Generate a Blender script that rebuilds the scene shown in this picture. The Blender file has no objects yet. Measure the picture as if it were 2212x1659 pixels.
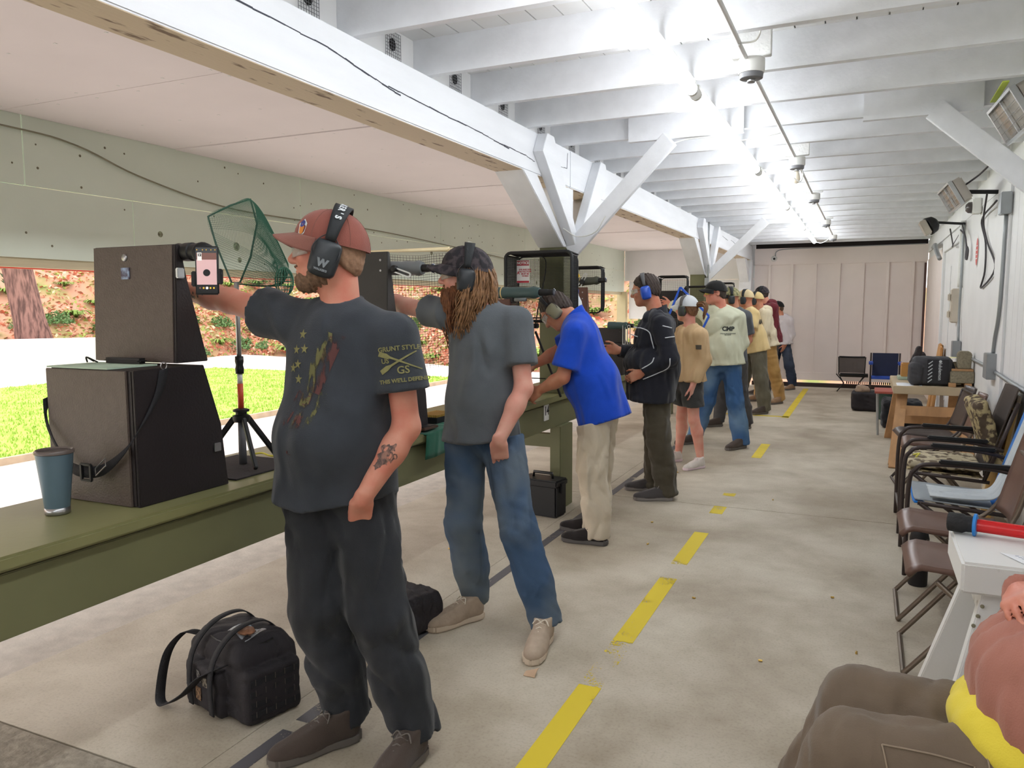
import bpy, bmesh, math, random
import numpy as np
from mathutils import Vector, Matrix
from mathutils.bvhtree import BVHTree
random.seed(7); np.random.seed(7)
SC = bpy.context.scene
COL = SC.collection
# ---------------------------------------------------------------- camera
cd = bpy.data.cameras.new('camera'); cam = bpy.data.objects.new('camera', cd); COL.objects.link(cam)
cd.sensor_width = 36.0; cd.lens = 36.0 * 1671.0 / 2212.0; cd.clip_start = 0.02; cd.clip_end = 300
cam.matrix_world = Matrix(((0.91003572, -0.03889987, 0.4127006, 0.0), (0.41452254, 0.09130333, -0.90544727, 0.0),
                           (-0.00245915, 0.99506306, 0.09921417, 1.5), (0, 0, 0, 1)))
SC.camera = cam
# ---------------------------------------------------------------- sky (bright overcast)
wd = bpy.data.worlds.new('world'); SC.world = wd; wd.use_nodes = True
nt = wd.node_tree; bg = nt.nodes['Background']
bg.inputs[0].default_value = (1.0, 0.97, 0.96, 1); bg.inputs[1].default_value = 3.3
# ---------------------------------------------------------------- exposure
vs = SC.view_settings
vs.view_transform = 'Standard'; vs.look = 'None'; vs.gamma = 1.0; vs.use_curve_mapping = False; vs.exposure = 0.0
TUBE_STRENGTH = 36.0
# ================================================================ helpers
V = Vector
def lin(c):
    return tuple(((x / 255) / 12.92 if x / 255 <= 0.04045 else ((x / 255 + 0.055) / 1.055) ** 2.4) for x in c[:3]) + (1.0,)
MATS = {}
def mat(name, col, rough=0.6, metal=0.0, var=0.08, scale=6.0, bump=0.0, bscale=80.0, col2=None, amt=0.5, emit=0.0, alpha=1.0,
        trans=0.0, spec=0.4, stretch=(1, 1, 1), detail=4.0, sheen=0.0, thr=None):
    if name in MATS: return MATS[name]
    m = bpy.data.materials.new(name); m.use_nodes = True
    t = m.node_tree; n = t.nodes; l = t.links; b = n['Principled BSDF']
    b.inputs['Roughness'].default_value = rough; b.inputs['Metallic'].default_value = metal
    b.inputs['Specular IOR Level'].default_value = spec
    if sheen: b.inputs['Sheen Weight'].default_value = sheen
    c = lin(col)
    tc = n.new('ShaderNodeTexCoord'); mp = n.new('ShaderNodeMapping'); mp.inputs['Scale'].default_value = stretch
    l.new(tc.outputs['Object'], mp.inputs['Vector'])
    nz = n.new('ShaderNodeTexNoise'); nz.inputs['Scale'].default_value = scale; nz.inputs['Detail'].default_value = detail
    l.new(mp.outputs['Vector'], nz.inputs['Vector'])
    rp = n.new('ShaderNodeValToRGB'); l.new(nz.outputs['Fac'], rp.inputs['Fac'])
    e = rp.color_ramp.elements
    if col2 is None:
        e[0].position = 0.3; e[1].position = 0.7
        e[0].color = tuple(x * (1 - var) for x in c[:3]) + (1,); e[1].color = tuple(min(1, x * (1 + var)) for x in c[:3]) + (1,)
    else:
        p = thr or (0.4, 0.62)
        e[0].position = p[0]; e[1].position = p[1]; e[0].color = c; e[1].color = lin(col2)
    l.new(rp.outputs['Color'], b.inputs['Base Color'])
    if bump:
        nb = n.new('ShaderNodeTexNoise'); nb.inputs['Scale'].default_value = bscale; nb.inputs['Detail'].default_value = 3
        l.new(mp.outputs['Vector'], nb.inputs['Vector'])
        bp = n.new('ShaderNodeBump'); bp.inputs['Strength'].default_value = min(1, bump); bp.inputs['Distance'].default_value = 0.004
        l.new(nb.outputs['Fac'], bp.inputs['Height']); l.new(bp.outputs['Normal'], b.inputs['Normal'])
    if emit:
        b.inputs['Emission Color'].default_value = c; b.inputs['Emission Strength'].default_value = emit
    if alpha < 1: b.inputs['Alpha'].default_value = alpha
    if trans: b.inputs['Transmission Weight'].default_value = trans
    MATS[name] = m
    return m

def link(o, parent=None):
    COL.objects.link(o)
    if parent is not None: o.parent = parent
    return o
def tag(o, label=None, cat=None, group=None, kind=None):
    if label: o['label'] = label
    if cat: o['category'] = cat
    if group: o['group'] = group
    if kind: o['kind'] = kind
    return o
def empty(name, loc=(0, 0, 0), label=None, cat=None, group=None, kind=None, rz=0.0):
    o = bpy.data.objects.new(name, None); o.empty_display_size = 0.05
    o.location = loc; o.rotation_euler = (0, 0, rz); link(o)
    return tag(o, label, cat, group, kind)

class B:
    """collects shapes; build() links them as one mesh object"""
    def __init__(s): s.v = []; s.f = []
    def add(s, vs, fs):
        o = len(s.v); s.v += [tuple(v) for v in vs]; s.f += [tuple(i + o for i in f) for f in fs]; return s
    def box(s, c, d, R=None):
        hx, hy, hz = d[0] / 2, d[1] / 2, d[2] / 2
        vs = [V((x, y, z)) for x in (-hx, hx) for y in (-hy, hy) for z in (-hz, hz)]
        if R is not None: vs = [R @ v for v in vs]
        vs = [v + V(c) for v in vs]
        return s.add(vs, [(0, 1, 3, 2), (4, 6, 7, 5), (0, 4, 5, 1), (2, 3, 7, 6), (0, 2, 6, 4), (1, 5, 7, 3)])
    def bb(s, a, b):
        return s.box([(a[i] + b[i]) / 2 for i in range(3)], [abs(b[i] - a[i]) for i in range(3)])
    def bar(s, a, b, w, h, up=(0, 0, 1)):
        """box beam from a to b, w across, h along up-ish"""
        a = V(a); b = V(b); d = b - a; L = d.length; d.normalize()
        u = V(up); r = d.cross(u)
        if r.length < 1e-4: u = V((0, 1, 0)); r = d.cross(u)
        r.normalize(); u = r.cross(d)
        R = Matrix((r, d, u)).transposed()
        return s.box((a + b) / 2, (w, L, h), R)
    def tube(s, pts, r, n=8, cap=True, closed=False):
        pts = [V(p) for p in pts]; m = len(pts)
        rr = r if isinstance(r, (list, tuple)) else [r] * m
        vs = []; fs = []; pu = None
        for i, p in enumerate(pts):
            if closed: d = pts[(i + 1) % m] - pts[i - 1]
            else: d = pts[min(i + 1, m - 1)] - pts[max(i - 1, 0)]
            if d.length < 1e-9: d = V((0, 0, 1))
            d.normalize()
            if pu is None: pu = d.orthogonal().normalized()
            else:
                pu = pu - d * pu.dot(d)
                pu = pu.normalized() if pu.length > 1e-6 else d.orthogonal().normalized()
            w = d.cross(pu)
            for k in range(n):
                a = 2 * math.pi * k / n
                vs.append(p + (pu * math.cos(a) + w * math.sin(a)) * rr[i])
        for i in range(m if closed else m - 1):
            j = (i + 1) % m
            for k in range(n):
                q = (k + 1) % n
                fs.append((i * n + k, i * n + q, j * n + q, j * n + k))
        if cap and not closed:
            fs.append(tuple(range(n))[::-1]); fs.append(tuple((m - 1) * n + k for k in range(n)))
        return s.add(vs, fs)
    def cyl(s, a, b, r, r2=None, n=16):
        return s.tube([a, b], [r, r if r2 is None else r2], n)
    def lathe(s, prof, o=(0, 0, 0), ax=(0, 0, 1), n=24, caps=True):
        ax = V(ax).normalized(); u = ax.orthogonal().normalized(); w = ax.cross(u); o = V(o); vs = []; fs = []
        for (r, z) in prof:
            for k in range(n):
                a = 2 * math.pi * k / n
                vs.append(o + ax * z + (u * math.cos(a) + w * math.sin(a)) * r)
        m = len(prof)
        for i in range(m - 1):
            for k in range(n):
                q = (k + 1) % n
                fs.append((i * n + k, i * n + q, (i + 1) * n + q, (i + 1) * n + k))
        if caps: fs.append(tuple(range(n))[::-1]); fs.append(tuple((m - 1) * n + k for k in range(n)))
        return s.add(vs, fs)
    def prism(s, poly, o, ux, uy, t):
        """extrude 2D polygon (in ux,uy at o) by t along ux x uy"""
        o = V(o); ux = V(ux); uy = V(uy); nn = ux.cross(uy).normalized() * t; k = len(poly)
        vs = [o + ux * p[0] + uy * p[1] for p in poly] + [o + ux * p[0] + uy * p[1] + nn for p in poly]
        fs = [tuple(range(k))[::-1], tuple(range(k, 2 * k))] + [(i, (i + 1) % k, (i + 1) % k + k, i + k) for i in range(k)]
        return s.add(vs, fs)
    def grid(s, fn, nu, nv, thick=0.0):
        """surface fn(u,v) u,v in 0..1; optional thickness along normals"""
        P = [[V(fn(i / nu, j / nv)) for j in range(nv + 1)] for i in range(nu + 1)]
        vs = [p for r in P for p in r]; W_ = nv + 1
        fs = [(i * W_ + j, (i + 1) * W_ + j, (i + 1) * W_ + j + 1, i * W_ + j + 1) for i in range(nu) for j in range(nv)]
        if thick:
            N = []
            for i in range(nu + 1):
                for j in range(nv + 1):
                    a = P[min(i + 1, nu)][j] - P[max(i - 1, 0)][j]; b = P[i][min(j + 1, nv)] - P[i][max(j - 1, 0)]
                    q = a.cross(b); N.append(q.normalized() if q.length > 1e-9 else V((0, 0, 1)))
            o = len(vs); vs = vs + [v - nn * thick for v, nn in zip(vs, N)]
            fs = fs + [tuple(x + o for x in f)[::-1] for f in fs]
            rim = [i * W_ for i in range(nu + 1)] + [nu * W_ + j for j in range(1, nv + 1)] + [i * W_ + nv for i in range(nu - 1, -1, -1)] + [j for j in range(nv - 1, 0, -1)]
            for a, b in zip(rim, rim[1:] + rim[:1]): fs.append((b, a, a + o, b + o))
        return s.add(vs, fs)
    def build(s, name, m=None, parent=None, smooth=False, bevel=0.0, seg=2, auto=None, loc=None):
        me = bpy.data.meshes.new(name)
        vs = s.v
        if loc is not None: vs = [tuple(v[i] - loc[i] for i in range(3)) for v in vs]
        me.from_pydata(vs, [], s.f)
        bm = bmesh.new(); bm.from_mesh(me); bmesh.ops.recalc_face_normals(bm, faces=bm.faces)
        if bevel:
            es = [e for e in bm.edges if len(e.link_faces) == 2 and e.calc_face_angle(0) > 0.5]
            bmesh.ops.bevel(bm, geom=es, offset=bevel, segments=seg, affect='EDGES', clamp_overlap=True)
        bm.to_mesh(me); bm.free()
        if m: me.materials.append(m)
        if smooth or bevel:
            for p in me.polygons: p.use_smooth = True
            if auto is not None or bevel: me.set_sharp_from_angle(angle=auto or 0.7)
        me.update()
        o = bpy.data.objects.new(name, me)
        if loc is not None: o.location = loc
        return link(o, parent)
def copy_tree(o, parent=None):
    c = o.copy(); COL.objects.link(c); c.parent = parent
    for ch in list(o.children): copy_tree(ch, c)
    return c
def setmat(o, m):
    o.data.materials.clear(); o.data.materials.append(m); return o
def curve_pts(pts, n=8):
    """Catmull-Rom through points"""
    P = [V(p) for p in pts]; P = [P[0] * 2 - P[1]] + P + [P[-1] * 2 - P[-2]]; out = []
    for i in range(1, len(P) - 2):
        for k in range(n):
            t = k / n; a, b, c, d = P[i - 1], P[i], P[i + 1], P[i + 2]
            out.append(0.5 * (2 * b + (c - a) * t + (2 * a - 5 * b + 4 * c - d) * t * t + (3 * b - a - 3 * c + d) * t ** 3))
    out.append(P[-2]); return out
def text_mesh(body, size, bold=0.0, spacing=1.0):
    """2D outline mesh of lettering, centred: verts, faces"""
    cu = bpy.data.curves.new('t', 'FONT'); cu.body = body; cu.size = size; cu.align_x = 'CENTER'; cu.align_y = 'CENTER'
    cu.resolution_u = 3; cu.offset = bold; cu.space_character = spacing
    o = bpy.data.objects.new('t', cu); COL.objects.link(o)
    dg = bpy.context.evaluated_depsgraph_get(); me = o.evaluated_get(dg).to_mesh()
    vs = [tuple(v.co) for v in me.vertices]; fs = [tuple(p.vertices) for p in me.polygons]
    o.evaluated_get(dg).to_mesh_clear(); bpy.data.objects.remove(o); bpy.data.curves.remove(cu)
    return vs, fs
def flat(vs2, fs, o, ux, uy, parent, name, m, off=0.0):
    """2D shape laid on a plane"""
    o = V(o); ux = V(ux).normalized(); uy = V(uy).normalized(); nn = ux.cross(uy)
    me = bpy.data.meshes.new(name); me.from_pydata([o + ux * v[0] + uy * v[1] + nn * off for v in vs2], [], fs); me.materials.append(m)
    return link(bpy.data.objects.new(name, me), parent)
def text(body, size, o, ux, uy, parent, m, name='lettering', off=0.001, bold=0.0):
    vs, fs = text_mesh(body, size, bold); return flat(vs, fs, o, ux, uy, parent, name, m, off)
def disc(r, n=24): return [(r * math.cos(2 * math.pi * k / n), r * math.sin(2 * math.pi * k / n)) for k in range(n)], [tuple(range(n))]
def rect(w, h): return [(-w / 2, -h / 2), (w / 2, -h / 2), (w / 2, h / 2), (-w / 2, h / 2)], [(0, 1, 2, 3)]
def hdiv(poly): return poly, [tuple(range(len(poly)))]
# ================================================================ structure
M_white = mat('white_paint', (232, 232, 232), 0.55, var=0.03, scale=3, bump=0.15, bscale=30)
M_white2 = mat('white_paint_timber', (236, 238, 242), 0.5, var=0.04, scale=2.5, bump=0.3, bscale=14, stretch=(4, 0.6, 4))
M_beamunder = mat('beam_worn_paint', (205, 186, 160), 0.6, col2=(110, 80, 60), thr=(0.60, 0.68), scale=7, stretch=(4, 0.8, 3), bump=0.4, bscale=20)
M_soffit = mat('soffit_paint', (238, 231, 229), 0.6, var=0.03, scale=1.5)  # faint pink of light bounced in from outdoors is put into this colour
M_ply = mat('baffle_green_paint', (228, 238, 224), 0.6, var=0.05, scale=1.2, bump=0.1)
M_hole = mat('bullet_hole', (128, 124, 104), 0.9)
M_dark = mat('dark_void', (22, 20, 20), 0.9)
M_bench = mat('bench_olive_paint', (126, 124, 84), 0.42, var=0.08, scale=3, spec=0.5, bump=0.1, bscale=40)
M_bench2 = mat('apron_olive_paint', (112, 112, 80), 0.5, var=0.07, scale=3)
M_tan = mat('tan_paint', (186, 176, 140), 0.6, var=0.05)
M_lum = mat('pale_lumber', (214, 200, 170), 0.7, var=0.1, scale=4, stretch=(6, .4, 6))
M_red = mat('red_strip_paint', (190, 40, 32), 0.5)
M_pink = mat('white_paint_pink_light', (240, 228, 222), 0.6, var=0.03, scale=2, bump=0.1, bscale=20)  # white paint with the pink cast of the daylight mixed into its colour
M_grey = mat('galvanised_grey', (158, 162, 164), 0.45, metal=0.5)
M_wire = mat('wire_dark', (50, 50, 52), 0.5)
M_cable = mat('dark_cable', (72, 68, 72), 0.6)
M_black = mat('black_plastic', (24, 24, 26), 0.5)
M_steel = mat('steel', (170, 170, 172), 0.3, metal=0.9)
M_whplastic = mat('white_plastic', (230, 230, 226), 0.4)

# floor: concrete with stains, joints as recessed slabs
def concrete():
    m = bpy.data.materials.new('concrete'); m.use_nodes = True; t = m.node_tree; n = t.nodes; l = t.links; b = n['Principled BSDF']
    b.inputs['Roughness'].default_value = 0.62; b.inputs['Specular IOR Level'].default_value = 0.35
    tc = n.new('ShaderNodeTexCoord')
    n1 = n.new('ShaderNodeTexNoise'); n1.inputs['Scale'].default_value = 0.9; n1.inputs['Detail'].default_value = 8; n1.inputs['Distortion'].default_value = 0.6
    n2 = n.new('ShaderNodeTexNoise'); n2.inputs['Scale'].default_value = 3.1; n2.inputs['Detail'].default_value = 6; n2.inputs['Roughness'].default_value = 0.65
    n3 = n.new('ShaderNodeTexNoise'); n3.inputs['Scale'].default_value = 90; n3.inputs['Detail'].default_value = 3
    r1 = n.new('ShaderNodeValToRGB'); r1.color_ramp.elements[0].position = 0.36; r1.color_ramp.elements[1].position = 0.62
    r1.color_ramp.elements[0].color = lin((164, 152, 134)); r1.color_ramp.elements[1].color = lin((197, 188, 171))
    r2 = n.new('ShaderNodeValToRGB'); r2.color_ramp.elements[0].position = 0.3; r2.color_ramp.elements[1].position = 0.6
    r2.color_ramp.elements[0].color = (0.72, 0.69, 0.64, 1); r2.color_ramp.elements[1].color = (1, 1, 1, 1)
    mx = n.new('ShaderNodeMix'); mx.data_type = 'RGBA'; mx.blend_type = 'MULTIPLY'; mx.inputs[0].default_value = 0.75
    r3 = n.new('ShaderNodeValToRGB'); r3.color_ramp.elements[0].position = 0.3; r3.color_ramp.elements[1].position = 0.5
    r3.color_ramp.elements[0].color = (0.86, 0.85, 0.84, 1)
    mx2 = n.new('ShaderNodeMix'); mx2.data_type = 'RGBA'; mx2.blend_type = 'MULTIPLY'; mx2.inputs[0].default_value = 1
    for a in (n1, n2, n3): l.new(tc.outputs['Object'], a.inputs['Vector'])
    l.new(n1.outputs['Fac'], r1.inputs['Fac']); l.new(n2.outputs['Fac'], r2.inputs['Fac']); l.new(n3.outputs['Fac'], r3.inputs['Fac'])
    l.new(r1.outputs['Color'], mx.inputs[6]); l.new(r2.outputs['Color'], mx.inputs[7])
    l.new(mx.outputs[2], mx2.inputs[6]); l.new(r3.outputs['Color'], mx2.inputs[7]); l.new(mx2.outputs[2], b.inputs['Base Color'])
    bp = n.new('ShaderNodeBump'); bp.inputs['Strength'].default_value = 0.25; bp.inputs['Distance'].default_value = 0.003
    l.new(n3.outputs['Fac'], bp.inputs['Height']); l.new(bp.outputs['Normal'], b.inputs['Normal'])
    return m
M_conc = concrete()
M_rough = mat('rough_concrete', (150, 142, 128), 0.9, var=0.25, scale=30, bump=1.0, bscale=60)
floor = B().bb((-3.2, -5, -0.2), (0.95, 15.5, -0.012)).build('floor', mat('joint_dark', (70, 64, 58), 0.9)); tag(floor, kind='structure')
ys = [-5, 1.668, 5.848, 10.03, 15.5]
for i in range(4):
    g = 0.004
    B().bb((-1.92, ys[i] + g, -0.19), (0.95, ys[i + 1] - g, 0)).build('floor_slab', M_conc, floor)
    B().bb((-3.15, ys[i] + g, -0.19), (-1.923, ys[i + 1] - g, 0)).build('floor_slab', M_conc if i else M_rough, floor)
B().bb((-3.6, -5, -0.25), (-3.155, 15.4, -0.006)).build('floor_kerb', mat('kerb_concrete', (176, 168, 158), 0.8, var=0.12, scale=12, bump=0.5), floor)

def paint(name, col, keep):
    """worn painted stripe: the paint shows where noise is above a threshold, bare concrete elsewhere"""
    m = bpy.data.materials.new(name); m.use_nodes = True; t = m.node_tree; n = t.nodes; l = t.links; b = n['Principled BSDF']
    b.inputs['Base Color'].default_value = lin(col); b.inputs['Roughness'].default_value = 0.6
    tc = n.new('ShaderNodeTexCoord'); n1 = n.new('ShaderNodeTexNoise'); n1.inputs['Scale'].default_value = 1.1; n1.inputs['Detail'].default_value = 2
    n2 = n.new('ShaderNodeTexNoise'); n2.inputs['Scale'].default_value = 120; n2.inputs['Detail'].default_value = 2
    n4 = n.new('ShaderNodeTexNoise'); n4.inputs['Scale'].default_value = 9; n4.inputs['Detail'].default_value = 3
    for a in (n1, n2, n4): l.new(tc.outputs['Object'], a.inputs['Vector'])
    a1 = n.new('ShaderNodeMath'); a1.operation = 'MULTIPLY_ADD'; a1.inputs[1].default_value = 2.2; l.new(n1.outputs['Fac'], a1.inputs[0]); l.new(n4.outputs['Fac'], a1.inputs[2])
    a2 = n.new('ShaderNodeMath'); a2.operation = 'MULTIPLY_ADD'; a2.inputs[1].default_value = 0.9; l.new(n2.outputs['Fac'], a2.inputs[0]); l.new(a1.outputs[0], a2.inputs[2])
    a3 = n.new('ShaderNodeMath'); a3.operation = 'GREATER_THAN'; a3.inputs[1].default_value = keep; l.new(a2.outputs[0], a3.inputs[0])
    l.new(a3.outputs[0], b.inputs['Alpha']); return m
M_yel_s = mat('yellow_floor_paint_solid', (212, 188, 40), 0.6, var=0.1)
YP = [paint('yellow_floor_paint_%d' % k, (214, 190, 34), t) for k, t in enumerate((1.62, 1.9, 2.2))]
def stripe(x0, x1, y0, y1, m, z=0.0015):
    return B().bb((x0, y0, 0.0002), (x1, y1, z)).build('floor_stripe', m, floor)
for a, b, k in [(1.0, 2.5, 0), (2.5, 2.8, 1), (2.8, 3.25, 2), (3.25, 3.5, 1), (3.5, 4.15, 0), (4.15, 4.4, 2), (4.4, 4.95, 1), (4.95, 5.1, 0), (5.62, 5.84, 1), (6.2, 6.3, 1), (7.9, 8.75, 3), (10.95, 15.0, 3)]:
    stripe(-0.985, -0.892, a, b, M_yel_s if k == 3 else YP[k])
stripe(-1.75, -0.9, 11.0, 11.09, M_yel_s)
M_blk = paint('black_floor_paint', (92, 90, 94), 1.82)
for a, b in [(1.0, 2.05), (2.12, 5.84), (5.86, 9.9)]: stripe(-1.837, -1.782, a, b, M_blk)

# ceiling
ceiling = empty('ceiling', (0, 0, 2.63), kind='structure')
def cb(a, b, name, m, bevel=0.0, parent=ceiling):
    o = B().bb(a, b).build(name, m, None, bevel=bevel)
    if parent is not None: o.parent = parent; o.matrix_parent_inverse = Matrix.Translation((0, 0, -2.63)) if parent is ceiling else Matrix()
    return o
B_roof = cb((-4.7, -5, 2.832), (1.2, 15.6, 2.90), 'roof_deck', M_white)
x = -2.22
while x < 0.95:
    cb((x, -5, 2.804), (x + 0.127, 15.5, 2.831), 'roof_plank', M_white); x += 0.1334
JY = [2.79 + 0.61 * k for k in range(-12, 21)]
for i, y in enumerate(JY):
    cb((-2.2, y, 2.63), (0.95, y + 0.042, 2.805), 'joist', M_white2)
for y, xs in ((5.23, (-1.5, -0.75)), (5.23, (-0.06, 0.56))):
    cb((xs[0], y - 0.042, 2.60), (xs[1], y, 2.79), 'joist_doubler', M_white2)
for i in range(len(JY) - 1):
    y = JY[i]
    blk = cb((-2.12, y + 0.043, 2.63), (-2.08, JY[i + 1] - 0.001, 2.803), 'blocking', M_white)
    if 1.5 < y < 8.5:
        yc = y + 0.42
        d = B().lathe([(0.028, 0), (0.028, 0.004)], (-2.0795, yc, 2.73), (1, 0, 0), 14).build('vent_hole', M_dark, blk)
        w = B()
        for k in range(9): w.box((-2.072, yc - 0.065 + k * 0.016, 2.718), (0.002, 0.0016, 0.14))
        for k in range(10): w.box((-2.072, yc, 2.65 + k * 0.0152), (0.002, 0.13, 0.0016))
        ww = w.build('vent_screen', mat('screen_wire', (120, 120, 124), .5), blk)
        for q in (d, ww): q.matrix_parent_inverse = Matrix.Translation((0, 0, -2.63)).inverted() @ Matrix.Translation((0, 0, -2.63)) if False else Matrix.Identity(4)
# soffit sheets of the canopy
sy = 2.9 - 1.22 * 7
fast = B()
while sy < 15.4:
    sz = 2.612 + random.uniform(0, 0.008)
    cb((-4.498, sy + 0.007, sz), (-2.2, min(sy + 1.213, 15.4), 2.64), 'soffit_sheet', M_soffit)
    if sy > 1:
        for a in (0.06, 0.61, 1.16):
            for k in range(8): fast.box((-4.4 + k * 0.31, sy + a, sz - .0005), (0.012, 0.012, 0.002))
    sy += 1.22
o = fast.build('fasteners', M_whplastic, ceiling); o['kind'] = 'stuff'; o.matrix_parent_inverse = Matrix.Translation((0, 0, -2.63))

# beam and posts
bm_ = empty('support_beam', (-2.1, 5, 2.36), 'long cracked white timber beam carrying the joists above the bench', 'beam')
def under(o, p): o.parent = p; o.matrix_parent_inverse = Matrix.Translation(-V(p.location)) if p.rotation_euler.z == 0 else p.matrix_basis.inverted(); return o
for a, b in [(-5, 0.05), (0.06, 5.42), (5.425, 10.79), (10.795, 15.4)]:
    under(B().bb((-2.2, a, 2.365), (-2.0, b, 2.63)).build('timber', M_white2, bevel=0.006), bm_)
    under(B().bb((-2.193, a + .01, 2.362), (-2.007, b - .01, 2.37)).build('worn_underside', M_beamunder), bm_)
M_crack = mat('crack_dark', (70, 72, 82), 0.9)
def crack(pts, w):
    c = B(); P = [V((-1.9985, y, z)) for y, z in pts]; n = len(P)
    for i in range(n - 1):
        for k in range(5):
            a = P[i].lerp(P[i + 1], k / 5); b = P[i].lerp(P[i + 1], (k + 1) / 5)
            a.z += random.uniform(-.003, .003); c.bar(a, b, w * random.uniform(.5, 1.2), 0.002, (1, 0, 0))
    return under(c.build('crack', M_crack), bm_)
crack([(1.6, 2.565), (2.2, 2.545), (2.62, 2.535), (2.9, 2.50), (3.15, 2.475)], 0.006)
crack([(3.05, 2.49), (3.5, 2.478), (4.0, 2.47), (4.35, 2.45)], 0.005)
crack([(4.2, 2.46), (4.6, 2.455), (4.75, 2.44)], 0.004)
crack([(5.05, 2.47), (5.35, 2.49), (5.36, 2.6)], 0.003)
for y0 in (12.0, 12.8, 13.5): crack([(y0, 2.55), (y0 + .5, 2.52)], 0.006)

def post(y, lab):
    p = empty('timber_post', (-2.1, y, 0.861), lab, 'post')
    under(B().bb((-2.2, y - 0.1, 0.861), (-2.01, y + 0.1, 1.985)).build('lower_post', M_bench2, bevel=0.005), p)
    under(B().bb((-2.19, y - 0.09, 1.985), (-2.01, y + 0.09, 2.365)).build('upper_post', M_white2), p)
    for s in (-1, 1):
        a = V((-2.1, y + s * 0.78, 2.40)); b = V((-2.1, y + s * 0.06, 1.92))
        k = B().prism([(s * 0.05, 1.93), (s * 0.62, 2.365), (s * 0.86, 2.365), (s * 0.13, 1.93)][::s], (-2.2, y, 0), (0, 1, 0), (0, 0, 1), 0.2)
        under(k.build('knee_brace', M_white2, bevel=0.004), p)
        k = B().prism([(s * 0.0, 1.88), (s * 0.70, 2.50), (s * 0.62, 2.625), (s * 0.50, 2.625), (s * 0.0, 1.97)][::s], (-2.0, y, 0), (0, 1, 0), (0, 0, 1), 0.07)
        under(k.build('gusset_board', M_white2, bevel=0.003), p)
    b = B().bar((-1.98, y - 0.04, 1.90), (-1.22, y - 0.22, 2.60), 0.115, 0.045, (0, 1, 0)).build('cross_brace', M_white2, bevel=0.003); under(b, p)
    return p
post(5.42, 'white braced timber post by the number 14 sign')
post(10.79, 'white braced timber post further down with the grey conduit')
pw = B().bb((-2.2, 15.15, 0.861), (-1.98, 15.36, 2.365)).build('timber_post', M_white2, bevel=.004); tag(pw, 'plain white post where the beam meets the end wall', 'post')
kb = B().prism([(0, 1.95), (0, 2.2), (-0.35, 2.365), (-0.6, 2.365)][::-1], (-2.18, 15.15, 0), (0, 1, 0), (0, 0, 1), 0.16).build('knee_brace', M_white2); kb.parent = pw
rb = B().bar((0.31, 5.15, 2.62), (0.95, 5.22, 2.06), 0.12, 0.045, (0, 1, 0)).build('knee_brace', M_white2, bevel=0.003); tag(rb, 'white diagonal brace between right wall and ceiling joist', 'brace')
# conduit on the second post
cdt = B().tube(curve_pts([(-1.95, 10.62, 2.62), (-1.94, 10.6, 2.2), (-1.95, 10.62, 1.85)], 4), 0.013, 8).build('post_conduit', M_grey, smooth=True); tag(cdt, 'thin grey conduit running down the second braced post', 'conduit')
o = B().box((-1.96, 10.62, 1.82), (0.05, 0.07, 0.12)).build('switch_box', M_grey, cdt, bevel=.004)

# baffle: painted plywood sheets, holes, lumber edge
baf = empty('plywood_baffle', (-4.5, 6, 1.8), 'pale green plywood baffle hanging above the firing line opening', 'baffle')
def ply(y0, y1, z0, z1): return under(B().bb((-4.53 + random.uniform(0, .004), y0 + .004, z0), (-4.5, y1 - .004, z1)).build('plywood_sheet', M_ply), baf)
y = 3.02 - 2.44 * 3
while y < 15.4: ply(y, min(y + 2.44, 15.4), 2.216, 2.636); y += 2.44
y = 3.75 - 2.44 * 3
while y < 15.4: ply(y, min(y + 2.44, 15.4), 1.795, 2.211); y += 2.44
under(B().bb((-4.58, -5, 1.74), (-4.535, 15.4, 1.83)).build('edge_lumber', M_lum), baf)
under(B().bb((-4.85, -5, 1.745), (-4.80, 15.4, 1.785)).build('red_strip', M_red), baf)
hl = B(); pt = B()
for i in range(130):
    hl.lathe([(random.uniform(.005, .009), 0), (0.004, 0.003)], (-4.499, random.uniform(2, 15), random.uniform(1.83, 2.58)), (1, 0, 0), 8)
for i in range(16):
    yy, zz, r = random.uniform(2.5, 14), random.uniform(1.84, 2.2), random.uniform(.015, .035)
    pt.lathe([(r, 0), (r * .8, 0.0015), (0.01, 0.002)], (-4.4995, yy, zz), (1, 0, 0), 10)
o = under(hl.build('nail_holes', M_hole), baf); o['kind'] = 'stuff'
o = under(pt.build('patched_holes', mat('patch_green', (170, 182, 150), 0.7, col2=(110, 108, 90), scale=30)), baf); o['kind'] = 'stuff'
M_teal = mat('teal_spray', (150, 205, 190), 0.7, var=.1)
for yy, zz, h in ((5.9, 2.02, .1), (8.05, 2.0, .17), (9.3, 1.92, .1), (12.1, 2.02, .2)):
    v2, f2 = disc(1, 20); v2 = [(a * .045, b * h * .6) for a, b in v2]
    under(flat(v2, f2, (-4.4985, yy, zz), (0, 1, 0), (0, 0, 1), None, 'spray_mark', M_teal), baf)
w = B().tube(curve_pts([(-4.485, 1.5, 2.52), (-4.485, 2.9, 2.53), (-4.485, 3.35, 2.50), (-4.485, 3.8, 2.38), (-4.485, 4.5, 2.27), (-4.485, 5.2, 2.25), (-4.485, 6.6, 2.262), (-4.485, 8.5, 2.20), (-4.485, 10.2, 2.13)], 6), 0.006, 6).build('baffle_cable', mat('grey_green_cable', (140, 138, 116), .6), smooth=True)
tag(w, 'thin drooping cable stapled across the pale green baffle', 'cable')

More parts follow.
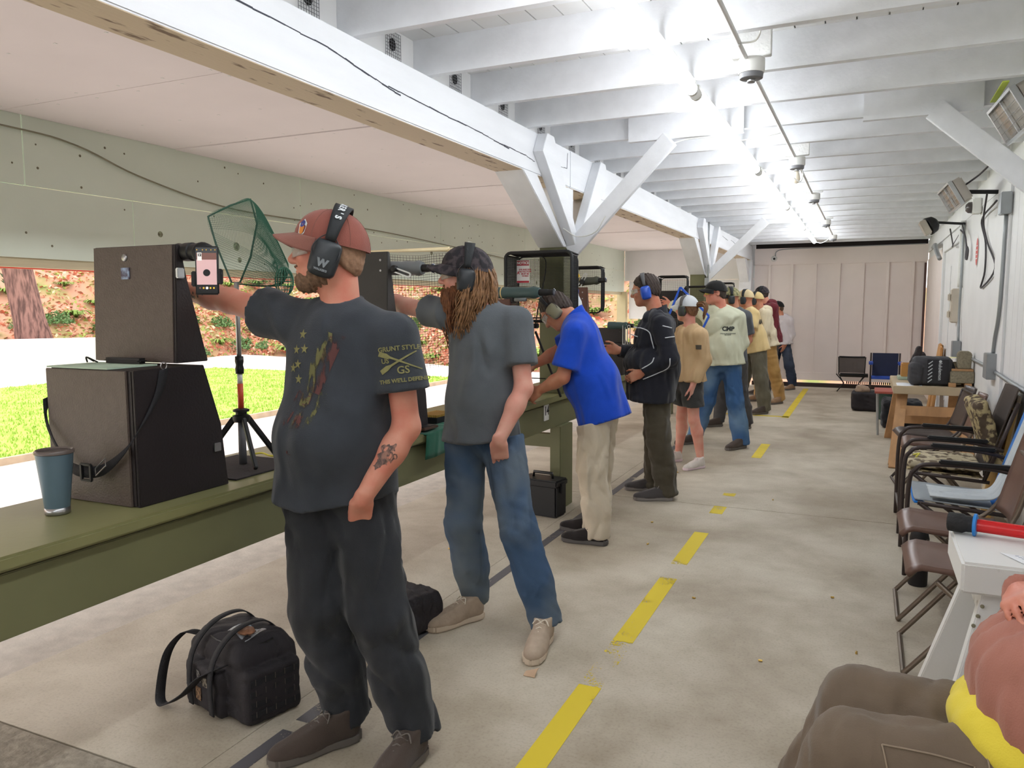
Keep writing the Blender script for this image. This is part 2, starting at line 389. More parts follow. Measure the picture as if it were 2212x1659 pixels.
# end wall
wb = empty('wall_back', (0, 15.4, 0), kind='structure')
def wbx(a, b, n, m, bev=0): o = B().bb(a, b).build(n, m, bevel=bev); return under(o, wb)
wbx((-4.5, 15.41, 2.02), (-1.95, 15.5, 2.83), 'upper_panel', M_white)
wbx((-4.4, 15.41, 1.25), (-1.95, 15.48, 2.015), 'lower_panel', M_white)
wbx((-4.62, 15.3, -0.1), (-4.44, 15.45, 1.8), 'corner_post', M_tan)
wbx((-1.95, 15.36, 2.29), (0.95, 15.42, 2.575), 'header_board', M_pink)
wbx((-1.95, 15.5, 2.5), (0.95, 15.55, 2.83), 'gap_backing', M_dark)
d1 = empty('door_1', (0, 15.4, 0), kind='structure')
def dbx(a, b, n, m): return under(B().bb(a, b).build(n, m), d1)
bx = [-1.95, -1.675, -1.277, -0.869, -0.47, -0.071, 0.328, 0.727, 0.945]
for i in range(8): dbx((bx[i] + .004, 15.40, 0.14), (bx[i + 1] - .004, 15.43, 2.29), 'door_board', M_pink)
for xx in bx[1:-1]: dbx((xx - .021, 15.355, 0.27), (xx + .021, 15.402, 2.27), 'batten', M_pink)
dbx((-1.95, 15.37, 0.13), (0.945, 15.401, 0.27), 'bottom_rail', M_pink)
dbx((-1.95, 15.37, 2.27), (0.945, 15.401, 2.295), 'top_rail', M_pink)
dbx((0.90, 15.36, 0.2), (0.93, 15.40, 2.25), 'dark_edge', mat('dark_red_brown', (96, 70, 66), .8))
tr = B().bb((-1.95, 15.40, 0.0), (0.95, 15.46, 0.075)).build('trim_1', mat('dark_sill', (62, 50, 46), .8)); tag(tr, kind='structure')
for i in range(22): o = B().bb((-0.28 + i * .034, 15.44, 0.08), (-0.262 + i * .034, 15.6, 0.125)).build('grate_bar', M_dark, tr)
scam = B().lathe([(0.048, 0), (0.052, .03), (0.04, .05), (0.0, 0.055)], (-1.6, 15.36, 2.385), (0, -1, 0), 18).build('security_camera', M_whplastic, smooth=True); tag(scam, 'small round white security camera on header board', 'camera')
B().lathe([(0.024, 0), (0.02, .01), (0, .012)], (-1.595, 15.312, 2.38), (0, -1, 0), 14).build('lens', M_black, scam)
o = B().tube(curve_pts([(-1.58, 15.345, 2.43), (-1.55, 15.345, 2.52), (-1.35, 15.345, 2.555), (-0.5, 15.345, 2.565), (0.9, 15.345, 2.575)], 6), .008, 6).build('wall_conduit', M_grey, smooth=True); tag(o, 'thin grey conduit along the top of the end wall', 'conduit')

# right wall
wr = empty('wall_right', (0.95, 5, 0), kind='structure')
def wrx(a, b, n, m, bev=0): return under(B().bb(a, b).build(n, m, bevel=bev), wr)
wrx((0.966, -5, 0), (1.05, 15.5, 2.83), 'wall_core', M_white)
y = -4.9
while y < 6.75:
    wrx((0.95, y + .003, 0), (0.966, min(y + 0.2, 6.75) - .003, 2.63), 'wall_board', M_white); y += 0.2
wrx((0.93, 6.76, 0), (0.966, 7.36, 2.42), 'corner_trim', M_white)
wrx((0.95, 7.365, 0), (0.966, 9.88, 2.63), 'wall_panel', M_white)
y = 12.2
while y < 15.39:
    wrx((0.95, y + .003, 0), (0.966, min(y + 0.2, 15.39) - .003, 2.3), 'wall_board', M_pink); y += 0.2
wrx((0.945, -5, 2.42), (0.962, 15.4, 2.63), 'ledger_board', M_white)
d2 = empty('door_2', (0.95, 11, 0), kind='structure')
for a, b, n in (((0.925, 9.89, 0), (0.97, 10.02, 2.36), 'jamb'), ((0.925, 12.05, 0), (0.97, 12.19, 2.36), 'jamb'), ((0.925, 10.02, 2.22), (0.97, 12.05, 2.36), 'head_jamb'), ((0.955, 10.02, 0), (0.98, 12.05, 2.22), 'door_leaf')):
    under(B().bb(a, b).build(n, M_white, bevel=.003), d2)
for y0 in (10.2, 11.2): under(B().bb((0.948, y0, 0.3), (0.957, y0 + .7, 2.0)).build('door_panel', M_white, bevel=.003), d2)
wf = B().bb((-3.2, -5.1, 0), (1.0, -5, 2.83)).build('wall_front', M_white); tag(wf, kind='structure')  # unseen wall behind the camera, added to keep daylight off the figures

# fluorescent tubes
M_tube = mat('lamp_tube', (248, 252, 255), 0.3, emit=TUBE_STRENGTH * .85, var=0)
ty = [-3.45, -0.93, 1.60, 4.12, 6.68, 9.22, 11.78]
tl = ['tube lamp behind the viewer at the room end', 'tube lamp overhead behind the viewer', 'nearest bright tube lamp running off the top edge', 'second bright tube lamp beside the first empty socket',
      'third bright tube lamp beside the bulb socket', 'fourth bright tube lamp down the ceiling line', 'farthest bright tube lamp near the end wall']
for i, y in enumerate(ty):
    t = empty('tube_lamp', (-0.84, y, 2.6), tl[i], 'lamp', 'tube lamps along the ceiling')
    under(B().cyl((-0.84, y + .03, 2.585), (-0.84, y + 2.42, 2.585), 0.029, n=14).build('tube', M_tube, smooth=True), t)
    for e in (y, y + 2.42): under(B().cyl((-0.84, e, 2.585), (-0.84, e + .03, 2.585), 0.030, n=14).build('end_cap', M_whplastic), t)
    under(B().bb((-0.858, y, 2.608), (-0.822, y + 2.45, 2.63)).build('channel', M_whplastic), t)
# ================================================================ outdoors
M_gravel = mat('pale_gravel', (206, 196, 192), 0.9, var=0.22, scale=40, bump=0.8, bscale=60)
M_lawn = mat('lawn', (140, 172, 62), 0.9, var=0.0, col2=(170, 196, 92), scale=3, bump=0.6, bscale=120)
M_hill = mat('leaf_litter', (186, 140, 116), 0.95, col2=(128, 136, 76), thr=(0.48, 0.66), scale=0.9, bump=1.0, bscale=18, detail=8)
M_wallout = mat('pale_retaining_wall', (216, 212, 206), 0.85, var=0.06, scale=3, bump=0.3)
gr = B().bb((-60, -30, -0.45), (-3.6, 40, -0.2)).build('gravel_ground', M_gravel); tag(gr, kind='structure')
lw = empty('lawn', (-12, 8, -0.2), kind='structure')
under(B().bb((-16.5, -12, -0.21), (-8.5, 16.2, -0.17)).build('turf', M_lawn), lw)
random.seed(3); gv = []; gf = []
for i in range(26000):
    x_ = -8.5 - 8 * random.random() ** 1.3; y_ = random.uniform(1, 16.2); a = random.uniform(0, 6.28); h = random.uniform(.025, .06); w_ = .012
    n0 = len(gv); gv += [(x_ - w_ * math.cos(a), y_ - w_ * math.sin(a), -.175), (x_ + w_ * math.cos(a), y_ + w_ * math.sin(a), -.175), (x_ + random.uniform(-.02, .02), y_ + random.uniform(-.02, .02), -.175 + h)]; gf.append((n0, n0 + 1, n0 + 2))
me = bpy.data.meshes.new('grass_blades'); me.from_pydata(gv, [], gf); me.materials.append(M_lawn)
o = under(link(bpy.data.objects.new('grass_blades', me)), lw); o['kind'] = 'stuff'
ed = B().bb((-8.5, -12, -0.25), (-8.44, 16.2, -0.12)).build('lawn_edging', mat('edging_board', (186, 166, 142), .8, var=.15)); tag(ed, 'long pale edging board between lawn and gravel', 'edging')
ret = B().bar((-22.5, 4.0, 0.27), (-16.6, 14.35, 0.27), 0.35, 1.0).build('retaining_wall', M_wallout); tag(ret, 'low pale concrete wall beyond the lawn', 'wall')
# bank
base = [V(p) for p in [(-30, -25, 0), (-25, 2, 0), (-20, 14.5, 0), (-20.5, 21.5, 0), (-13, 20.2, 0), (-8, 18.6, 0), (2, 17.5, 0)]]
out = [V(p) for p in [(-1, 0, 0), (-.9, .35, 0), (-.85, .5, 0), (-.6, .8, 0), (-.35, .94, 0), (-.3, .95, 0), (-.2, .97, 0)]]
def bank_pt(u, v):
    s = u * (len(base) - 1); i = min(int(s), len(base) - 2); f = s - i
    p = base[i].lerp(base[i + 1], f); d = out[i].lerp(out[i + 1], f).normalized(); t = v * 16
    z = -0.25 + t * 0.55 + 0.12 * math.sin(p.x * 1.3 + t * 1.7) + 0.1 * math.sin(p.y * 2.1 - t * 1.1) + 0.08 * math.sin(5 * p.x + 3.1 * t)
    if v == 0: z = -0.3
    return p + d * t + V((0, 0, z))
bank = empty('leafy_bank', (-20, 20, 0), kind='structure')
under(B().grid(bank_pt, 150, 40).build('slope', M_hill, smooth=True), bank)
lm = [mat('leaf_red', (200, 122, 96), .8), mat('leaf_tan', (222, 178, 148), .8), mat('leaf_brown', (168, 112, 90), .8), mat('leaf_green', (148, 160, 84), .8)]
lv = []; lf = []; mi = []
for i in range(30000):
    u_ = 0.18 + 0.72 * random.random(); v_ = random.random() ** 1.5 * .55; p = bank_pt(u_, max(v_, 0.002)); s = random.uniform(.04, .11)
    a = V((random.uniform(-1, 1), random.uniform(-1, 1), random.uniform(-.5, .9))).normalized(); b = a.orthogonal().normalized(); n0 = len(lv); p = p + V((0, 0, random.uniform(0.0, .06)))
    lv += [p - a * s, p + b * s * .5, p + a * s, p - b * s * .5]; lf.append((n0, n0 + 1, n0 + 2, n0 + 3)); mi.append(random.choice([0, 0, 1, 1, 2, 2, 3, 3]))
me = bpy.data.meshes.new('fallen_leaves'); me.from_pydata(lv, [], lf)
for m in lm: me.materials.append(m)
me.polygons.foreach_set('material_index', mi)
o = under(link(bpy.data.objects.new('fallen_leaves', me)), bank); o['kind'] = 'stuff'
def leafball(n, r, s, seed, fern=False):
    rn = random.Random(seed); vs = []; fs = []
    for i in range(n):
        if fern:
            az = rn.uniform(0, 6.28); L = r * rn.uniform(.7, 1.2); d = V((math.cos(az), math.sin(az), 0)); sd = V((-d.y, d.x, 0))
            for k in range(9):
                t0 = k / 9; t = (k + 1) / 9; P = lambda q: d * L * q + V((0, 0, L * (1.3 * q - 1.15 * q * q)))
                w = .13 * r * (1 - t0) + .02; n0 = len(vs); vs += [P(t0) - sd * w, P(t0) + sd * w, P(t)]; fs.append((n0, n0 + 1, n0 + 2))
        else:
            p = V((rn.gauss(0, 1), rn.gauss(0, 1), rn.gauss(0, .8))); p = p.normalized() * r * rn.random() ** .4; p.z = abs(p.z) * .8
            a = V((rn.uniform(-1, 1), rn.uniform(-1, 1), rn.uniform(-1, 1))).normalized(); b = a.orthogonal().normalized(); n0 = len(vs)
            vs += [p - a * s, p + b * s * .5, p + a * s, p - b * s * .5]; fs.append((n0, n0 + 1, n0 + 2, n0 + 3))
    return vs, fs
M_fern = mat('fern_green', (124, 150, 70), .8, var=.25, scale=3); M_shrub = mat('shrub_green', (92, 124, 74), .8, var=.3, scale=3); M_con = mat('conifer_green', (96, 128, 100), .8, var=.2)
fm = bpy.data.meshes.new('fern_fronds'); fm.from_pydata(*[leafball(60, .55, .05, 1, True)[0], [], leafball(60, .55, .05, 1, True)[1]]); fm.materials.append(M_fern)
sm_ = bpy.data.meshes.new('shrub_leaves'); a_, b_ = leafball(420, .5, .06, 2); sm_.from_pydata(a_, [], b_); sm_.materials.append(M_shrub)
random.seed(11); taken = [V((-20.6, 13.9, .6)), V((-17.5, 25.5, 2.2)), V((-27, 6, 2.2))]; i = -1
while len(taken) < 125:
    u_ = random.uniform(.22, .9); v_ = random.uniform(.01, .36); p = bank_pt(u_, v_)
    if min((p - q).length for q in taken) < 1.0: continue
    taken.append(p); i += 1; fern = i % 3 != 0
    o = link(bpy.data.objects.new('fern' if fern else 'shrub', fm if fern else sm_)); o.location = p; s = random.uniform(.6, 1.1); o.scale = (s, s, s); o.rotation_euler.z = random.uniform(0, 6)
    tag(o, 'arching green fern growing on the leafy bank' if fern else 'small round green shrub growing on the leafy bank', 'fern' if fern else 'shrub', 'ferns on the bank' if fern else 'shrubs on the bank')
M_bark = mat('bark', (138, 104, 96), .95, var=.0, col2=(84, 62, 58), scale=5, stretch=(3, 3, .5), bump=1, bscale=10)
def tree(p, r, lean, lab):
    p = V(p); t = empty('conifer_tree', p, lab, 'tree')
    b = B(); pts = [p + V((lean[0] * k, lean[1] * k, -.5 + k * 1.1)) for k in range(8)]
    b.tube(pts, [r * (1.25 if k == 0 else 1 - k * .06) for k in range(8)], 14); under(b.build('trunk', M_bark, smooth=True), t)
    vs, fs = [], []
    for k in range(16):
        az = 2.4 * k; z = 3.0 + .28 * k
        if k < 3: az = 2.6 + .5 * k; z = 2.1 + .3 * k
        d = V((math.cos(az), math.sin(az), -.25)); o_ = p + V((lean[0] * z, lean[1] * z, z))
        for q in range(34):
            tt = random.uniform(.3, 1.7); c = o_ + d * tt + V((random.gauss(0, .15), random.gauss(0, .15), random.gauss(0, .1) - .1 * tt)); a = V((random.gauss(0, 1), random.gauss(0, 1), -.8)).normalized() * .16; w = a.orthogonal().normalized() * .035
            n0 = len(vs); vs += [c - a, c + w, c + a, c - w]; fs.append((n0, n0 + 1, n0 + 2, n0 + 3))
    me = bpy.data.meshes.new('needles'); me.from_pydata(vs, [], fs); me.materials.append(M_con); under(link(bpy.data.objects.new('needles', me)), t)['kind'] = 'stuff'
tree((-20.6, 13.9, .6), .42, (-.12, -.12), 'leaning brown conifer trunk beyond the pale wall')
tree((-27, 6, 2.2), .3, (0, 0), 'slim conifer further up the bank on the left')
tree((-17.5, 25.5, 2.2), .35, (.05, 0), 'slim conifer up the bank beyond the second shooter')
# ================================================================ bench
bench = empty('shooting_bench', (-2.25, 5, 0), 'long olive painted shooting bench along the open firing line', 'bench')
for a, b in [(-4.5, 0.6), (0.6, 5.72), (5.72, 10.8), (10.8, 15.3)]:
    under(B().bb((-2.52, a + .001, 0.818), (-2.0, b - .001, 0.86)).build('bench_top', M_bench, bevel=0.008), bench)
under(B().bb((-2.07, -4.5, 0.628), (-2.03, 15.3, 0.806)).build('front_apron', M_bench2, bevel=.003), bench)
under(B().bb((-2.5, -4.5, 0.70), (-2.46, 15.3, 0.818)).build('rear_apron', M_bench2), bench)
for y in (-0.1, 5.37, 10.74, 15.1):
    under(B().bb((-2.082, y - .13, 0.0), (-2.0, y + .13, 0.627)).build('bench_leg', M_bench2, bevel=.004), bench)
    under(B().bb((-2.5, y - .05, 0.0), (-2.42, y + .05, 0.69)).build('bench_leg', M_bench2, bevel=.004), bench)
    under(B().bb((-2.42, y - .03, 0.45), (-2.082, y + .03, 0.55)).build('cross_rail', M_bench2), bench)
M_sign = mat('sign_white', (232, 232, 228), .5); M_ink = mat('black_ink', (20, 20, 22), .6)
def numsign(num, y, label):
    s = B().bb((-2.03, y - .045, 0.70), (-2.024, y + .045, 0.835)).build('number_sign', M_sign, bevel=.002); tag(s, label, 'sign')
    text(num, 0.085, (-2.024, y, 0.767), (0, 1, 0), (0, 0, 1), s, M_ink, off=.0012, bold=.003); return s
numsign('14', 5.03, 'white number plate reading 14 on the bench front')
s = B().bb((-2.03, 2.93, 0.64), (-2.02, 3.03, 0.84)).build('number_sign', M_black, bevel=.002); tag(s, 'dark number plate hanging under the green cloth beside the grey-shirted man', 'sign')
o = B().bb((-2.0195, 2.985, 0.72), (-2.019, 3.03, 0.82)).build('white_face', M_sign, s)
text('1', .085, (-2.0185, 3.0, .77), (0, 1, 0), (0, 0, 1), s, M_ink, off=.001, bold=.003)
# ================================================================ implicit-surface body modelling
F32 = np.float32
def axis_pts(lo, hi, base, zones=()):
    """grid coordinates, finer inside zones (a, b, step)"""
    out = [lo]; x = lo
    while x < hi:
        st = base
        for a, b, s in zones:
            if a - s <= x <= b: st = min(st, s)
        x += st; out.append(x)
    return np.array(out, F32)
class Field:
    def __init__(s, lo, hi, step, zones=((), (), ())):
        s.ax = [axis_pts(lo[i], hi[i], step, zones[i]) for i in range(3)]
        s.d = np.full([len(a) for a in s.ax], 9.0, F32)
    def win(s, lo, hi):
        sl = []
        for i in range(3):
            a = np.searchsorted(s.ax[i], lo[i]); b = np.searchsorted(s.ax[i], hi[i]) + 1
            sl.append(slice(max(a - 1, 0), min(b + 1, len(s.ax[i]))))
        return tuple(sl)
    def pts(s, w):
        return np.meshgrid(s.ax[0][w[0]], s.ax[1][w[1]], s.ax[2][w[2]], indexing='ij', sparse=True)
    def put(s, w, e, k, op):
        d = s.d[w]
        if op == 'u':
            if k > 0:
                h = np.clip(0.5 + 0.5 * (d - e) / k, 0, 1); r = d + (e - d) * h - k * h * (1 - h)
            else: r = np.minimum(d, e)
        elif op == 's':
            if k > 0:
                h = np.clip(0.5 - 0.5 * (d + e) / k, 0, 1); r = d + (-e - d) * h + k * h * (1 - h)
            else: r = np.maximum(d, -e)
        s.d[w] = r
    def cone(s, a, b, ra, rb, k=0.02, op='u', squash=None, cap=False):
        a = np.array(a, float); b = np.array(b, float); R = max(ra, rb) + k + 0.03
        w = s.win(np.minimum(a, b) - R, np.maximum(a, b) + R)
        X, Y, Z = s.pts(w); d = b - a; L2 = float(d @ d) + 1e-9
        px_, py_, pz_ = X - F32(a[0]), Y - F32(a[1]), Z - F32(a[2])
        tu = (px_ * F32(d[0]) + py_ * F32(d[1]) + pz_ * F32(d[2])) / F32(L2); t = np.clip(tu, 0, 1)
        qx, qy, qz = px_ - t * F32(d[0]), py_ - t * F32(d[1]), pz_ - t * F32(d[2])
        m = 1.0
        if squash is not None:
            n, f = squash; n = np.array(n, float); n /= np.linalg.norm(n)
            c = (qx * F32(n[0]) + qy * F32(n[1]) + qz * F32(n[2])) * F32(1 / f - 1)
            qx, qy, qz = qx + c * F32(n[0]), qy + c * F32(n[1]), qz + c * F32(n[2]); m = min(1, f)
        e = (np.sqrt(qx * qx + qy * qy + qz * qz) - (F32(ra) + t * F32(rb - ra))) * F32(m)
        if cap: e = np.maximum(e, (tu - 1) * F32(L2 ** .5))
        s.put(w, e, k, op); return s
    def ell(s, c, r, R=None, k=0.02, op='u'):
        c = np.array(c, float); r = np.array(r, float); q = r.max() + k + 0.03
        w = s.win(c - q, c + q); X, Y, Z = s.pts(w); X = X - F32(c[0]); Y = Y - F32(c[1]); Z = Z - F32(c[2])
        if R is None: u, v, t = X, Y, Z
        else:
            R = np.array(R, float)
            u, v, t = (X * F32(R[0][i]) + Y * F32(R[1][i]) + Z * F32(R[2][i]) for i in range(3))
        a = np.sqrt((u / r[0]) ** 2 + (v / r[1]) ** 2 + (t / r[2]) ** 2) + 1e-6
        b = np.sqrt((u / r[0] ** 2) ** 2 + (v / r[1] ** 2) ** 2 + (t / r[2] ** 2) ** 2) + 1e-6
        s.put(w, (a * (a - 1) / b).astype(F32), k, op); return s
    def rbox(s, c, h, rad, R=None, k=0.01, op='u'):
        c = np.array(c, float); h = np.array(h, float); q = np.linalg.norm(h) + k + 0.02
        w = s.win(c - q, c + q); X, Y, Z = s.pts(w); X = X - F32(c[0]); Y = Y - F32(c[1]); Z = Z - F32(c[2])
        if R is None: u, v, t = X + 0 * Y + 0 * Z, Y + 0 * X + 0 * Z, Z + 0 * X + 0 * Y
        else:
            R = np.array(R, float)
            u, v, t = (X * F32(R[0][i]) + Y * F32(R[1][i]) + Z * F32(R[2][i]) for i in range(3))
        a, b, c2 = np.abs(u) - F32(h[0] - rad), np.abs(v) - F32(h[1] - rad), np.abs(t) - F32(h[2] - rad)
        e = np.sqrt(np.maximum(a, 0) ** 2 + np.maximum(b, 0) ** 2 + np.maximum(c2, 0) ** 2) + np.minimum(np.maximum(a, np.maximum(b, c2)), 0) - F32(rad)
        s.put(w, e.astype(F32), k, op); return s
    def cut(s, p, n, lo=None, hi=None):
        """keep the side n points away from"""
        w = tuple(slice(None) for _ in range(3)) if lo is None else s.win(np.array(lo), np.array(hi))
        X, Y, Z = s.pts(w); n = np.array(n, float); n /= np.linalg.norm(n); p = np.array(p, float)
        e = (X - F32(p[0])) * F32(n[0]) + (Y - F32(p[1])) * F32(n[1]) + (Z - F32(p[2])) * F32(n[2])
        s.d[w] = np.maximum(s.d[w], e); return s
    def noise(s, fn, band=0.05):
        i = np.where(np.abs(s.d) < band)
        P = [s.ax[k][i[k]] for k in range(3)]
        s.d[i] += fn(*P).astype(F32); return s
    def mesh(s):
        d = s.d; sg = d < 0; nx, ny, nz = d.shape
        cs = sg[:-1, :-1, :-1].astype(np.int8)
        cnt = np.zeros((nx - 1, ny - 1, nz - 1), np.int8)
        for a in (0, 1):
            for b in (0, 1):
                for c in (0, 1): cnt += sg[a:nx - 1 + a, b:ny - 1 + b, c:nz - 1 + c]
        I = np.argwhere((cnt > 0) & (cnt < 8)); idx = -np.ones(cnt.shape, np.int64); idx[tuple(I.T)] = np.arange(len(I))
        acc = np.zeros((len(I), 3)); num = np.zeros(len(I))
        cor = [(a, b, c) for a in (0, 1) for b in (0, 1) for c in (0, 1)]
        for ca in cor:
            for ax in range(3):
                if ca[ax]: continue
                cb_ = list(ca); cb_[ax] = 1
                A = I + ca; Bq = I + cb_
                da = d[tuple(A.T)]; db = d[tuple(Bq.T)]; m = (da < 0) != (db < 0)
                t = da[m] / (da[m] - db[m])
                P = np.stack([s.ax[q][A[m, q]] for q in range(3)], 1).astype(float); Q = np.stack([s.ax[q][Bq[m, q]] for q in range(3)], 1)
                acc[m] += P + (Q - P) * t[:, None]; num[m] += 1
        Vv = acc / num[:, None]; F = []
        for ax in range(3):
            u, v = [(1, 2), (2, 0), (0, 1)][ax]
            sl0 = [slice(None)] * 3; sl1 = [slice(None)] * 3; sl0[ax] = slice(0, -1); sl1[ax] = slice(1, None)
            e = sg[tuple(sl0)] != sg[tuple(sl1)]; E = np.argwhere(e)
            E = E[(E[:, u] > 0) & (E[:, v] > 0) & (E[:, u] < d.shape[u] - 1) & (E[:, v] < d.shape[v] - 1)]
            ins = sg[tuple(E.T)]
            def cell(du, dv):
                q = E.copy(); q[:, u] -= du; q[:, v] -= dv; return idx[tuple(q.T)]
            a, b, c, f = cell(1, 1), cell(0, 1), cell(0, 0), cell(1, 0)
            quad = np.stack([a, b, c, f], 1); quad[~ins] = quad[~ins][:, ::-1]; F.append(quad)
        return Vv, np.concatenate(F)
    def build(s, name, m, parent=None, smooth_it=0):
        Vv, F = s.mesh()
        me = bpy.data.meshes.new(name); me.vertices.add(len(Vv)); me.vertices.foreach_set('co', Vv.ravel().astype(F32))
        me.loops.add(len(F) * 4); me.loops.foreach_set('vertex_index', F.ravel().astype(np.int32)); me.polygons.add(len(F))
        me.polygons.foreach_set('loop_start', np.arange(0, len(F) * 4, 4, dtype=np.int32)); me.polygons.foreach_set('loop_total', np.full(len(F), 4, np.int32))
        me.update(calc_edges=True); me.validate()
        me.polygons.foreach_set('use_smooth', np.ones(len(me.polygons), bool))
        if m: me.materials.append(m)
        return link(bpy.data.objects.new(name, me), parent)
def wr(amp, f, seed, stretch=(1, 1, 1)):
    """cloth folds: warped sine ridges"""
    rs = np.random.RandomState(seed); D = rs.normal(size=(5, 3)); D /= np.linalg.norm(D, axis=1)[:, None]; ph = rs.uniform(0, 6.28, 5)
    def fn(x, y, z):
        x = x * stretch[0]; y = y * stretch[1]; z = z * stretch[2]
        wx = np.sin(f * .6 * (D[0, 0] * x + D[0, 1] * y + D[0, 2] * z) + ph[0]); wy = np.sin(f * .7 * (D[1, 0] * x + D[1, 1] * y + D[1, 2] * z) + ph[1])
        a = np.sin(f * (D[2, 0] * x + D[2, 1] * y + D[2, 2] * z) + 1.6 * wx + ph[2]); b = np.sin(1.7 * f * (D[3, 0] * x + D[3, 1] * y + D[3, 2] * z) + 1.5 * wy + ph[3])
        return amp * (0.6 * (1 - np.abs(a)) ** 2 * 1.6 - .3 + .35 * b * wx)
    return fn
def nrm(v): v = np.array(v, float); return v / np.linalg.norm(v)

# ---------------------------------------------------------------- worn things in head coordinates (x right, y forward, z up)
def head_matrix(c, face, up=(0, 0, 1)):
    y = V(face).normalized(); x = y.cross(V(up)).normalized(); z = x.cross(y)
    m = Matrix((x, y, z)).transposed().to_4x4(); m.translation = V(c); return m
def hcap(m_crown, m_brim, parent, M, brim=True, soft=0.0, back=False):
    r = (0.094, 0.117, 0.100); z0 = 0.038
    def crown(u, v):
        a = u * 2 * math.pi; b = v * math.pi / 2; f = math.cos(b) ** 0.8
        fr = 1.0 + (0.05 if math.sin(a) > 0 else 0) * math.sin(a) * math.sin(2 * b)
        drop = -0.018 * (0.5 - 0.5 * math.sin(a)) * (1 - v)
        return (r[0] * math.cos(a) * f * fr, -0.006 + r[1] * math.sin(a) * f * fr, z0 + drop + (r[2] * math.sin(b) ** 1.15) * (1 + soft * math.sin(3 * a)))
    o = B().grid(crown, 40, 14, 0.0).build('cap', m_crown, None, smooth=True); o.matrix_world = M; o.parent = parent; o.matrix_parent_inverse = parent.matrix_world.inverted()
    k = []
    if brim:
        def br(u, v):
            a = math.radians(22 + 136 * u); ed = v
            x = r[0] * 1.0 * math.cos(a); y = -0.006 + r[1] * math.sin(a)
            L = 0.064 * math.sin(math.pi * u) ** 0.45 * ed
            return (x * (1 - .06 * ed), y + L, z0 - 0.002 - .014 * ed - 0.034 * (abs(math.cos(a)) ** 1.5) * (0.3 + ed) + .012)
        k.append(B().grid(br, 28, 8, 0.005).build('brim', m_brim, None, smooth=True))
    k.append(B().lathe([(0.008, 0), (0.006, .004), (0, .005)], (0, -0.006, z0 + r[2] - .001), (0, 0, 1), 10).build('button', m_crown, None, smooth=True))
    sm = B()
    for j in range(6):
        a = math.pi / 6 + j * math.pi / 3
        sm.tube([V(crown(a / 2 / math.pi, t / 10)) * 1.003 for t in range(10)], 0.0011, 4)
    k.append(sm.build('seam', m_brim))
    for q in k: q.parent = o
    return o
def hmuffs(m_cup, m_band, parent, M, cup=(0.021, 0.036, 0.05), off=0.098, tilt=0.0, accent=None, wire=True, top=0.135, name='ear_muffs', bw=0.024, cz=-0.02):
    root = bpy.data.objects.new(name, None); link(root); root.empty_display_size = .03
    root.parent = parent; root.matrix_parent_inverse = parent.matrix_world.inverted(); root.matrix_world = M @ Matrix.Rotation(tilt, 4, 'X')
    for s in (-1, 1):
        f = Field((-.04, -.07, -.08), (.05, .07, .08), 0.005)
        f.rbox((0, 0, 0), cup, 0.017, k=0); f.ell((0.008 * s, 0, 0), (cup[0], cup[1] * .9, cup[2] * .9), k=.02)
        c = f.build('cup', m_cup, root); c.location = (s * off, 0, cz)
        p = B().lathe([(0.036, 0), (0.041, .007), (0.036, .014)], (-s * 0.017, 0, 0), (-s, 0, 0), 18).build('cushion', M_black, c, smooth=True); p.scale = (1, .95, 1.2)
        if accent:
            t = B().tube([(s * .004 + 0, cup[1] * 1.02 * math.cos(a), cup[2] * 1.02 * math.sin(a)) for a in [q * math.pi / 12 for q in range(24)]], .0035, 6, closed=True).build('trim_ring', accent, c, smooth=True)
        if wire:
            B().tube(curve_pts([(s * .022, .03, -.01), (s * .03, .042, .02), (s * .012, .03, .055), (-s * .006, .004, .075), (s * .006, -.028, .05), (s * .026, -.04, .015), (s * .02, -.03, -.015)], 4), .0018, 5).build('yoke_wire', M_wire, c, smooth=True)
    def band(u, v):
        a = math.pi * (0.02 + 0.96 * u); rr = off + 0.012
        x = rr * math.cos(a); z = 0.02 + (top - 0.02) * math.sin(a) ** 0.75
        w = bw * (0.55 + .45 * math.sin(a)); return (x, (v - .5) * 2 * w, z)
    B().grid(band, 28, 3, 0.007).build('headband', m_band, root, smooth=True)
    return root
def hglasses(parent, M, m_frame=None, tint=(225, 235, 230), alpha=.28):
    g = B()
    lens = mat('lens_clear_%d' % tint[0], tint, 0.05, alpha=alpha, spec=.8, var=0)
    def sh(u, v):
        a = math.radians(20 + 140 * u); return (0.073 * math.cos(a), 0.020 + 0.092 * math.sin(a) ** .8, 0.022 - 0.042 * v * (1 - .35 * abs(math.cos(a)) ** 3) + .004)
    o = B().grid(sh, 24, 4, 0.002).build('glasses', lens, None, smooth=True); o.parent = parent; o.matrix_parent_inverse = parent.matrix_world.inverted(); o.matrix_world = M
    for s in (-1, 1): B().tube([(s * .070, .055, .014), (s * .080, .02, .012), (s * .083, -.02, .004)], .0022, 5).build('temple', m_frame or M_black, o)
    if m_frame: B().tube([sh(i / 20, 0) for i in range(21)], .0022, 5).build('rim', m_frame, o)
    return o

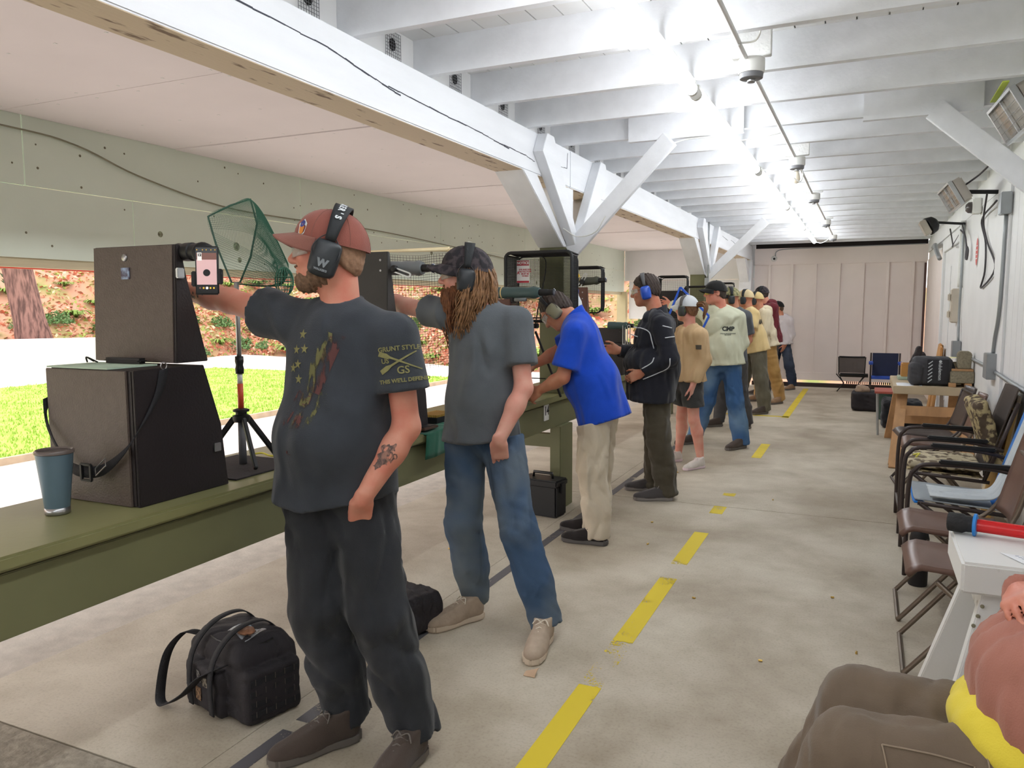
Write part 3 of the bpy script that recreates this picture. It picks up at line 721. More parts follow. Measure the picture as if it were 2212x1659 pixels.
# ---------------------------------------------------------------- hand
def hand(f, w, d, n, side, curl=0.5, spread=0.12, s=1.0, thumb=0.6):
    """palm from wrist w along d, palm normal n (palm side), side: +1 right hand. fingers bend towards n"""
    w = np.array(w, float); d = nrm(d); n = np.array(n, float); n = nrm(n - d * (n @ d)); b = np.cross(d, n) * side   # b: towards thumb
    Rm = np.stack([b, d, n], 1)
    f.cone(w - d * .02, w + d * .02 * s, .026 * s, .027 * s, .012, squash=(n, .72))
    f.rbox(w + d * .052 * s, (.039 * s, .045 * s, .0135 * s), .012 * s, Rm, k=.016)
    f.ell(w + d * .035 * s + b * .022 * s + n * .008, (.018 * s, .03 * s, .014 * s), Rm, k=.012)
    for i, (off, L, r) in enumerate([(.029, .074, .0088), (.0105, .082, .0092), (-.0085, .077, .0088), (-.027, .06, .0078)]):
        p = w + d * (.092 - .006 * abs(i - 1)) * s + b * off * s; a = 0.0; dd = nrm(d + b * spread * (1 - i) * .6)
        for seg, fr in enumerate((.46, .3, .24)):
            a += curl * (0.75 if seg == 0 else 0.85) * (1 + .08 * i); v = dd * math.cos(a) + n * math.sin(a); q = p + v * L * fr * s
            f.cone(p, q, r * s * (1 - .07 * seg), r * s * (1 - .07 * (seg + 1)), .0035); p = q
    p = w + d * .022 * s + b * .03 * s + n * .006; v = nrm(d * .75 + b * .75 * (1 - thumb * .5) + n * .35 * thumb) if thumb > .05 else nrm(d + b * .05)
    for L, r in ((.042, .0125), (.03, .0105), (.026, .0095)):
        q = p + v * L * s; f.cone(p, q, r * s, r * .93 * s, .006); p = q; v = nrm(v + d * .25 * curl + n * .28 * curl - b * .3 * curl)

# ---------------------------------------------------------------- head
def head_sdf(f, M, s=1.0, jaw=1.0, ears=True):
    R = np.array(M.to_3x3()); c = np.array(M.translation)
    P = lambda x, y, z: c + R @ (np.array((x, y, z)) * s)
    E = lambda p, r, k=.015, op='u': f.ell(P(*p), np.array(r) * s, R, k, op)
    E((0, -.008, .038), (.076, .096, .083), 0)
    E((0, .030, -.02), (.064, .066, .082), .03)
    E((0, .052, -.072), (.044 * jaw, .040, .040), .035)
    E((0, .078, -.088), (.021, .018, .018), .022)                       # chin
    for q in (-1, 1):
        E((q * .034, .079, -.018), (.022, .016, .02), .02)               # cheek
        E((q * .031, .089, .016), (.021, .012, .012), .012, 's')         # socket
        E((q * .030, .0785, .012), (.0135, .0125, .0115), .004)           # eyeball bulge under lids
        E((q * .026, .088, .031), (.026, .013, .009), .014)              # brow
        E((q * .012, .101, -.026), (.009, .010, .007), .008)             # nostril wing
        E((q * .05, .0, -.06), (.016, .035, .03), .03)                   # jaw angle
        if ears:
            E((q * .080, -.008, .002), (.010, .020, .032), .010); E((q * .088, -.002, .004), (.006, .011, .018), .006, 's')
    f.cone(P(0, .092, .024), P(0, .112, -.018), .0085 * s, .0125 * s, .014)
    E((0, .114, -.021), (.0125, .011, .0105), .010)                      # nose tip
    E((0, .092, -.046), (.022, .011, .006), .010); E((0, .0905, -.056), (.019, .011, .006), .008)   # lips
    E((0, .101, -.0508), (.022, .006, .0016), .003, 's')
    return P
# ---------------------------------------------------------------- people
def skin_mat(name, c):
    return mat(name, c, 0.5, var=0.0, col2=tuple(max(0, x - d) for x, d in zip(c, (4, 22, 20))), thr=(.35, .7), scale=14, bump=.12, bscale=220, spec=.35)
def fabric(name, c, var=.1, bump=.3, sc=9, folds=.55):
    if name in MATS: return MATS[name]
    m = mat(name, c, 0.9, var=var, scale=sc, bump=bump, bscale=260, spec=.15, sheen=.15); add_folds(m, folds); return m
def add_folds(m, st, sc=7.0):
    n = m.node_tree.nodes; l = m.node_tree.links; b = n['Principled BSDF']; bp0 = [x for x in n if x.type == 'BUMP'][0]
    tc = n.new('ShaderNodeTexCoord'); mp = n.new('ShaderNodeMapping'); mp.inputs['Scale'].default_value = (1, 1, .45); mp.inputs['Rotation'].default_value = (.35, .3, 0)
    nz = n.new('ShaderNodeTexNoise'); nz.noise_type = 'RIDGED_MULTIFRACTAL' if hasattr(nz, 'noise_type') else 'FBM'; nz.inputs['Scale'].default_value = sc; nz.inputs['Detail'].default_value = 1.5; nz.inputs['Distortion'].default_value = .7
    l.new(tc.outputs['Object'], mp.inputs[0]); l.new(mp.outputs[0], nz.inputs['Vector'])
    b2_ = n.new('ShaderNodeBump'); b2_.inputs['Strength'].default_value = min(1, st * 1.6); b2_.inputs['Distance'].default_value = .045
    l.new(nz.outputs['Fac'], b2_.inputs['Height']); l.new(bp0.outputs['Normal'], b2_.inputs['Normal']); l.new(b2_.outputs['Normal'], b.inputs['Normal'])
def shoe(parent, ank, toe_dir, m_up, m_sole, L=0.29, m_lace=None, z0=0.0, detail=True, name='shoe'):
    """ankle position and toe direction on the floor"""
    f = Field((-.07, -.12, -.01), (.07, .25, .16), 0.006 if detail else .01)
    f.cone((0, -.04, .045), (0, .07, .04), .04, .043, .02, squash=((1, 0, 0), .92)).ell((0, .13, .032), (.046, .085, .036), k=.035).cone((0, -.045, .06), (0, -.03, .11), .036, .04, .03).cone((0, .0, .085), (0, .11, .045), .032, .03, .03)
    f.cut((0, 0, .022), (0, 0, -1)); f.cut((0, -.02, .118), (0, .3, 1))
    up = f.build(name, m_up, parent)
    pts = [(.036, -.075), (.042, -.03), (.036, .03), (.047, .10), (.046, .15), (.032, .195), (.0, .212), (-.034, .19), (-.043, .14), (-.040, .08), (-.033, .02), (-.039, -.03), (-.034, -.075), (0, -.092)]
    pts = [(a * 1.07, b * 1.03) for a, b in pts]
    so = B().prism(pts, (0, 0, 0), (1, 0, 0), (0, 1, 0), .036).build('sole', m_sole, up, bevel=.008)
    if detail:
        lc = B()
        for k in range(5):
            y = .035 + k * .02; z = .105 - k * .0115
            lc.tube([(-.022, y - .006, z - .006), (0, y, z + .006), (.022, y + .006, z - .006)], .0028, 5)
        lc.tube(curve_pts([(0, .03, .112), (.02, .02, .118), (.035, .03, .10)], 4), .0026, 5); lc.tube(curve_pts([(0, .03, .112), (-.02, .022, .118), (-.036, .035, .098)], 4), .0026, 5)
        lc.build('laces', m_lace or m_sole, up, smooth=True)
        B().grid(lambda u, v: (-.0205 + .041 * u, .02 + .1 * v, .108 - .062 * v + .012 * math.sin(math.pi * u)), 6, 6, .004).build('tongue', m_up, up, smooth=True)
    y = V((toe_dir[0], toe_dir[1], 0)).normalized(); x = y.cross(V((0, 0, 1))); s = L / .305
    m = Matrix((x * s, y * s, V((0, 0, s)))).transposed().to_4x4(); m.translation = V((ank[0], ank[1], z0)) + y * .045
    up.matrix_parent_inverse = Matrix(); up.matrix_basis = m
    return up

def person(label, J, face, skin, step=.01, face_step=None, up=(0, 0, 1), bulk=1.0, belly=1.0, shirt=None, trousers=None, hs=1.0, handR=None, handL=None, shorts=False, arms_bare=True, seed=1, neck_r=.056, legs=True):
    J = {k: np.array(v, float) for k, v in J.items()}
    Mh = head_matrix(J['head'], face, up); fs = face_step or step
    upv = nrm(J['neck'] - J['pel']); r = J['shR'] - J['shL']; r = nrm(r - upv * (r @ upv)); fw = np.cross(upv, r)
    rh = J['hipR'] - J['hipL']; rh[2] = 0; rh = nrm(rh); fh = np.cross((0, 0, 1), rh)
    allp = np.array(list(J.values())); lo = allp.min(0) - .2; hi = allp.max(0) + .2; lo[2] = max(lo[2], 0.0 - .02)
    T = np.stack([r, fw, upv], 1); H = np.stack([rh, fh, (0, 0, 1)], 1)
    at = lambda t, x=0, y=0: J['pel'] + (J['neck'] - J['pel']) * t + r * x + fw * y
    hc = J['head']
    zn = [[(hc[i] - .13, hc[i] + .13, fs)] for i in range(3)]
    for side in 'RL':
        hp = {'R': handR, 'L': handL}[side]
        if hp is not None and step < .012:
            c = J['wr' + side] + nrm(hp['d']) * .08
            for i in range(3): zn[i].append((c[i] - .1, c[i] + .1, .006))
    f = Field(lo, hi, step, zn)
    head_sdf(f, Mh, hs)
    f.cone(J['neck'] - upv * .04, hc + (J['neck'] - hc) * .25 - np.array(Mh.to_3x3() @ V((0, .02, 0))), neck_r * 1.12, neck_r * .98, .03)
    for t, x, y, z in ((.78, .135, .085, .12), (.5, .13, .095, .15), (.2, .125, .1, .14)): f.ell(at(t), (x * bulk, y * bulk, z), T, .05)
    f.ell(J['pel'] + np.array((0, 0, .0)), (.12 * bulk, .085 * bulk, .09), H, .03)
    for s in 'RL':
        f.cone(J['neck'] - upv * .05, J['sh' + s], .045, .042, .04)
        f.cone(J['sh' + s], J['el' + s], .046 * bulk ** .5, .041 * bulk ** .5, .02); f.cone(J['el' + s], J['el' + s] + (J['wr' + s] - J['el' + s]) * .35, .041 * bulk ** .5, .042 * bulk ** .5, .02); f.cone(J['el' + s] + (J['wr' + s] - J['el' + s]) * .3, J['wr' + s], .042 * bulk ** .5, .028, .02)
        hp = {'R': handR, 'L': handL}[s]
        if hp is None: hp = dict(d=J['wr' + s] - J['el' + s], n=fw, curl=.5)
        hand(f, J['wr' + s], hp['d'], hp['n'], 1 if s == 'R' else -1, hp.get('curl', .5), s=hp.get('s', 1.0), thumb=hp.get('thumb', .6))
        if legs:
            f.cone(J['hip' + s], J['knee' + s], .066, .05, .015)
            c2 = J['knee' + s] + (J['ank' + s] - J['knee' + s]) * .3 - fh * .012
            f.cone(J['knee' + s], c2, .05, .054, .02); f.cone(c2, J['ank' + s], .054, .033, .02)
            f.ell(J['ank' + s] + np.array((0, 0, -.045)), (.035, .05, .04), None, .02)
    body = f.build('person', skin); tag(body, label, 'person')
    out = dict(body=body, Mh=Mh, Mw=Mh @ Matrix.Scale(hs, 4), hs=hs, T=(r, fw, upv), at=at, J=J)
    # --- shirt
    if shirt:
        S = dict(sl=.62, slR=None, slL=None, hem=-.08, r=.082, fold=.009, ff=28, m=None, name='t_shirt', neck=.02, ease=1.0, flare=1.0, sr=.095); S.update(shirt)
        f = Field(lo, hi, step if step > .007 else .007)
        e = S['ease']
        f.ell(at(.80), (.165 * bulk * e, .108 * bulk * e, .135), T, 0)
        f.ell(at(.55, 0, .008), (.158 * bulk * e, .122 * bulk * e, .19), T, .06)
        f.ell(at(.24, 0, .018 * belly), (.155 * bulk * e * belly ** .5, .126 * bulk * e * belly, .17), T, .07)
        f.cone(at(.16), J['pel'] + upv * S['hem'], .165 * bulk * e * S['flare'] * belly ** .3, .19 * bulk * e * S['flare'], .05, squash=(fh, .8), cap=True)
        f.cone(at(.97, 0, -.01), at(.86), .062, .09, .04)
        for s in 'RL':
            f.cone(at(.95, 0, -.012), J['sh' + s], .056, .062 * e, .05)
            sl = S['sl' + s] if S['sl' + s] is not None else S['sl']
            if sl <= 1:
                f.cone(J['sh' + s], J['sh' + s] + (J['el' + s] - J['sh' + s]) * sl, .070 * bulk ** .5 * e, S['sr'] * .82 * bulk ** .5, .035, cap=True)
            else:
                f.cone(J['sh' + s], J['el' + s], .070 * e * bulk ** .5, .063 * e, .035)
                f.cone(J['el' + s], J['el' + s] + (J['wr' + s] - J['el' + s]) * (sl - 1), .064 * e, .046 * e, .02, cap=True)
                f.noise(wr_cloth(S['fold'] * .8, S['ff'] * 1.15, seed, .5))
        f.ell(J['neck'] + upv * (S['neck'] + .062) + fw * .022, (.073, .082, .075), T, .006, 's')
        f.cut(J['pel'] + upv * S['hem'], (-upv) + np.array(S.get('hemtilt', (0, 0, 0))))
        out['shirt'] = f.build(S['name'], S['m'], body)
        if S.get('collar'):
            cc = J['neck'] + upv * (S['neck'] - .006); B_ = B(); pts = []
            for k in range(28):
                a = 2 * math.pi * k / 28; pts.append(V(cc + r * .073 * math.cos(a) + fw * (.066 * math.sin(a) + .004) + upv * (-.026 * math.sin(a) + .004)))
            out['collar'] = B_.tube(pts, S['collar'], 8, closed=True).build('collar', S.get('mc') or S['m'], out['shirt'], smooth=True)
    if trousers:
        S = dict(top=.12, hip=.165, r0=.1, r1=.078, r2=.07, fold=.01, ff=26, m=None, name='trousers', end=0.0, len=1.0, bunch=.0); S.update(trousers)
        f = Field(lo, hi, max(step, .008))
        pe = J['pel']; f.ell(pe + np.array((0, 0, .0)), (S['hip'] * bulk, .125 * bulk, .14), H, 0)
        f.cone(pe + upv * .02, pe + upv * S['top'], .15 * bulk, .145 * bulk, .04, squash=(fh, .8), cap=True)
        for s in 'RL':
            h, k, a = J['hip' + s], J['knee' + s], J['ank' + s]
            f.cone(h, k + (0 if S['len'] >= 1 else 1) * (h - k) * (.5 - S['len']), S['r0'] * .92 * bulk ** .5, S['r1'], .04, cap=S['len'] < 1)
            if S['len'] >= 1:
                en = a + nrm(a - k) * S['end']
                f.cone(k, k + (en - k) * .55 - fh * .008, S['r1'], (S['r1'] + S['r2']) / 2 + .004, .03); f.cone(k + (en - k) * .5 - fh * .006, en, (S['r1'] + S['r2']) / 2 + .003, S['r2'], .03, cap=True)
                if S['bunch']:
                    for q, rr in ((.74, 1.0), (.85, 1.06), (.95, 1.12)): f.ell(k + (en - k) * q + fh * .006 * (1 if q == .85 else -1), (S['r2'] * rr, S['r2'] * rr, S['bunch']), None, .012)
                    f.cut(en, (en - k) / np.linalg.norm(en - k), en - .13, en + .13) if S.get('cutend') else None
        f.noise(wr_cloth(S['fold'] * .8, S['ff'] * 1.3, seed + 5, .9))
        if shirt: f.cut(pe + upv * (shirt.get('hem', -.08) + .02), upv + 1.0 * np.array([-q for q in shirt.get('hemtilt', (0, 0, 0))]))
        f.cut((0, 0, .012), (0, 0, -1))
        out['trousers'] = f.build(S['name'], S['m'], body)
    return out
def wr_cloth(amp, fr, seed, zs=.75):
    a = wr(amp, fr, seed, (1, 1, zs)); b = wr(amp * .45, fr * 2.3, seed + 50, (1, 1, zs * .8))
    return lambda x, y, z: a(x, y, z) + b(x, y, z)
def hair(parent, M, m, s=1.0, seed=2, long=0.0, top=True, step=.006, fuzz=.003, name='hair', inflate=.008):
    R = np.array(M.to_3x3()); c = np.array(M.translation); f = Field(c - .17, c + .17, step)
    f.ell(c + R @ np.array((0, -.012, .036)) * s, np.array((.076 + inflate, .094 + inflate, .083 + inflate)) * s, R, 0)
    f.ell(c + R @ np.array((0, -.03, -.02)) * s, np.array((.073 + inflate * .6, .074 + inflate * .6, .07)) * s, R, .03)
    n = R @ np.array((0, .64, -.76)); f.cut(c + n * .002, n)
    n = R @ np.array((0, .9, -.15)); f.cut(c + R @ np.array((0, .074, .06)) * s, n)
    if not top: f.cut(c + R @ np.array((0, 0, .045)) * s, R @ np.array((0, 0, 1)))
    rs = np.random.RandomState(seed)
    f.noise(lambda x, y, z: fuzz * (np.sin(160 * x + 40 * z) * np.sin(150 * y + 20) + .7 * np.sin(310 * x + 90 * y + 200 * z)))
    return f.build(name, m, parent)
def beard(parent, M, m, s=1.0, step=.005, inflate=.007, fuzz=.003, drop=0.0):
    R = np.array(M.to_3x3()); c = np.array(M.translation); f = Field(c - .17, c + .16, step)
    P = lambda *q: c + R @ np.array(q) * s
    E = lambda p, r, k=.02, op='u': f.ell(P(*p), np.array(r) * s, R, k, op)
    i = inflate
    E((0, .050, -.072), (.046 + i, .042 + i, .042 + i), 0); E((0, .079, -.09 - drop), (.024 + i, .020 + i, .022 + i), .02)
    for q in (-1, 1): E((q * .048, .008, -.056), (.019 + i * .6, .045 + i * .3, .036 + i), .03); E((q * .012, .0985, -.039), (.016, .007, .007), .008)
    E((0, .1, -.0505), (.017, .018, .0055), .004, 's')
    n = R @ np.array((0, .42, .9)); f.cut(P(0, .088, -.032), n)
    f.noise(lambda x, y, z: fuzz * (np.sin(230 * x + 60 * z) * np.sin(210 * y + 90 * z + 2) + .6 * np.sin(400 * x + 300 * y + 160 * z)))
    return f.build('beard', m, parent)
def decal(target, v2, f2, o, ux, uy, m, name='print', parent=None, off=.0025, sub=0):
    """lay a flat shape onto a curved garment, ray by ray"""
    me = target.data; bv = BVHTree.FromPolygons([tuple(v.co) for v in me.vertices], [tuple(p.vertices) for p in me.polygons])
    ux = V(ux).normalized(); uy = V(uy).normalized(); n = ux.cross(uy); out = []; o = V(o)
    for a in v2:
        p = o + ux * a[0] + uy * a[1]; h = bv.ray_cast(p + n * .2, -n, .5)
        out.append((h[0] + n * off) if h[0] is not None else p)
    q = bpy.data.meshes.new(name); q.from_pydata(out, [], f2); q.materials.append(m)
    return link(bpy.data.objects.new(name, q), parent or target)
def subgrid(w, h, nx, ny, fn=None):
    vs = [((i / nx - .5) * w, (j / ny - .5) * h) for i in range(nx + 1) for j in range(ny + 1)]
    if fn: vs = [fn(*v) for v in vs]
    return vs, [(i * (ny + 1) + j, (i + 1) * (ny + 1) + j, (i + 1) * (ny + 1) + j + 1, i * (ny + 1) + j + 1) for i in range(nx) for j in range(ny)]
def star(r): return [(r * (1 if k % 2 == 0 else .4) * math.sin(k * math.pi / 5), r * (1 if k % 2 == 0 else .4) * math.cos(k * math.pi / 5)) for k in range(10)], [tuple(range(10))]
def worn(name, c, thr):
    m = bpy.data.materials.new(name); m.use_nodes = True; t = m.node_tree; n = t.nodes; l = t.links; b = n['Principled BSDF']; b.inputs['Base Color'].default_value = lin(c); b.inputs['Roughness'].default_value = .9
    tc = n.new('ShaderNodeTexCoord'); mp = n.new('ShaderNodeMapping'); mp.inputs['Scale'].default_value = (60, 60, 14); mp.inputs['Rotation'].default_value = (0, -.5, 0); nz = n.new('ShaderNodeTexNoise'); nz.inputs['Scale'].default_value = 1; nz.inputs['Detail'].default_value = 3
    l.new(tc.outputs['Object'], mp.inputs[0]); l.new(mp.outputs[0], nz.inputs[0]); r = n.new('ShaderNodeValToRGB'); r.color_ramp.elements[0].position = thr - .06; r.color_ramp.elements[1].position = thr + .06; l.new(nz.outputs['Fac'], r.inputs[0]); l.new(r.outputs[0], b.inputs['Alpha']); return m

SK1 = skin_mat('skin_tanned', (206, 144, 122)); SK2 = skin_mat('skin_fair', (218, 164, 146)); SK3 = skin_mat('skin_medium', (196, 140, 112))
M_hairb = mat('brown_hair', (88, 66, 48), .6, var=.35, scale=60, bump=.6, bscale=300); M_haird = mat('dark_hair', (58, 46, 40), .6, var=.3, scale=60, bump=.6, bscale=300)
M_beard1 = mat('greying_brown_beard', (118, 92, 72), .8, var=.35, scale=90, bump=.6, bscale=300)
M_muff = mat('muff_charcoal', (44, 48, 52), .42, var=.05); M_band = mat('band_black', (34, 37, 40), .7, bump=.3)
def strands(parent, name, m, lines, r0, r1, n=5):
    b = B()
    for L in lines:
        k = len(L); b.tube(L, [r0 + (r1 - r0) * (i / (k - 1)) ** 2 for i in range(k)], n)
    return b.build(name, m, parent, smooth=True)
# ---- nearest shooter
F_tee1 = fabric('black_tee', (58, 62, 68), .14); F_tr1 = fabric('black_trousers', (48, 50, 54), .14)
J1 = dict(pel=(-1.635, 2.13, .93), neck=(-1.605, 2.14, 1.505), head=(-1.632, 2.12, 1.675), shR=(-1.79, 2.11, 1.455), elR=(-2.115, 2.16, 1.525), wrR=(-2.40, 2.17, 1.575), shL=(-1.405, 2.16, 1.405), elL=(-1.368, 2.16, 1.105), wrL=(-1.455, 2.025, .882),
          hipR=(-1.715, 2.11, .90), kneeR=(-1.665, 2.06, .47), ankR=(-1.60, 2.12, .085), hipL=(-1.555, 2.15, .90), kneeL=(-1.445, 2.10, .47), ankL=(-1.325, 2.12, .085))
p1 = person('man in brown cap and black graphic t-shirt aiming with one arm', J1, (-.84, -.54, .03), SK1, step=.009, face_step=.0042, bulk=1.17, belly=1.25, seed=3, neck_r=.061, hs=1.07,
            shirt=dict(m=F_tee1, hem=-.10, hemtilt=(.25, 0, 0), sl=.6, slR=.42, fold=.013, ff=20, collar=.008, sr=.104, neck=.012), trousers=dict(m=F_tr1, r0=.118, r1=.096, r2=.078, end=.02, fold=.016, ff=17, hip=.165),
            handL=dict(d=(-.38, .36, -1), n=(-.5, .7, 0), curl=.05, thumb=.0, s=.95), handR=dict(d=(-1, .02, .15), n=(.1, -.2, -1), curl=1.2))
b1 = p1['body']; Mh = p1['Mh']; Mw = p1['Mw']
SH_d = fabric('dark_worn_shoe', (74, 64, 58), folds=.1); SO_d = mat('dark_sole', (104, 98, 92), .8)
shoe(b1, (-1.585, 2.085, 0), (-.5, -.87), SH_d, SO_d, .33, SO_d); shoe(b1, (-1.315, 2.09, 0), (.02, -1), SH_d, SO_d, .33, SO_d)
F_cap1 = fabric('brown_cap', (140, 84, 74)); F_br1 = fabric('brown_brim', (134, 90, 80))
c1 = hcap(F_cap1, F_br1, b1, Mw @ Matrix.Rotation(.1, 4, 'X'))
hair(b1, Mh, mat('cropped_hair', (150, 116, 92), .8, var=.2, scale=90), s=1.07, inflate=.003, top=False, fuzz=.0015)
beard(b1, Mh, M_beard1, s=1.07, inflate=.006)
hm1 = hmuffs(M_muff, M_band, b1, Mw, cup=(.024, .041, .054), tilt=.30, top=.15, bw=.027)
hglasses(b1, Mw)
M_letter = mat('print_white', (205, 210, 212), .7, var=.05); M_olive = mat('print_olive', (128, 124, 80), .8, var=.12, scale=60)
# lettering on the headband and on the cup
for ch, a in zip("WALKER'S", [8, 15, 22, 28, 34, 40, 45, 49]):
    pass
Lm = Matrix.Rotation(0, 4, 'X')
def band_text(root, body, size, u0, du, bw=.027, off=.098, top=.145, m=M_letter):
    u = u0
    for ch in body:
        a = math.pi * (.02 + .96 * u); rr = off + .012 + .001; P = V((rr * math.cos(a), 0, .02 + (top + .001 - .02) * math.sin(a) ** .75))
        a2 = a + .01; P2 = V((rr * math.cos(a2), 0, .02 + (top + .001 - .02) * math.sin(a2) ** .75)); tx = (P2 - P).normalized(); ty = V((0, -1, 0)); n = tx.cross(ty)
        if n.z < 0: ty = -ty; n = -n
        vs, fs = text_mesh(ch, size, .0012); flat(vs, fs, P + n * .009, tx, ty, root, 'lettering', m); u += du
band_text(hm1, "WALKER'S", .026, .46, .052, top=.15)
lc = [o for o in hm1.children if o.name.startswith('cup')][0]     # left cup (x < 0)
def cup_mark(cup, s, m, words, off=.034):
    vs, fs = text_mesh('W', .03, .002); flat(vs, fs, (s * off, .0, -.016), (0, -s * -1 if s > 0 else -1, 0), (0, 0, 1), cup, 'logo', m, .0)
    vs, fs = text_mesh(words, .0085, .0006); flat(vs, fs, (s * (off - .001), .0, -.036), (0, 1 if s > 0 else -1, 0), (0, 0, 1), cup, 'lettering', m, .0)
cup_mark(lc, -1, mat('print_grey', (120, 126, 130), .6), "WALKER'S")
# cap badge
r_, f_, u_ = (np.array(Mh.to_3x3().col[i]) for i in range(3))
cp = np.array(Mh.translation)
# chest print: worn flag
sh = p1['shirt']; rr, fw, upv = p1['T']; at1 = p1['at']
nd = V(nrm(fw * .9 - rr * -.1)); ux = V(nrm(np.cross(upv, fw))) * -1
ux = V(np.cross(np.array((0, 0, 1)), np.array(nd))).normalized(); uy = nd.cross(ux)
def chest(v2, f2, dx, dz, m, name): return decal(sh, v2, f2, V(at1(.55)) + ux * dx + uy * dz, ux, uy, m, name)
W1 = worn('print_worn_olive', (100, 98, 62), .54); W2 = worn('print_worn_red', (88, 54, 52), .53)
for dx, dz in ((-.045, .165), (-.068, .115), (-.032, .118), (-.058, .068), (-.05, .02), (-.08, .055)):
    v2, f2 = star(.017); chest(v2, f2, dx, dz, M_olive, 'star')
def band(x0, z0, x1, z1, w, m, nm):
    d = V((x1 - x0, z1 - z0, 0)); L = d.length; d.normalize(); q = V((-d.y, d.x, 0))
    v2, f2 = subgrid(L, w, 24, 8); v2 = [tuple((d * a + q * b)[:2]) for a, b in v2]; chest(v2, f2, (x0 + x1) / 2, (z0 + z1) / 2, m, nm)
band(.035, .16, -.045, -.19, .035, W1, 'print_band'); band(.085, .165, .015, -.02, .045, W2, 'print_band'); band(.06, .17, .0, 0.0, .03, W1, 'print_band'); band(.0, -.02, -.05, -.22, .03, W2, 'print_band'); band(-.03, -.02, -.085, -.13, .03, W2, 'print_band'); band(.05, -.02, .0, -.16, .02, W1, 'print_band')
# sleeve print
ax_ = nrm(J1_el := np.array(J1['elL']) - np.array(J1['shL'])); so = np.array(J1['shL']) + ax_ * .09
sn = V((.45, -.89, .1)).normalized(); sy_ = (V(-ax_) - sn * V(-ax_).dot(sn)).normalized(); sx_ = sy_.cross(sn)
def slv(v2, f2, dx, dz, nm): return decal(sh, v2, f2, V(so) + sx_ * dx + sy_ * dz, sx_, sy_, M_olive, nm, off=.003)
for w, sz, dx, dz in (('GRUNT STYLE', .021, .012, .045), ('US', .022, -.035, .008), ('GS', .034, .02, -.026), ("THIS WE'LL DEFEND", .0175, .018, -.058)):
    v2, f2 = text_mesh(w, sz, .0006); slv(v2, f2, dx, dz, 'lettering')
for s_ in (1, -1):
    a_ = .45 * s_; poly = []
    for t, h in ((-.07, .006), (-.045, .008), (-.03, .0035), (.075, .0018)): poly.append((t, h))
    poly = poly + [(t, -h * (1.6 if t < -.06 else 1)) for t, h in poly[::-1]]
    nseg = []; fseg = []
    for i in range(3):
        q = [poly[i], poly[i + 1], poly[-(i + 2)], poly[-(i + 1)]]
        for k in range(6):
            t0, t1 = k / 6, (k + 1) / 6; n0 = len(nseg)
            P = lambda A, B_, t: (A[0] + (B_[0] - A[0]) * t, A[1] + (B_[1] - A[1]) * t)
            nseg += [P(q[0], q[1], t0), P(q[0], q[1], t1), P(q[3], q[2], t1), P(q[3], q[2], t0)]; fseg.append((n0, n0 + 1, n0 + 2, n0 + 3))
    nseg = [((x * math.cos(a_) - y * math.sin(a_)) * s_ * (1 if s_ > 0 else -1) , x * math.sin(a_) * 1 + y * math.cos(a_)) for x, y in nseg]
    slv(nseg, fseg, .01, .005, 'crossed_rifle')
# tattoos
M_tat = mat('tattoo_ink', (86, 70, 66), .6, col2=(150, 110, 96), thr=(.45, .6), scale=70)
el, wl = np.array(J1['elL']), np.array(J1['wrL']); c_ = el + (wl - el) * .42; ad = V(nrm(wl - el)); tn = V((.35, -.9, .3)); tn = (tn - ad * tn.dot(ad)).normalized(); tx = ad.cross(tn)
def blob(k, n=20, sd=1): rs = np.random.RandomState(sd); return [(k * (1 + .35 * math.sin(3 * a + sd) + .15 * rs.normal()) * math.cos(a), k * 1.5 * (1 + .3 * math.cos(4 * a + sd)) * math.sin(a)) for a in [2 * math.pi * i / n for i in range(n)]], [tuple(range(n))]
for dx, dz, k, sd in ((.0, .012, .018, 1), (.012, -.012, .013, 2), (-.02, .0, .012, 3), (.008, .04, .011, 5), (-.01, -.03, .009, 7)):
    v2, f2 = blob(k, sd=sd); decal(b1, v2, f2, V(c_) + tx * dx + ad * dz, tx, tn.cross(tx), M_tat, 'tattoo', off=.001)
er, wrr = np.array(J1['elR']), np.array(J1['wrR']); c_ = er + (wrr - er) * .42
for dx, dz, k, sd in ((-.03, .0, .009, 4), (0, .004, .008, 6), (.028, .01, .007, 8)):
    v2, f2 = blob(k, sd=sd); decal(b1, v2, f2, V(c_) + V((dx, 0, dz)), (.98, .15, 0), (0, 0, 1), M_tat, 'tattoo', off=.001)
# cap emblem
v2, f2 = hdiv([(.0, .03), (.018, .012), (.014, -.02), (0, -.03), (-.014, -.02), (-.018, .012)])
capf = V(Mw @ V((-.055, .075, .075))); cn = (Mw.to_3x3() @ V((-.62, .62, .48))).normalized(); cx = V((0, 0, 1)).cross(cn).normalized(); cy = cn.cross(cx)
def capd(v2, f2, m, nm, off): 
    q = c1.copy(); me = c1.data; bv = BVHTree.FromPolygons([tuple(c1.matrix_world @ v.co) for v in me.vertices], [tuple(p.vertices) for p in me.polygons]); out_ = []
    for a in v2:
        p = capf + cx * a[0] + cy * a[1]; h = bv.ray_cast(p + cn * .1, -cn, .3); out_.append((h[0] if h[0] else p) + cn * off)
    me2 = bpy.data.meshes.new(nm); me2.from_pydata(out_, [], f2); me2.materials.append(m); o = link(bpy.data.objects.new(nm, me2), b1); bpy.data.objects.remove(q); return o
bpy.context.view_layer.update()
capd(v2, f2, M_letter, 'cap_emblem', .002); capd([(x * .6 , y * .6 - .007) for x, y in v2], f2, mat('emblem_orange', (206, 130, 60), .7), 'cap_emblem', .003); capd([(x * .6, y * .45 + .011) for x, y in v2], f2, mat('emblem_blue', (60, 66, 130), .7), 'cap_emblem', .0035)

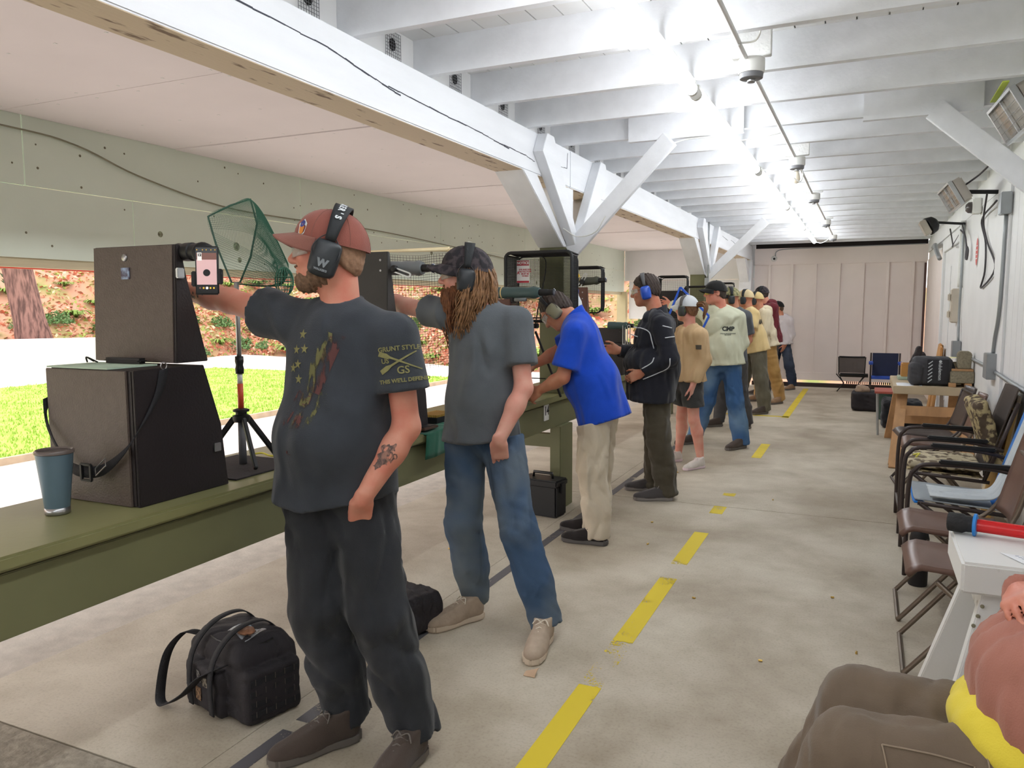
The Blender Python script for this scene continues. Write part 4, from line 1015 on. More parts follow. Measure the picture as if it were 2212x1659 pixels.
# ---- second shooter: long hair and beard
F_tee2 = fabric('charcoal_tee', (92, 97, 102), .1)
def denim(name, c, fade):
    m = mat(name, c, .9, col2=fade, thr=(.42, .75), scale=2.6, bump=.4, bscale=320, spec=.15, detail=3); add_folds(m, .5, 9.0); return m
F_jean = denim('worn_denim', (66, 88, 116), (116, 124, 126))
J2 = dict(pel=(-1.63, 3.23, .94), neck=(-1.625, 3.25, 1.49), head=(-1.70, 3.22, 1.64), shR=(-1.80, 3.21, 1.465), elR=(-2.10, 3.33, 1.505), wrR=(-2.35, 3.43, 1.555), shL=(-1.46, 3.26, 1.43), elL=(-1.405, 3.21, 1.13), wrL=(-1.475, 3.09, .90),
          hipR=(-1.71, 3.22, .9), kneeR=(-1.70, 3.17, .48), ankR=(-1.68, 3.25, .085), hipL=(-1.54, 3.25, .9), kneeL=(-1.40, 3.15, .48), ankL=(-1.275, 3.15, .085))
p2 = person('long-haired bearded man in grey t-shirt and blue jeans aiming', J2, (-.88, -.46, .0), SK2, step=.010, face_step=.005, bulk=1.02, belly=1.02, seed=9, neck_r=.06, hs=1.04,
            shirt=dict(m=F_tee2, hem=-.075, hemtilt=(.15, 0, 0), sl=.66, slR=.45, fold=.011, ff=21, collar=.007), trousers=dict(m=F_jean, r0=.105, r1=.084, r2=.07, end=.02, fold=.014, ff=20),
            handL=dict(d=(-.12, .5, -1), n=(-.3, .8, 0), curl=.1, thumb=.0), handR=dict(d=(-.92, .35, .1), n=(.1, 0, -1), curl=1.2))
b2 = p2['body']; M2 = p2['Mw']
SH_t = mat('taupe_trainer', (168, 150, 132), .8, var=.12, scale=20, bump=.4); SO_t = mat('taupe_sole', (208, 192, 172), .8)
M_lace2 = mat('pale_laces', (226, 216, 200), .8); M_lace1 = mat('dull_laces', (134, 122, 112), .8)
shoe(b2, (-1.665, 3.21, 0), (-.46, -.89), SH_t, SO_t, .32, M_lace2); shoe(b2, (-1.265, 3.12, 0), (.17, -.98), SH_t, SO_t, .32, M_lace2)
F_cap2 = mat('camo_cap', (70, 62, 66), .9, col2=(40, 38, 42), thr=(.45, .55), scale=28); hcap(F_cap2, F_cap2, b2, M2 @ Matrix.Rotation(.05, 4, 'X'))
hm2 = hmuffs(M_muff, M_band, b2, M2, cup=(.024, .036, .05), tilt=.12, top=.145, bw=.024); band_text(hm2, '\u03c9', .03, .56, .05)
hglasses(b2, M2)
M_hair2 = mat('long_light_brown_hair', (134, 98, 66), .55, var=.35, scale=50, bump=.6, bscale=200); M_brd2 = mat('long_auburn_beard', (116, 72, 44), .7, var=.35, scale=60, bump=.6, bscale=200)
random.seed(5); Ls = []
for i in range(520):
    a = random.uniform(-math.pi - .12, .12); ca, sa = math.cos(a), math.sin(a); z0 = random.uniform(-.02, .055); L = random.uniform(.17, .27); ph = random.gauss(0, .5) + 2 * a; am = random.uniform(.006, .016); out_ = random.uniform(.0, .022)
    pts = []
    for k in range(10):
        t = k / 9; q = .083 + .012 * t + out_ * math.sin(math.pi * min(1, t * 1.2)); bx_ = (.003 + am * t) * math.sin(9 * t + ph)
        x = ca * q * (1 + .22 * t) + bx_; y = -.012 + sa * (q + .016) * (1 + .05 * t) + .8 * bx_ + t * .05 * (1 if abs(ca) > .6 else 0)
        pts.append(M2 @ V((x, y, z0 - L * t)))
    Ls.append(pts)
strands(b2, 'long_hair', M_hair2, Ls, .0048, .0018, 4)
hair(b2, p2['Mh'], M_hair2, s=1.04, inflate=.006, top=False)
beard(b2, p2['Mh'], M_brd2, s=1.04, inflate=.013, drop=.02, fuzz=.005)
Ls = []
for i in range(420):
    x0 = random.uniform(-.055, .055); yf = random.uniform(.02, .112) - abs(x0) * .5; L = random.uniform(.17, .30) * (1 - abs(x0) * 4); ph = random.uniform(0, 6)
    Ls.append([M2 @ V((x0 * (1 + .35 * math.sin(math.pi * t) - .3 * t) + .008 * t * math.sin(6 * t + ph), yf + .016 * math.sin(math.pi * t) - .035 * t + .006 * math.sin(8 * t + ph), -.055 - L * t)) for t in [k / 7 for k in range(8)]])
strands(b2, 'beard_strands', M_brd2, Ls, .005, .0015, 4)

# ---- man in the blue polo bending over the bench
F_polo = fabric('royal_blue_polo', (30, 74, 190), .12); F_khaki = fabric('khaki_trousers', (196, 184, 164), .06)
J3 = dict(pel=(-1.545, 4.75, .90), neck=(-1.715, 4.75, 1.43), head=(-1.845, 4.75, 1.475), shL=(-1.655, 4.58, 1.335), elL=(-1.715, 4.53, 1.06), wrL=(-1.90, 4.60, .965), shR=(-1.72, 4.92, 1.345), elR=(-1.90, 4.95, 1.20), wrR=(-2.07, 4.90, 1.10),
          hipL=(-1.545, 4.65, .87), kneeL=(-1.545, 4.61, .47), ankL=(-1.50, 4.60, .085), hipR=(-1.545, 4.85, .87), kneeR=(-1.575, 4.82, .47), ankR=(-1.60, 4.82, .085))
p3 = person('man in blue polo shirt and khaki trousers bending over the bench', J3, (-.62, -.12, -.78), SK3, step=.011, face_step=.006, up=(-.78, 0, .62), bulk=1.12, belly=1.28, seed=14,
            shirt=dict(m=F_polo, hem=-.14, sl=.8, fold=.012, ff=20, name='polo_shirt', sr=.105), trousers=dict(m=F_khaki, r0=.112, r1=.094, r2=.078, end=.05, fold=.014, ff=22),
            handL=dict(d=(-.75, .3, -.55), n=(.2, .9, -.3), curl=.5), handR=dict(d=(-.6, -.1, -.8), n=(.5, 0, -.6), curl=.5))
b3 = p3['body']; M3 = p3['Mw']
SH_b = fabric('black_shoe', (40, 36, 36)); SO_b = mat('grey_sole', (92, 88, 86), .8)
shoe(b3, (-1.47, 4.575, 0), (-1, -.06), SH_b, SO_b, .31, SO_b); shoe(b3, (-1.57, 4.80, 0), (-1, .0), SH_b, SO_b, .31, SO_b)
hair(b3, p3['Mh'], M_haird, inflate=.009); hmuffs(mat('muff_olive', (122, 118, 96), .5), M_band, b3, M3, cup=(.022, .038, .048), top=.13, bw=.016); hglasses(b3, M3, M_black)
def collar(p, m, w=.05, r=.072, op=.5, name='collar', tilt=.5):
    J = p['J']; rr, fw, up_ = (V(x) for x in p['T']); c = V(J['neck'])
    def fn(u, v):
        a = math.radians(90 + op * 60) + u * (2 * math.pi - math.radians(op * 120)); q = r + .012 * v
        return c + rr * q * math.cos(a) + fw * q * .9 * math.sin(a) + up_ * (.035 - w * v - .03 * math.sin(a) + .0)
    return B().grid(fn, 24, 4, .004).build(name, m, p['shirt'], smooth=True)
collar(p3, F_polo)

# ---- man in the black track jacket
F_jack = fabric('black_jacket', (40, 41, 48), .12); F_ol = fabric('dark_olive_trousers', (78, 72, 60), .1)
J4 = dict(pel=(-1.50, 5.95, .93), neck=(-1.475, 5.95, 1.455), head=(-1.565, 5.95, 1.625), shL=(-1.40, 5.78, 1.36), elL=(-1.315, 5.74, 1.105), wrL=(-1.53, 5.72, 1.0), shR=(-1.51, 6.12, 1.36), elR=(-1.64, 6.16, 1.12), wrR=(-1.80, 6.02, 1.15),
          hipL=(-1.45, 5.86, .89), kneeL=(-1.42, 5.84, .48), ankL=(-1.37, 5.90, .085), hipR=(-1.49, 6.05, .89), kneeR=(-1.50, 6.07, .48), ankR=(-1.52, 6.14, .085))
p4 = person('man in black track jacket with blue ear muffs', J4, (-.95, -.2, -.22), SK3, step=.012, face_step=.007, bulk=1.2, belly=1.3, seed=21,
            shirt=dict(m=F_jack, hem=-.16, sl=1.92, fold=.014, ff=18, name='track_jacket', ease=1.04, flare=1.06), trousers=dict(m=F_ol, r0=.108, r1=.092, r2=.08, end=.05, fold=.014, ff=20, bunch=.03),
            handL=dict(d=(-.9, -.1, -.45), n=(.3, .9, 0), curl=.55), handR=dict(d=(-1, -.2, .1), n=(0, -1, 0), curl=.8))
b4 = p4['body']; M4 = p4['Mw']
hair(b4, p4['Mh'], M_haird, inflate=.012); M_bluem = mat('muff_blue', (40, 84, 190), .3, spec=.6)
hmuffs(M_bluem, mat('band_grey', (92, 92, 94), .5), b4, M4, cup=(.025, .037, .05), top=.132, bw=.018, wire=False); hglasses(b4, M4)
collar(p4, F_jack, w=.075, r=.078)
SH_g = fabric('grey_running_shoe', (76, 72, 72)); SO_g = mat('greyer_sole', (128, 122, 118), .8)
shoe(b4, (-1.35, 5.865, 0), (-.93, -.38), SH_g, SO_g, .31, SO_g); shoe(b4, (-1.50, 6.13, 0), (-.97, -.2), SH_g, SO_g, .31, SO_g)
M_pipe = mat('white_piping', (214, 216, 220), .7)
def ribbon(p, pts, side, w=.0045, name='piping', m=M_pipe):
    """thin line laid on the garment: pts are world points near the surface, projected from the camera side direction given"""
    me = p['shirt'].data; bv = BVHTree.FromPolygons([tuple(v.co) for v in me.vertices], [tuple(q.vertices) for q in me.polygons]); out_ = []
    for q in curve_pts(pts, 6):
        h = bv.ray_cast(q + V(side) * .4, -V(side).normalized(), 1.0); out_.append((h[0] if h[0] else q) + V(side).normalized() * .002)
    return B().tube(out_, w, 5).build(name, m, p['shirt'], smooth=True)
sd4 = V((.25, -1, .05))
ribbon(p4, [(-1.60, 5.74, 1.345), (-1.53, 5.7, 1.34), (-1.47, 5.7, 1.31), (-1.445, 5.68, 1.25), (-1.42, 5.65, 1.19)], sd4); ribbon(p4, [(-1.62, 5.74, 1.29), (-1.56, 5.7, 1.275)], sd4)
ribbon(p4, [(-1.42, 5.66, 1.12), (-1.44, 5.66, 1.08), (-1.52, 5.66, 1.03)], sd4); ribbon(p4, [(-1.30, 5.66, 1.12), (-1.31, 5.66, 1.05), (-1.40, 5.66, 1.0), (-1.50, 5.66, .955)], sd4)
ribbon(p4, [(-1.36, 5.66, 1.36), (-1.29, 5.66, 1.345)], sd4); ribbon(p4, [(-1.34, 5.66, 1.27), (-1.27, 5.66, 1.28)], sd4)

# ---- woman in tan sweatshirt
F_tansw = fabric('tan_sweatshirt', (202, 172, 132), .06); F_short = fabric('charcoal_shorts', (66, 66, 66), .1)
J5 = dict(pel=(-1.475, 7.2, .83), neck=(-1.475, 7.2, 1.30), head=(-1.505, 7.2, 1.475), shL=(-1.365, 7.08, 1.235), elL=(-1.325, 7.10, 1.02), wrL=(-1.40, 7.03, .80), shR=(-1.56, 7.32, 1.235), elR=(-1.62, 7.35, 1.03), wrR=(-1.64, 7.22, .82),
          hipL=(-1.43, 7.13, .80), kneeL=(-1.405, 7.12, .46), ankL=(-1.355, 7.22, .085), hipR=(-1.52, 7.28, .80), kneeR=(-1.56, 7.32, .46), ankR=(-1.61, 7.44, .085))
p5 = person('woman in tan sweatshirt, shorts and pale cap with ponytail', J5, (-.93, .3, -.05), SK2, step=.012, face_step=.008, bulk=.88, belly=1.0, hs=.95, seed=31, neck_r=.05,
            shirt=dict(m=F_tansw, hem=-.02, sl=1.95, fold=.011, ff=22, name='sweatshirt', ease=1.14), trousers=dict(m=F_short, name='shorts', len=.15, r0=.115, r1=.098, fold=.009, top=.08), handL=dict(d=(-.1, .1, -1), n=(-1, .2, 0), curl=.3))
b5 = p5['body']; M5 = p5['Mw']
hcap(fabric('pale_cap', (214, 218, 222), .04), fabric('pale_brim', (206, 210, 214), .04), b5, M5); M_hair5 = mat('chestnut_hair', (120, 84, 56), .6, var=.3, scale=50)
hair(b5, p5['Mh'], M_hair5, s=.95, inflate=.006, top=False)
Ls = []
for i in range(40):
    a = random.uniform(0, 6.28); q = random.random() ** .5 * .022; x, z = q * math.cos(a), q * math.sin(a)
    Ls.append([M5 @ V((x * (1 + math.sin(math.pi * t)), -.115 - .09 * math.sin(math.pi * min(1, t * .75)), .035 + z * (1 + .6 * t) + .03 * math.sin(math.pi * t * .8) - .13 * t * t)) for t in [k / 7 for k in range(8)]])
strands(b5, 'ponytail', M_hair5, Ls, .007, .003)
hmuffs(mat('muff_dark5', (60, 62, 62), .5), mat('band_grey5', (98, 96, 94), .7), b5, M5, cup=(.022, .034, .045), accent=mat('lime_trim', (140, 236, 40), .4), top=.13, bw=.022, wire=False)
SH_p = fabric('pale_trainer', (212, 204, 196)); SO_p = mat('white_pink_sole', (226, 206, 212), .6)
shoe(b5, (-1.34, 7.2, 0), (-.55, -.83), SH_p, SO_p, .26, SO_p); shoe(b5, (-1.60, 7.43, 0), (-.7, -.7), SH_p, SO_p, .26, SO_p)
v2, f2 = subgrid(.05, .04, 8, 6); decal(p5['shirt'], v2, f2, V(J5['shL']) + V((.03, 0, -.10)), (.95, -.3, 0), (0, 0, 1), mat('patch_dark', (88, 80, 70), .9), 'flag_patch', off=.004)

# ---- man in sage sweatshirt and black cap
F_sage = fabric('sage_sweatshirt', (206, 208, 184), .04); F_jean2 = denim('blue_denim', (62, 96, 140), (118, 146, 172))
J6 = dict(pel=(-1.365, 8.42, .94), neck=(-1.395, 8.42, 1.475), head=(-1.455, 8.4, 1.635), shR=(-1.555, 8.42, 1.44), elR=(-1.78, 8.55, 1.475), wrR=(-2.00, 8.68, 1.52), shL=(-1.235, 8.45, 1.385), elL=(-1.185, 8.52, 1.11), wrL=(-1.285, 8.35, .92),
          hipR=(-1.45, 8.42, .9), kneeR=(-1.53, 8.42, .49), ankR=(-1.66, 8.5, .085), hipL=(-1.285, 8.45, .9), kneeL=(-1.225, 8.4, .49), ankL=(-1.155, 8.42, .085))
p6 = person('man in sage sweatshirt, black cap and light blue jeans', J6, (-.93, -.36, .0), SK1, step=.013, face_step=.008, bulk=1.04, belly=1.08, seed=41,
            shirt=dict(m=F_sage, hem=-.06, sl=1.95, fold=.014, ff=19, name='sweatshirt', ease=1.08, collar=.01), trousers=dict(m=F_jean2, r0=.108, r1=.088, r2=.08, end=.05, fold=.014), handL=dict(d=(.02, .4, -1), n=(-.6, .6, 0), curl=.05, thumb=.0, s=.8))
b6 = p6['body']; M6 = p6['Mw']
F_bcap = fabric('black_cap', (38, 38, 38)); hcap(F_bcap, F_bcap, b6, M6); hair(b6, p6['Mh'], M_haird, inflate=.004, top=False, step=.009); hglasses(b6, M6, M_black, (190, 170, 60), .8)
v2, f2 = text_mesh('CMP', .06, .003); nd6 = V((.06, -1, .05)); decal(p6['shirt'], v2, f2, V(J6['shL']) + V((-.07, -.1, -.12)), (1, .06, 0), (0, 0, 1), mat('print_dark6', (54, 58, 56), .8), 'lettering', off=.004)
v2, f2 = text_mesh('CIVILIAN MARKSMANSHIP\nPROGRAM', .013, .0004); decal(p6['shirt'], v2, f2, V(J6['shL']) + V((-.07, -.1, -.175)), (1, .06, 0), (0, 0, 1), mat('print_dark6', (54, 58, 56), .8), 'lettering', off=.004)
shoe(b6, (-1.14, 8.40, 0), (-.5, -.86), SH_d, SO_d, .31, SO_d, detail=False); shoe(b6, (-1.65, 8.48, 0), (-.7, -.7), SH_d, SO_d, .31, SO_d, detail=False)

def simple(label, J, face, skin, tee, tro, sh, **k):
    return person(label, J, face, skin, step=.015, face_step=.010, shirt=tee, trousers=tro, **k)
# ---- farther shooters
F_char = fabric('charcoal_tee7', (84, 87, 92)); F_dgr = fabric('dark_grey_trousers', (72, 70, 70))
J7 = dict(pel=(-1.475, 9.8, .93), neck=(-1.46, 9.8, 1.46), head=(-1.52, 9.8, 1.60), shL=(-1.325, 9.76, 1.375), elL=(-1.29, 9.82, 1.09), wrL=(-1.40, 9.66, .93), shR=(-1.58, 9.9, 1.40), elR=(-1.80, 9.97, 1.42), wrR=(-2.03, 10.05, 1.48), hipL=(-1.385, 9.76, .89), kneeL=(-1.36, 9.75, .48), ankL=(-1.28, 9.8, .085), hipR=(-1.54, 9.88, .89), kneeR=(-1.60, 9.86, .48), ankR=(-1.63, 9.85, .085))
p7 = simple('man in charcoal t-shirt mostly hidden behind the sage sweatshirt', J7, (-.95, -.3, 0), SK3, dict(m=F_char, hem=-.1, sl=.75, fold=.012), dict(m=F_dgr, r0=.105, end=.03), None, seed=51, bulk=1.08)
hcap(mat('camo7', (168, 160, 120), .9, col2=(90, 96, 70), scale=30), F_bcap, p7['body'], p7['Mw']); hmuffs(M_muff, M_band, p7['body'], p7['Mw'], accent=MATS['lime_trim'], wire=False)
shoe(p7['body'], (-1.27, 9.78, 0), (-.5, -.86), SH_d, SO_d, .3, detail=False); shoe(p7['body'], (-1.62, 9.82, 0), (-.8, -.6), SH_d, SO_d, .31, detail=False)
F_tan8 = fabric('tan_tee', (222, 196, 142), .05); F_car = fabric('olive_cargo', (104, 100, 86))
J8 = dict(pel=(-1.39, 11.3, .95), neck=(-1.50, 11.3, 1.45), head=(-1.545, 11.3, 1.60), shL=(-1.405, 11.14, 1.385), elL=(-1.42, 11.04, 1.14), wrL=(-1.55, 11.0, 1.02), shR=(-1.56, 11.46, 1.42), elR=(-1.80, 11.5, 1.45), wrR=(-2.05, 11.56, 1.50), hipL=(-1.35, 11.22, .91), kneeL=(-1.295, 11.2, .5), ankL=(-1.245, 11.28, .085), hipR=(-1.45, 11.38, .91), kneeR=(-1.56, 11.42, .5), ankR=(-1.67, 11.6, .085))
p8 = simple('man in tan t-shirt and olive cargo trousers with black ear muffs', J8, (-.96, .2, 0), SK3, dict(m=F_tan8, hem=-.09, sl=.8, fold=.014, ease=1.06), dict(m=F_car, r0=.115, r1=.1, r2=.085, end=.04, fold=.016), None, seed=61, bulk=1.12, belly=1.15)
hcap(fabric('tan_cap', (216, 196, 156), .05), fabric('tan_brim', (200, 180, 140)), p8['body'], p8['Mw']); hmuffs(M_muff, M_band, p8['body'], p8['Mw'], wire=False)
shoe(p8['body'], (-1.235, 11.25, 0), (-.6, -.8), SH_d, SO_d, .32, detail=False); shoe(p8['body'], (-1.66, 11.58, 0), (-.8, -.4), fabric('tan_boot', (150, 116, 90)), SO_d, .31, detail=False)
F_cream = fabric('cream_hoodie', (220, 208, 180), .04); F_br9 = fabric('tan_work_trousers', (172, 136, 84), .1)
J9 = dict(pel=(-1.39, 12.6, .94), neck=(-1.475, 12.6, 1.44), head=(-1.565, 12.6, 1.59), shL=(-1.385, 12.46, 1.375), elL=(-1.39, 12.38, 1.12), wrL=(-1.50, 12.34, 1.0), shR=(-1.55, 12.75, 1.41), elR=(-1.8, 12.8, 1.44), wrR=(-2.03, 12.88, 1.5), hipL=(-1.345, 12.53, .9), kneeL=(-1.255, 12.5, .5), ankL=(-1.165, 12.58, .085), hipR=(-1.44, 12.67, .9), kneeR=(-1.47, 12.72, .5), ankR=(-1.50, 12.8, .085))
p9 = simple('man in cream hoodie and tan work trousers', J9, (-.96, .2, 0), SK3, dict(m=F_cream, hem=-.07, sl=1.95, fold=.014, ease=1.1, name='hoodie'), dict(m=F_br9, r0=.108, r1=.09, r2=.08, end=.04), None, seed=71, bulk=1.05)
SH_bt = fabric('tan_boots', (140, 112, 86)); shoe(p9['body'], (-1.155, 12.55, 0), (-.5, -.86), SH_bt, SO_d, .31, detail=False); shoe(p9['body'], (-1.49, 12.78, 0), (-.7, -.6), SH_bt, SO_d, .31, detail=False)
hcap(F_tan8, F_tan8, p9['body'], p9['Mw']); hmuffs(M_muff, M_band, p9['body'], p9['Mw'], wire=False)
F_mar = fabric('maroon_hoodie', (106, 44, 52), .06)
J10 = dict(pel=(-1.44, 13.7, .96), neck=(-1.52, 13.7, 1.55), head=(-1.61, 13.7, 1.70), shL=(-1.40, 13.56, 1.475), elL=(-1.37, 13.56, 1.19), wrL=(-1.45, 13.4, 1.02), shR=(-1.58, 13.84, 1.49), elR=(-1.82, 13.9, 1.5), wrR=(-2.05, 13.98, 1.55), hipL=(-1.385, 13.63, .92), kneeL=(-1.415, 13.6, .5), ankL=(-1.48, 13.68, .085), hipR=(-1.52, 13.77, .92), kneeR=(-1.55, 13.8, .5), ankR=(-1.58, 13.8, .085))
p10 = simple('tall man in maroon hoodie with dark cap and ear muffs', J10, (-.96, .2, 0), SK1, dict(m=F_mar, hem=-.08, sl=1.95, fold=.014, ease=1.1, name='hoodie'), dict(m=F_dgr, r0=.1, end=.04), None, seed=81, bulk=1.05)
hcap(F_cap2, F_bcap, p10['body'], p10['Mw']); hmuffs(M_muff, M_band, p10['body'], p10['Mw'], wire=False); hair(p10['body'], p10['Mh'], M_haird, inflate=.003, top=False, step=.01)
shoe(p10['body'], (-1.47, 13.66, 0), (-.8, -.5), SH_d, SO_d, .3, detail=False); shoe(p10['body'], (-1.57, 13.78, 0), (-.8, -.5), SH_d, SO_d, .3, detail=False)
F_gh = fabric('grey_hoodie', (210, 202, 204), .04); F_jd = denim('dark_denim', (50, 58, 76), (84, 92, 106))
J11 = dict(pel=(-1.365, 14.8, .85), neck=(-1.395, 14.8, 1.305), head=(-1.455, 14.78, 1.465), shL=(-1.255, 14.76, 1.235), elL=(-1.205, 14.78, .985), wrL=(-1.295, 14.65, .82), shR=(-1.50, 14.85, 1.245), elR=(-1.72, 14.95, 1.25), wrR=(-1.93, 15.0, 1.30), hipL=(-1.30, 14.76, .81), kneeL=(-1.22, 14.7, .44), ankL=(-1.155, 14.78, .085), hipR=(-1.43, 14.86, .81), kneeR=(-1.50, 14.9, .44), ankR=(-1.56, 14.95, .085))
p11 = simple('person in pale grey hoodie and black cap by the end wall', J11, (-.95, -.3, 0), SK3, dict(m=F_gh, hem=-.04, sl=1.93, fold=.014, ease=1.1, name='hoodie'), dict(m=F_jd, r0=.098, r1=.082, r2=.07, end=.02), None, seed=91, bulk=1.0, hs=.95, handL=dict(d=(-.3, .1, -1), n=(-.6, .6, 0), curl=.2))
hcap(F_bcap, F_bcap, p11['body'], p11['Mw']); hair(p11['body'], p11['Mh'], M_hairb, s=.95, inflate=.004, top=False, step=.01)
shoe(p11['body'], (-1.145, 14.76, 0), (-.5, -.86), SH_bt, SO_d, .29, detail=False); shoe(p11['body'], (-1.55, 14.93, 0), (-.8, -.5), SH_bt, SO_d, .29, detail=False)
for p, m in ((p9, F_cream), (p10, F_mar), (p11, F_gh)):     # hoods lying on the back
    J = p['J']; rr, fw_, uu = p['T']; c = J['neck'] - fw_ * .05 + uu * .0; f = Field(c - .2, c + .2, .014)
    f.ell(c, (.12, .09, .06), np.stack([rr, fw_, uu], 1), 0).ell(c - fw_ * .05 - uu * .06, (.1, .05, .1), np.stack([rr, fw_, uu], 1), .05).noise(wr_cloth(.012, 30, 4)); f.build('hood', m, p['shirt'])
v2, f2 = text_mesh('MARINES', .09, .004); decal(p8['shirt'], v2, f2, V(J8['neck']) + V((.16, 0.0, -.17)), (0, 1, 0), (-.2, 0, 1), mat('print_dark8', (70, 66, 56), .8), 'lettering', off=.004)
v2, f2 = text_mesh('C', .12, .006); decal(p9['shirt'], v2, f2, V(J9['neck']) + V((.2, -.02, -.15)), (0.2, 1, 0), (-.2, 0, 1), mat('print_dark6', (54, 58, 56), .8), 'lettering', off=.004)

# ---- seated person at the right edge
F_brn = fabric('brown_sweater', (170, 116, 102), .06, folds=.4); F_cg = fabric('brown_cargo_trousers', (112, 98, 84), .1, folds=.4)
J12 = dict(pel=(.44, 1.93, .53), neck=(.62, 1.93, 1.08), head=(.60, 1.93, 1.26), shR=(.58, 2.12, 1.02), elR=(.50, 2.22, .76), wrR=(.345, 2.02, .85), shL=(.58, 1.74, 1.02), elL=(.50, 1.64, .76), wrL=(.355, 1.79, .80),
           hipR=(.42, 2.03, .50), kneeR=(.025, 2.045, .50), ankR=(-.14, 2.08, .085), hipL=(.42, 1.84, .50), kneeL=(.01, 1.845, .48), ankL=(-.15, 1.84, .085))
p12 = person('seated person in brown trousers and brown sweater with clasped hands', J12, (-1, .1, 0), SK1, step=.010, face_step=.008, bulk=1.2, belly=1.4, seed=15, shirt=dict(m=F_brn, hem=.03, sl=1.9, fold=.007, ff=30, name='sweater', ease=1.08),
             trousers=dict(m=F_cg, r0=.108, r1=.092, r2=.085, end=.02, fold=.010, ff=22, hip=.17), handR=dict(d=(-.2, -.9, .1), n=(.55, -.1, -.75), curl=.55), handL=dict(d=(-.05, .85, .35), n=(.8, .2, -.2), curl=.6))
b12 = p12['body']; hair(b12, p12['Mh'], M_hairb, inflate=.008, step=.01)
shoe(b12, (-.16, 2.08, 0), (-1, 0), SH_d, SO_d, .3, detail=False); shoe(b12, (-.17, 1.84, 0), (-1, 0), SH_d, SO_d, .3, detail=False)
f = Field((.0, 1.5, .4), (.75, 2.35, .95), .01)
J = p12['J']; rr, fw_, uu = p12['T']; Tm = np.stack([rr, fw_, uu], 1)
f.ell(p12['at'](.10, 0, .035), (.205, .185, .14), Tm, 0).ell(p12['at'](.0, 0, .06), (.215, .185, .10), Tm, .05)
f.cut(p12['at'](-.07, 0, 0), -uu - fw_ * .1); f.cut(p12['at'](.12, 0, 0), uu); f.noise(wr_cloth(.007, 30, 8)); f.build('yellow_shirt_tail', fabric('yellow_shirt', (230, 210, 74), .05), p12['shirt'])
M_stit = mat('trouser_stitch', (146, 130, 112), .9)
def lapline(pts, w=.0022, nm='seam', m=M_stit):
    me = p12['trousers'].data; bv = BVHTree.FromPolygons([tuple(v.co) for v in me.vertices], [tuple(q.vertices) for q in me.polygons]); out_ = []; dr = V((.1, -.75, .65)).normalized()
    for q in curve_pts(pts, 6):
        h = bv.ray_cast(V(q) + dr * .3, -dr, .6); out_.append((h[0] if h[0] else V(q)) + dr * .002)
    return B().tube(out_, w, 5).build(nm, m, p12['trousers'], smooth=True)
lapline([(.07, 1.76, .57), (.15, 1.76, .57), (.24, 1.76, .56)]); lapline([(.07, 1.76, .57), (.085, 1.74, .50), (.10, 1.74, .44)]); lapline([(.24, 1.76, .56), (.235, 1.74, .47), (.22, 1.74, .42)]); lapline([(.10, 1.74, .44), (.22, 1.74, .42)]); lapline([(.26, 1.8, .62), (.265, 1.76, .56), (.27, 1.76, .50)])
lapline([(.28, 1.75, .52), (.31, 1.75, .545), (.34, 1.75, .525), (.345, 1.74, .44)]); lapline([(.28, 1.75, .52), (.28, 1.74, .44)])
h_ = BVHTree.FromPolygons([tuple(v.co) for v in p12['trousers'].data.vertices], [tuple(q.vertices) for q in p12['trousers'].data.polygons]).ray_cast(V((.312, 1.5, .505)), V((0, 1, 0)), .6)
if h_[0]: B().lathe([(.011, 0), (.009, .005), (0, .007)], h_[0], (0, -1, .3), 14).build('brass_button', mat('button_brass', (176, 140, 76), .35, metal=.8), p12['trousers'], smooth=True)
# ================================================================ things on and under the bench
M_boxb = mat('brown_laminate', (84, 72, 66), .5, var=.1, scale=40, bump=.5, bscale=160, spec=.5)
M_boxd = mat('dark_box', (40, 34, 34), .5, var=.1, bump=.3, bscale=120)
M_strap = mat('black_webbing', (30, 30, 34), .8, bump=.5, bscale=300)
M_tealmat = mat('pale_green_mat', (176, 196, 176), .8)
def scope(name, label, a, d, L, m, r0=.035, r1=.026, r2=.02, band=None, ev=None):
    """spotting scope: objective at a, pointing from eyepiece to objective is -d"""
    a = V(a); d = V(d).normalized(); t = empty(name, a, label, 'scope')
    q = lambda prof, n, m_: under(B().lathe(prof, a, d, 20, True).build(n, m_, smooth=True, auto=.6), t)
    q([(r0 * .9, 0), (r0, .004), (r0, L * .28), (r0 * .93, L * .30), (r1 * 1.1, L * .45), (r1, L * .62), (r1 * 1.15, L * .70), (r1 * .9, L * .78)], 'body', m)
    q([(r2, L * .77), (r2 * 1.05, L * .8), (r2 * 1.05, L * .9), (r2 * .9, L * .91), (r2 * .95, L)], 'eyepiece', M_black)
    q([(r0 * .8, -.001), (r0 * .75, .001)], 'objective_lens', mat('lens_glass', (40, 44, 60), .1, spec=.8))
    q([(r1 * .7, L), (r1 * .6, L + .002)], 'eye_lens', MATS['lens_glass'])
    if band: q([(r0 * 1.02, L * .2), (r0 * 1.02, L * .22)], 'band', band)
    return t
M_scgreen = mat('scope_green', (62, 82, 82), .4); M_scgrey = mat('scope_grey', (112, 116, 118), .5); M_scol = mat('scope_olive', (70, 72, 62), .5)
M_alu = mat('aluminium', (196, 198, 200), .35, metal=.8)
def wire_obj(b, name, m, parent, th=.0012):
    o = b.build(name, m, parent); w = o.modifiers.new('net', 'WIREFRAME'); w.thickness = th; w.use_replace = True; w.use_even_offset = False; return o
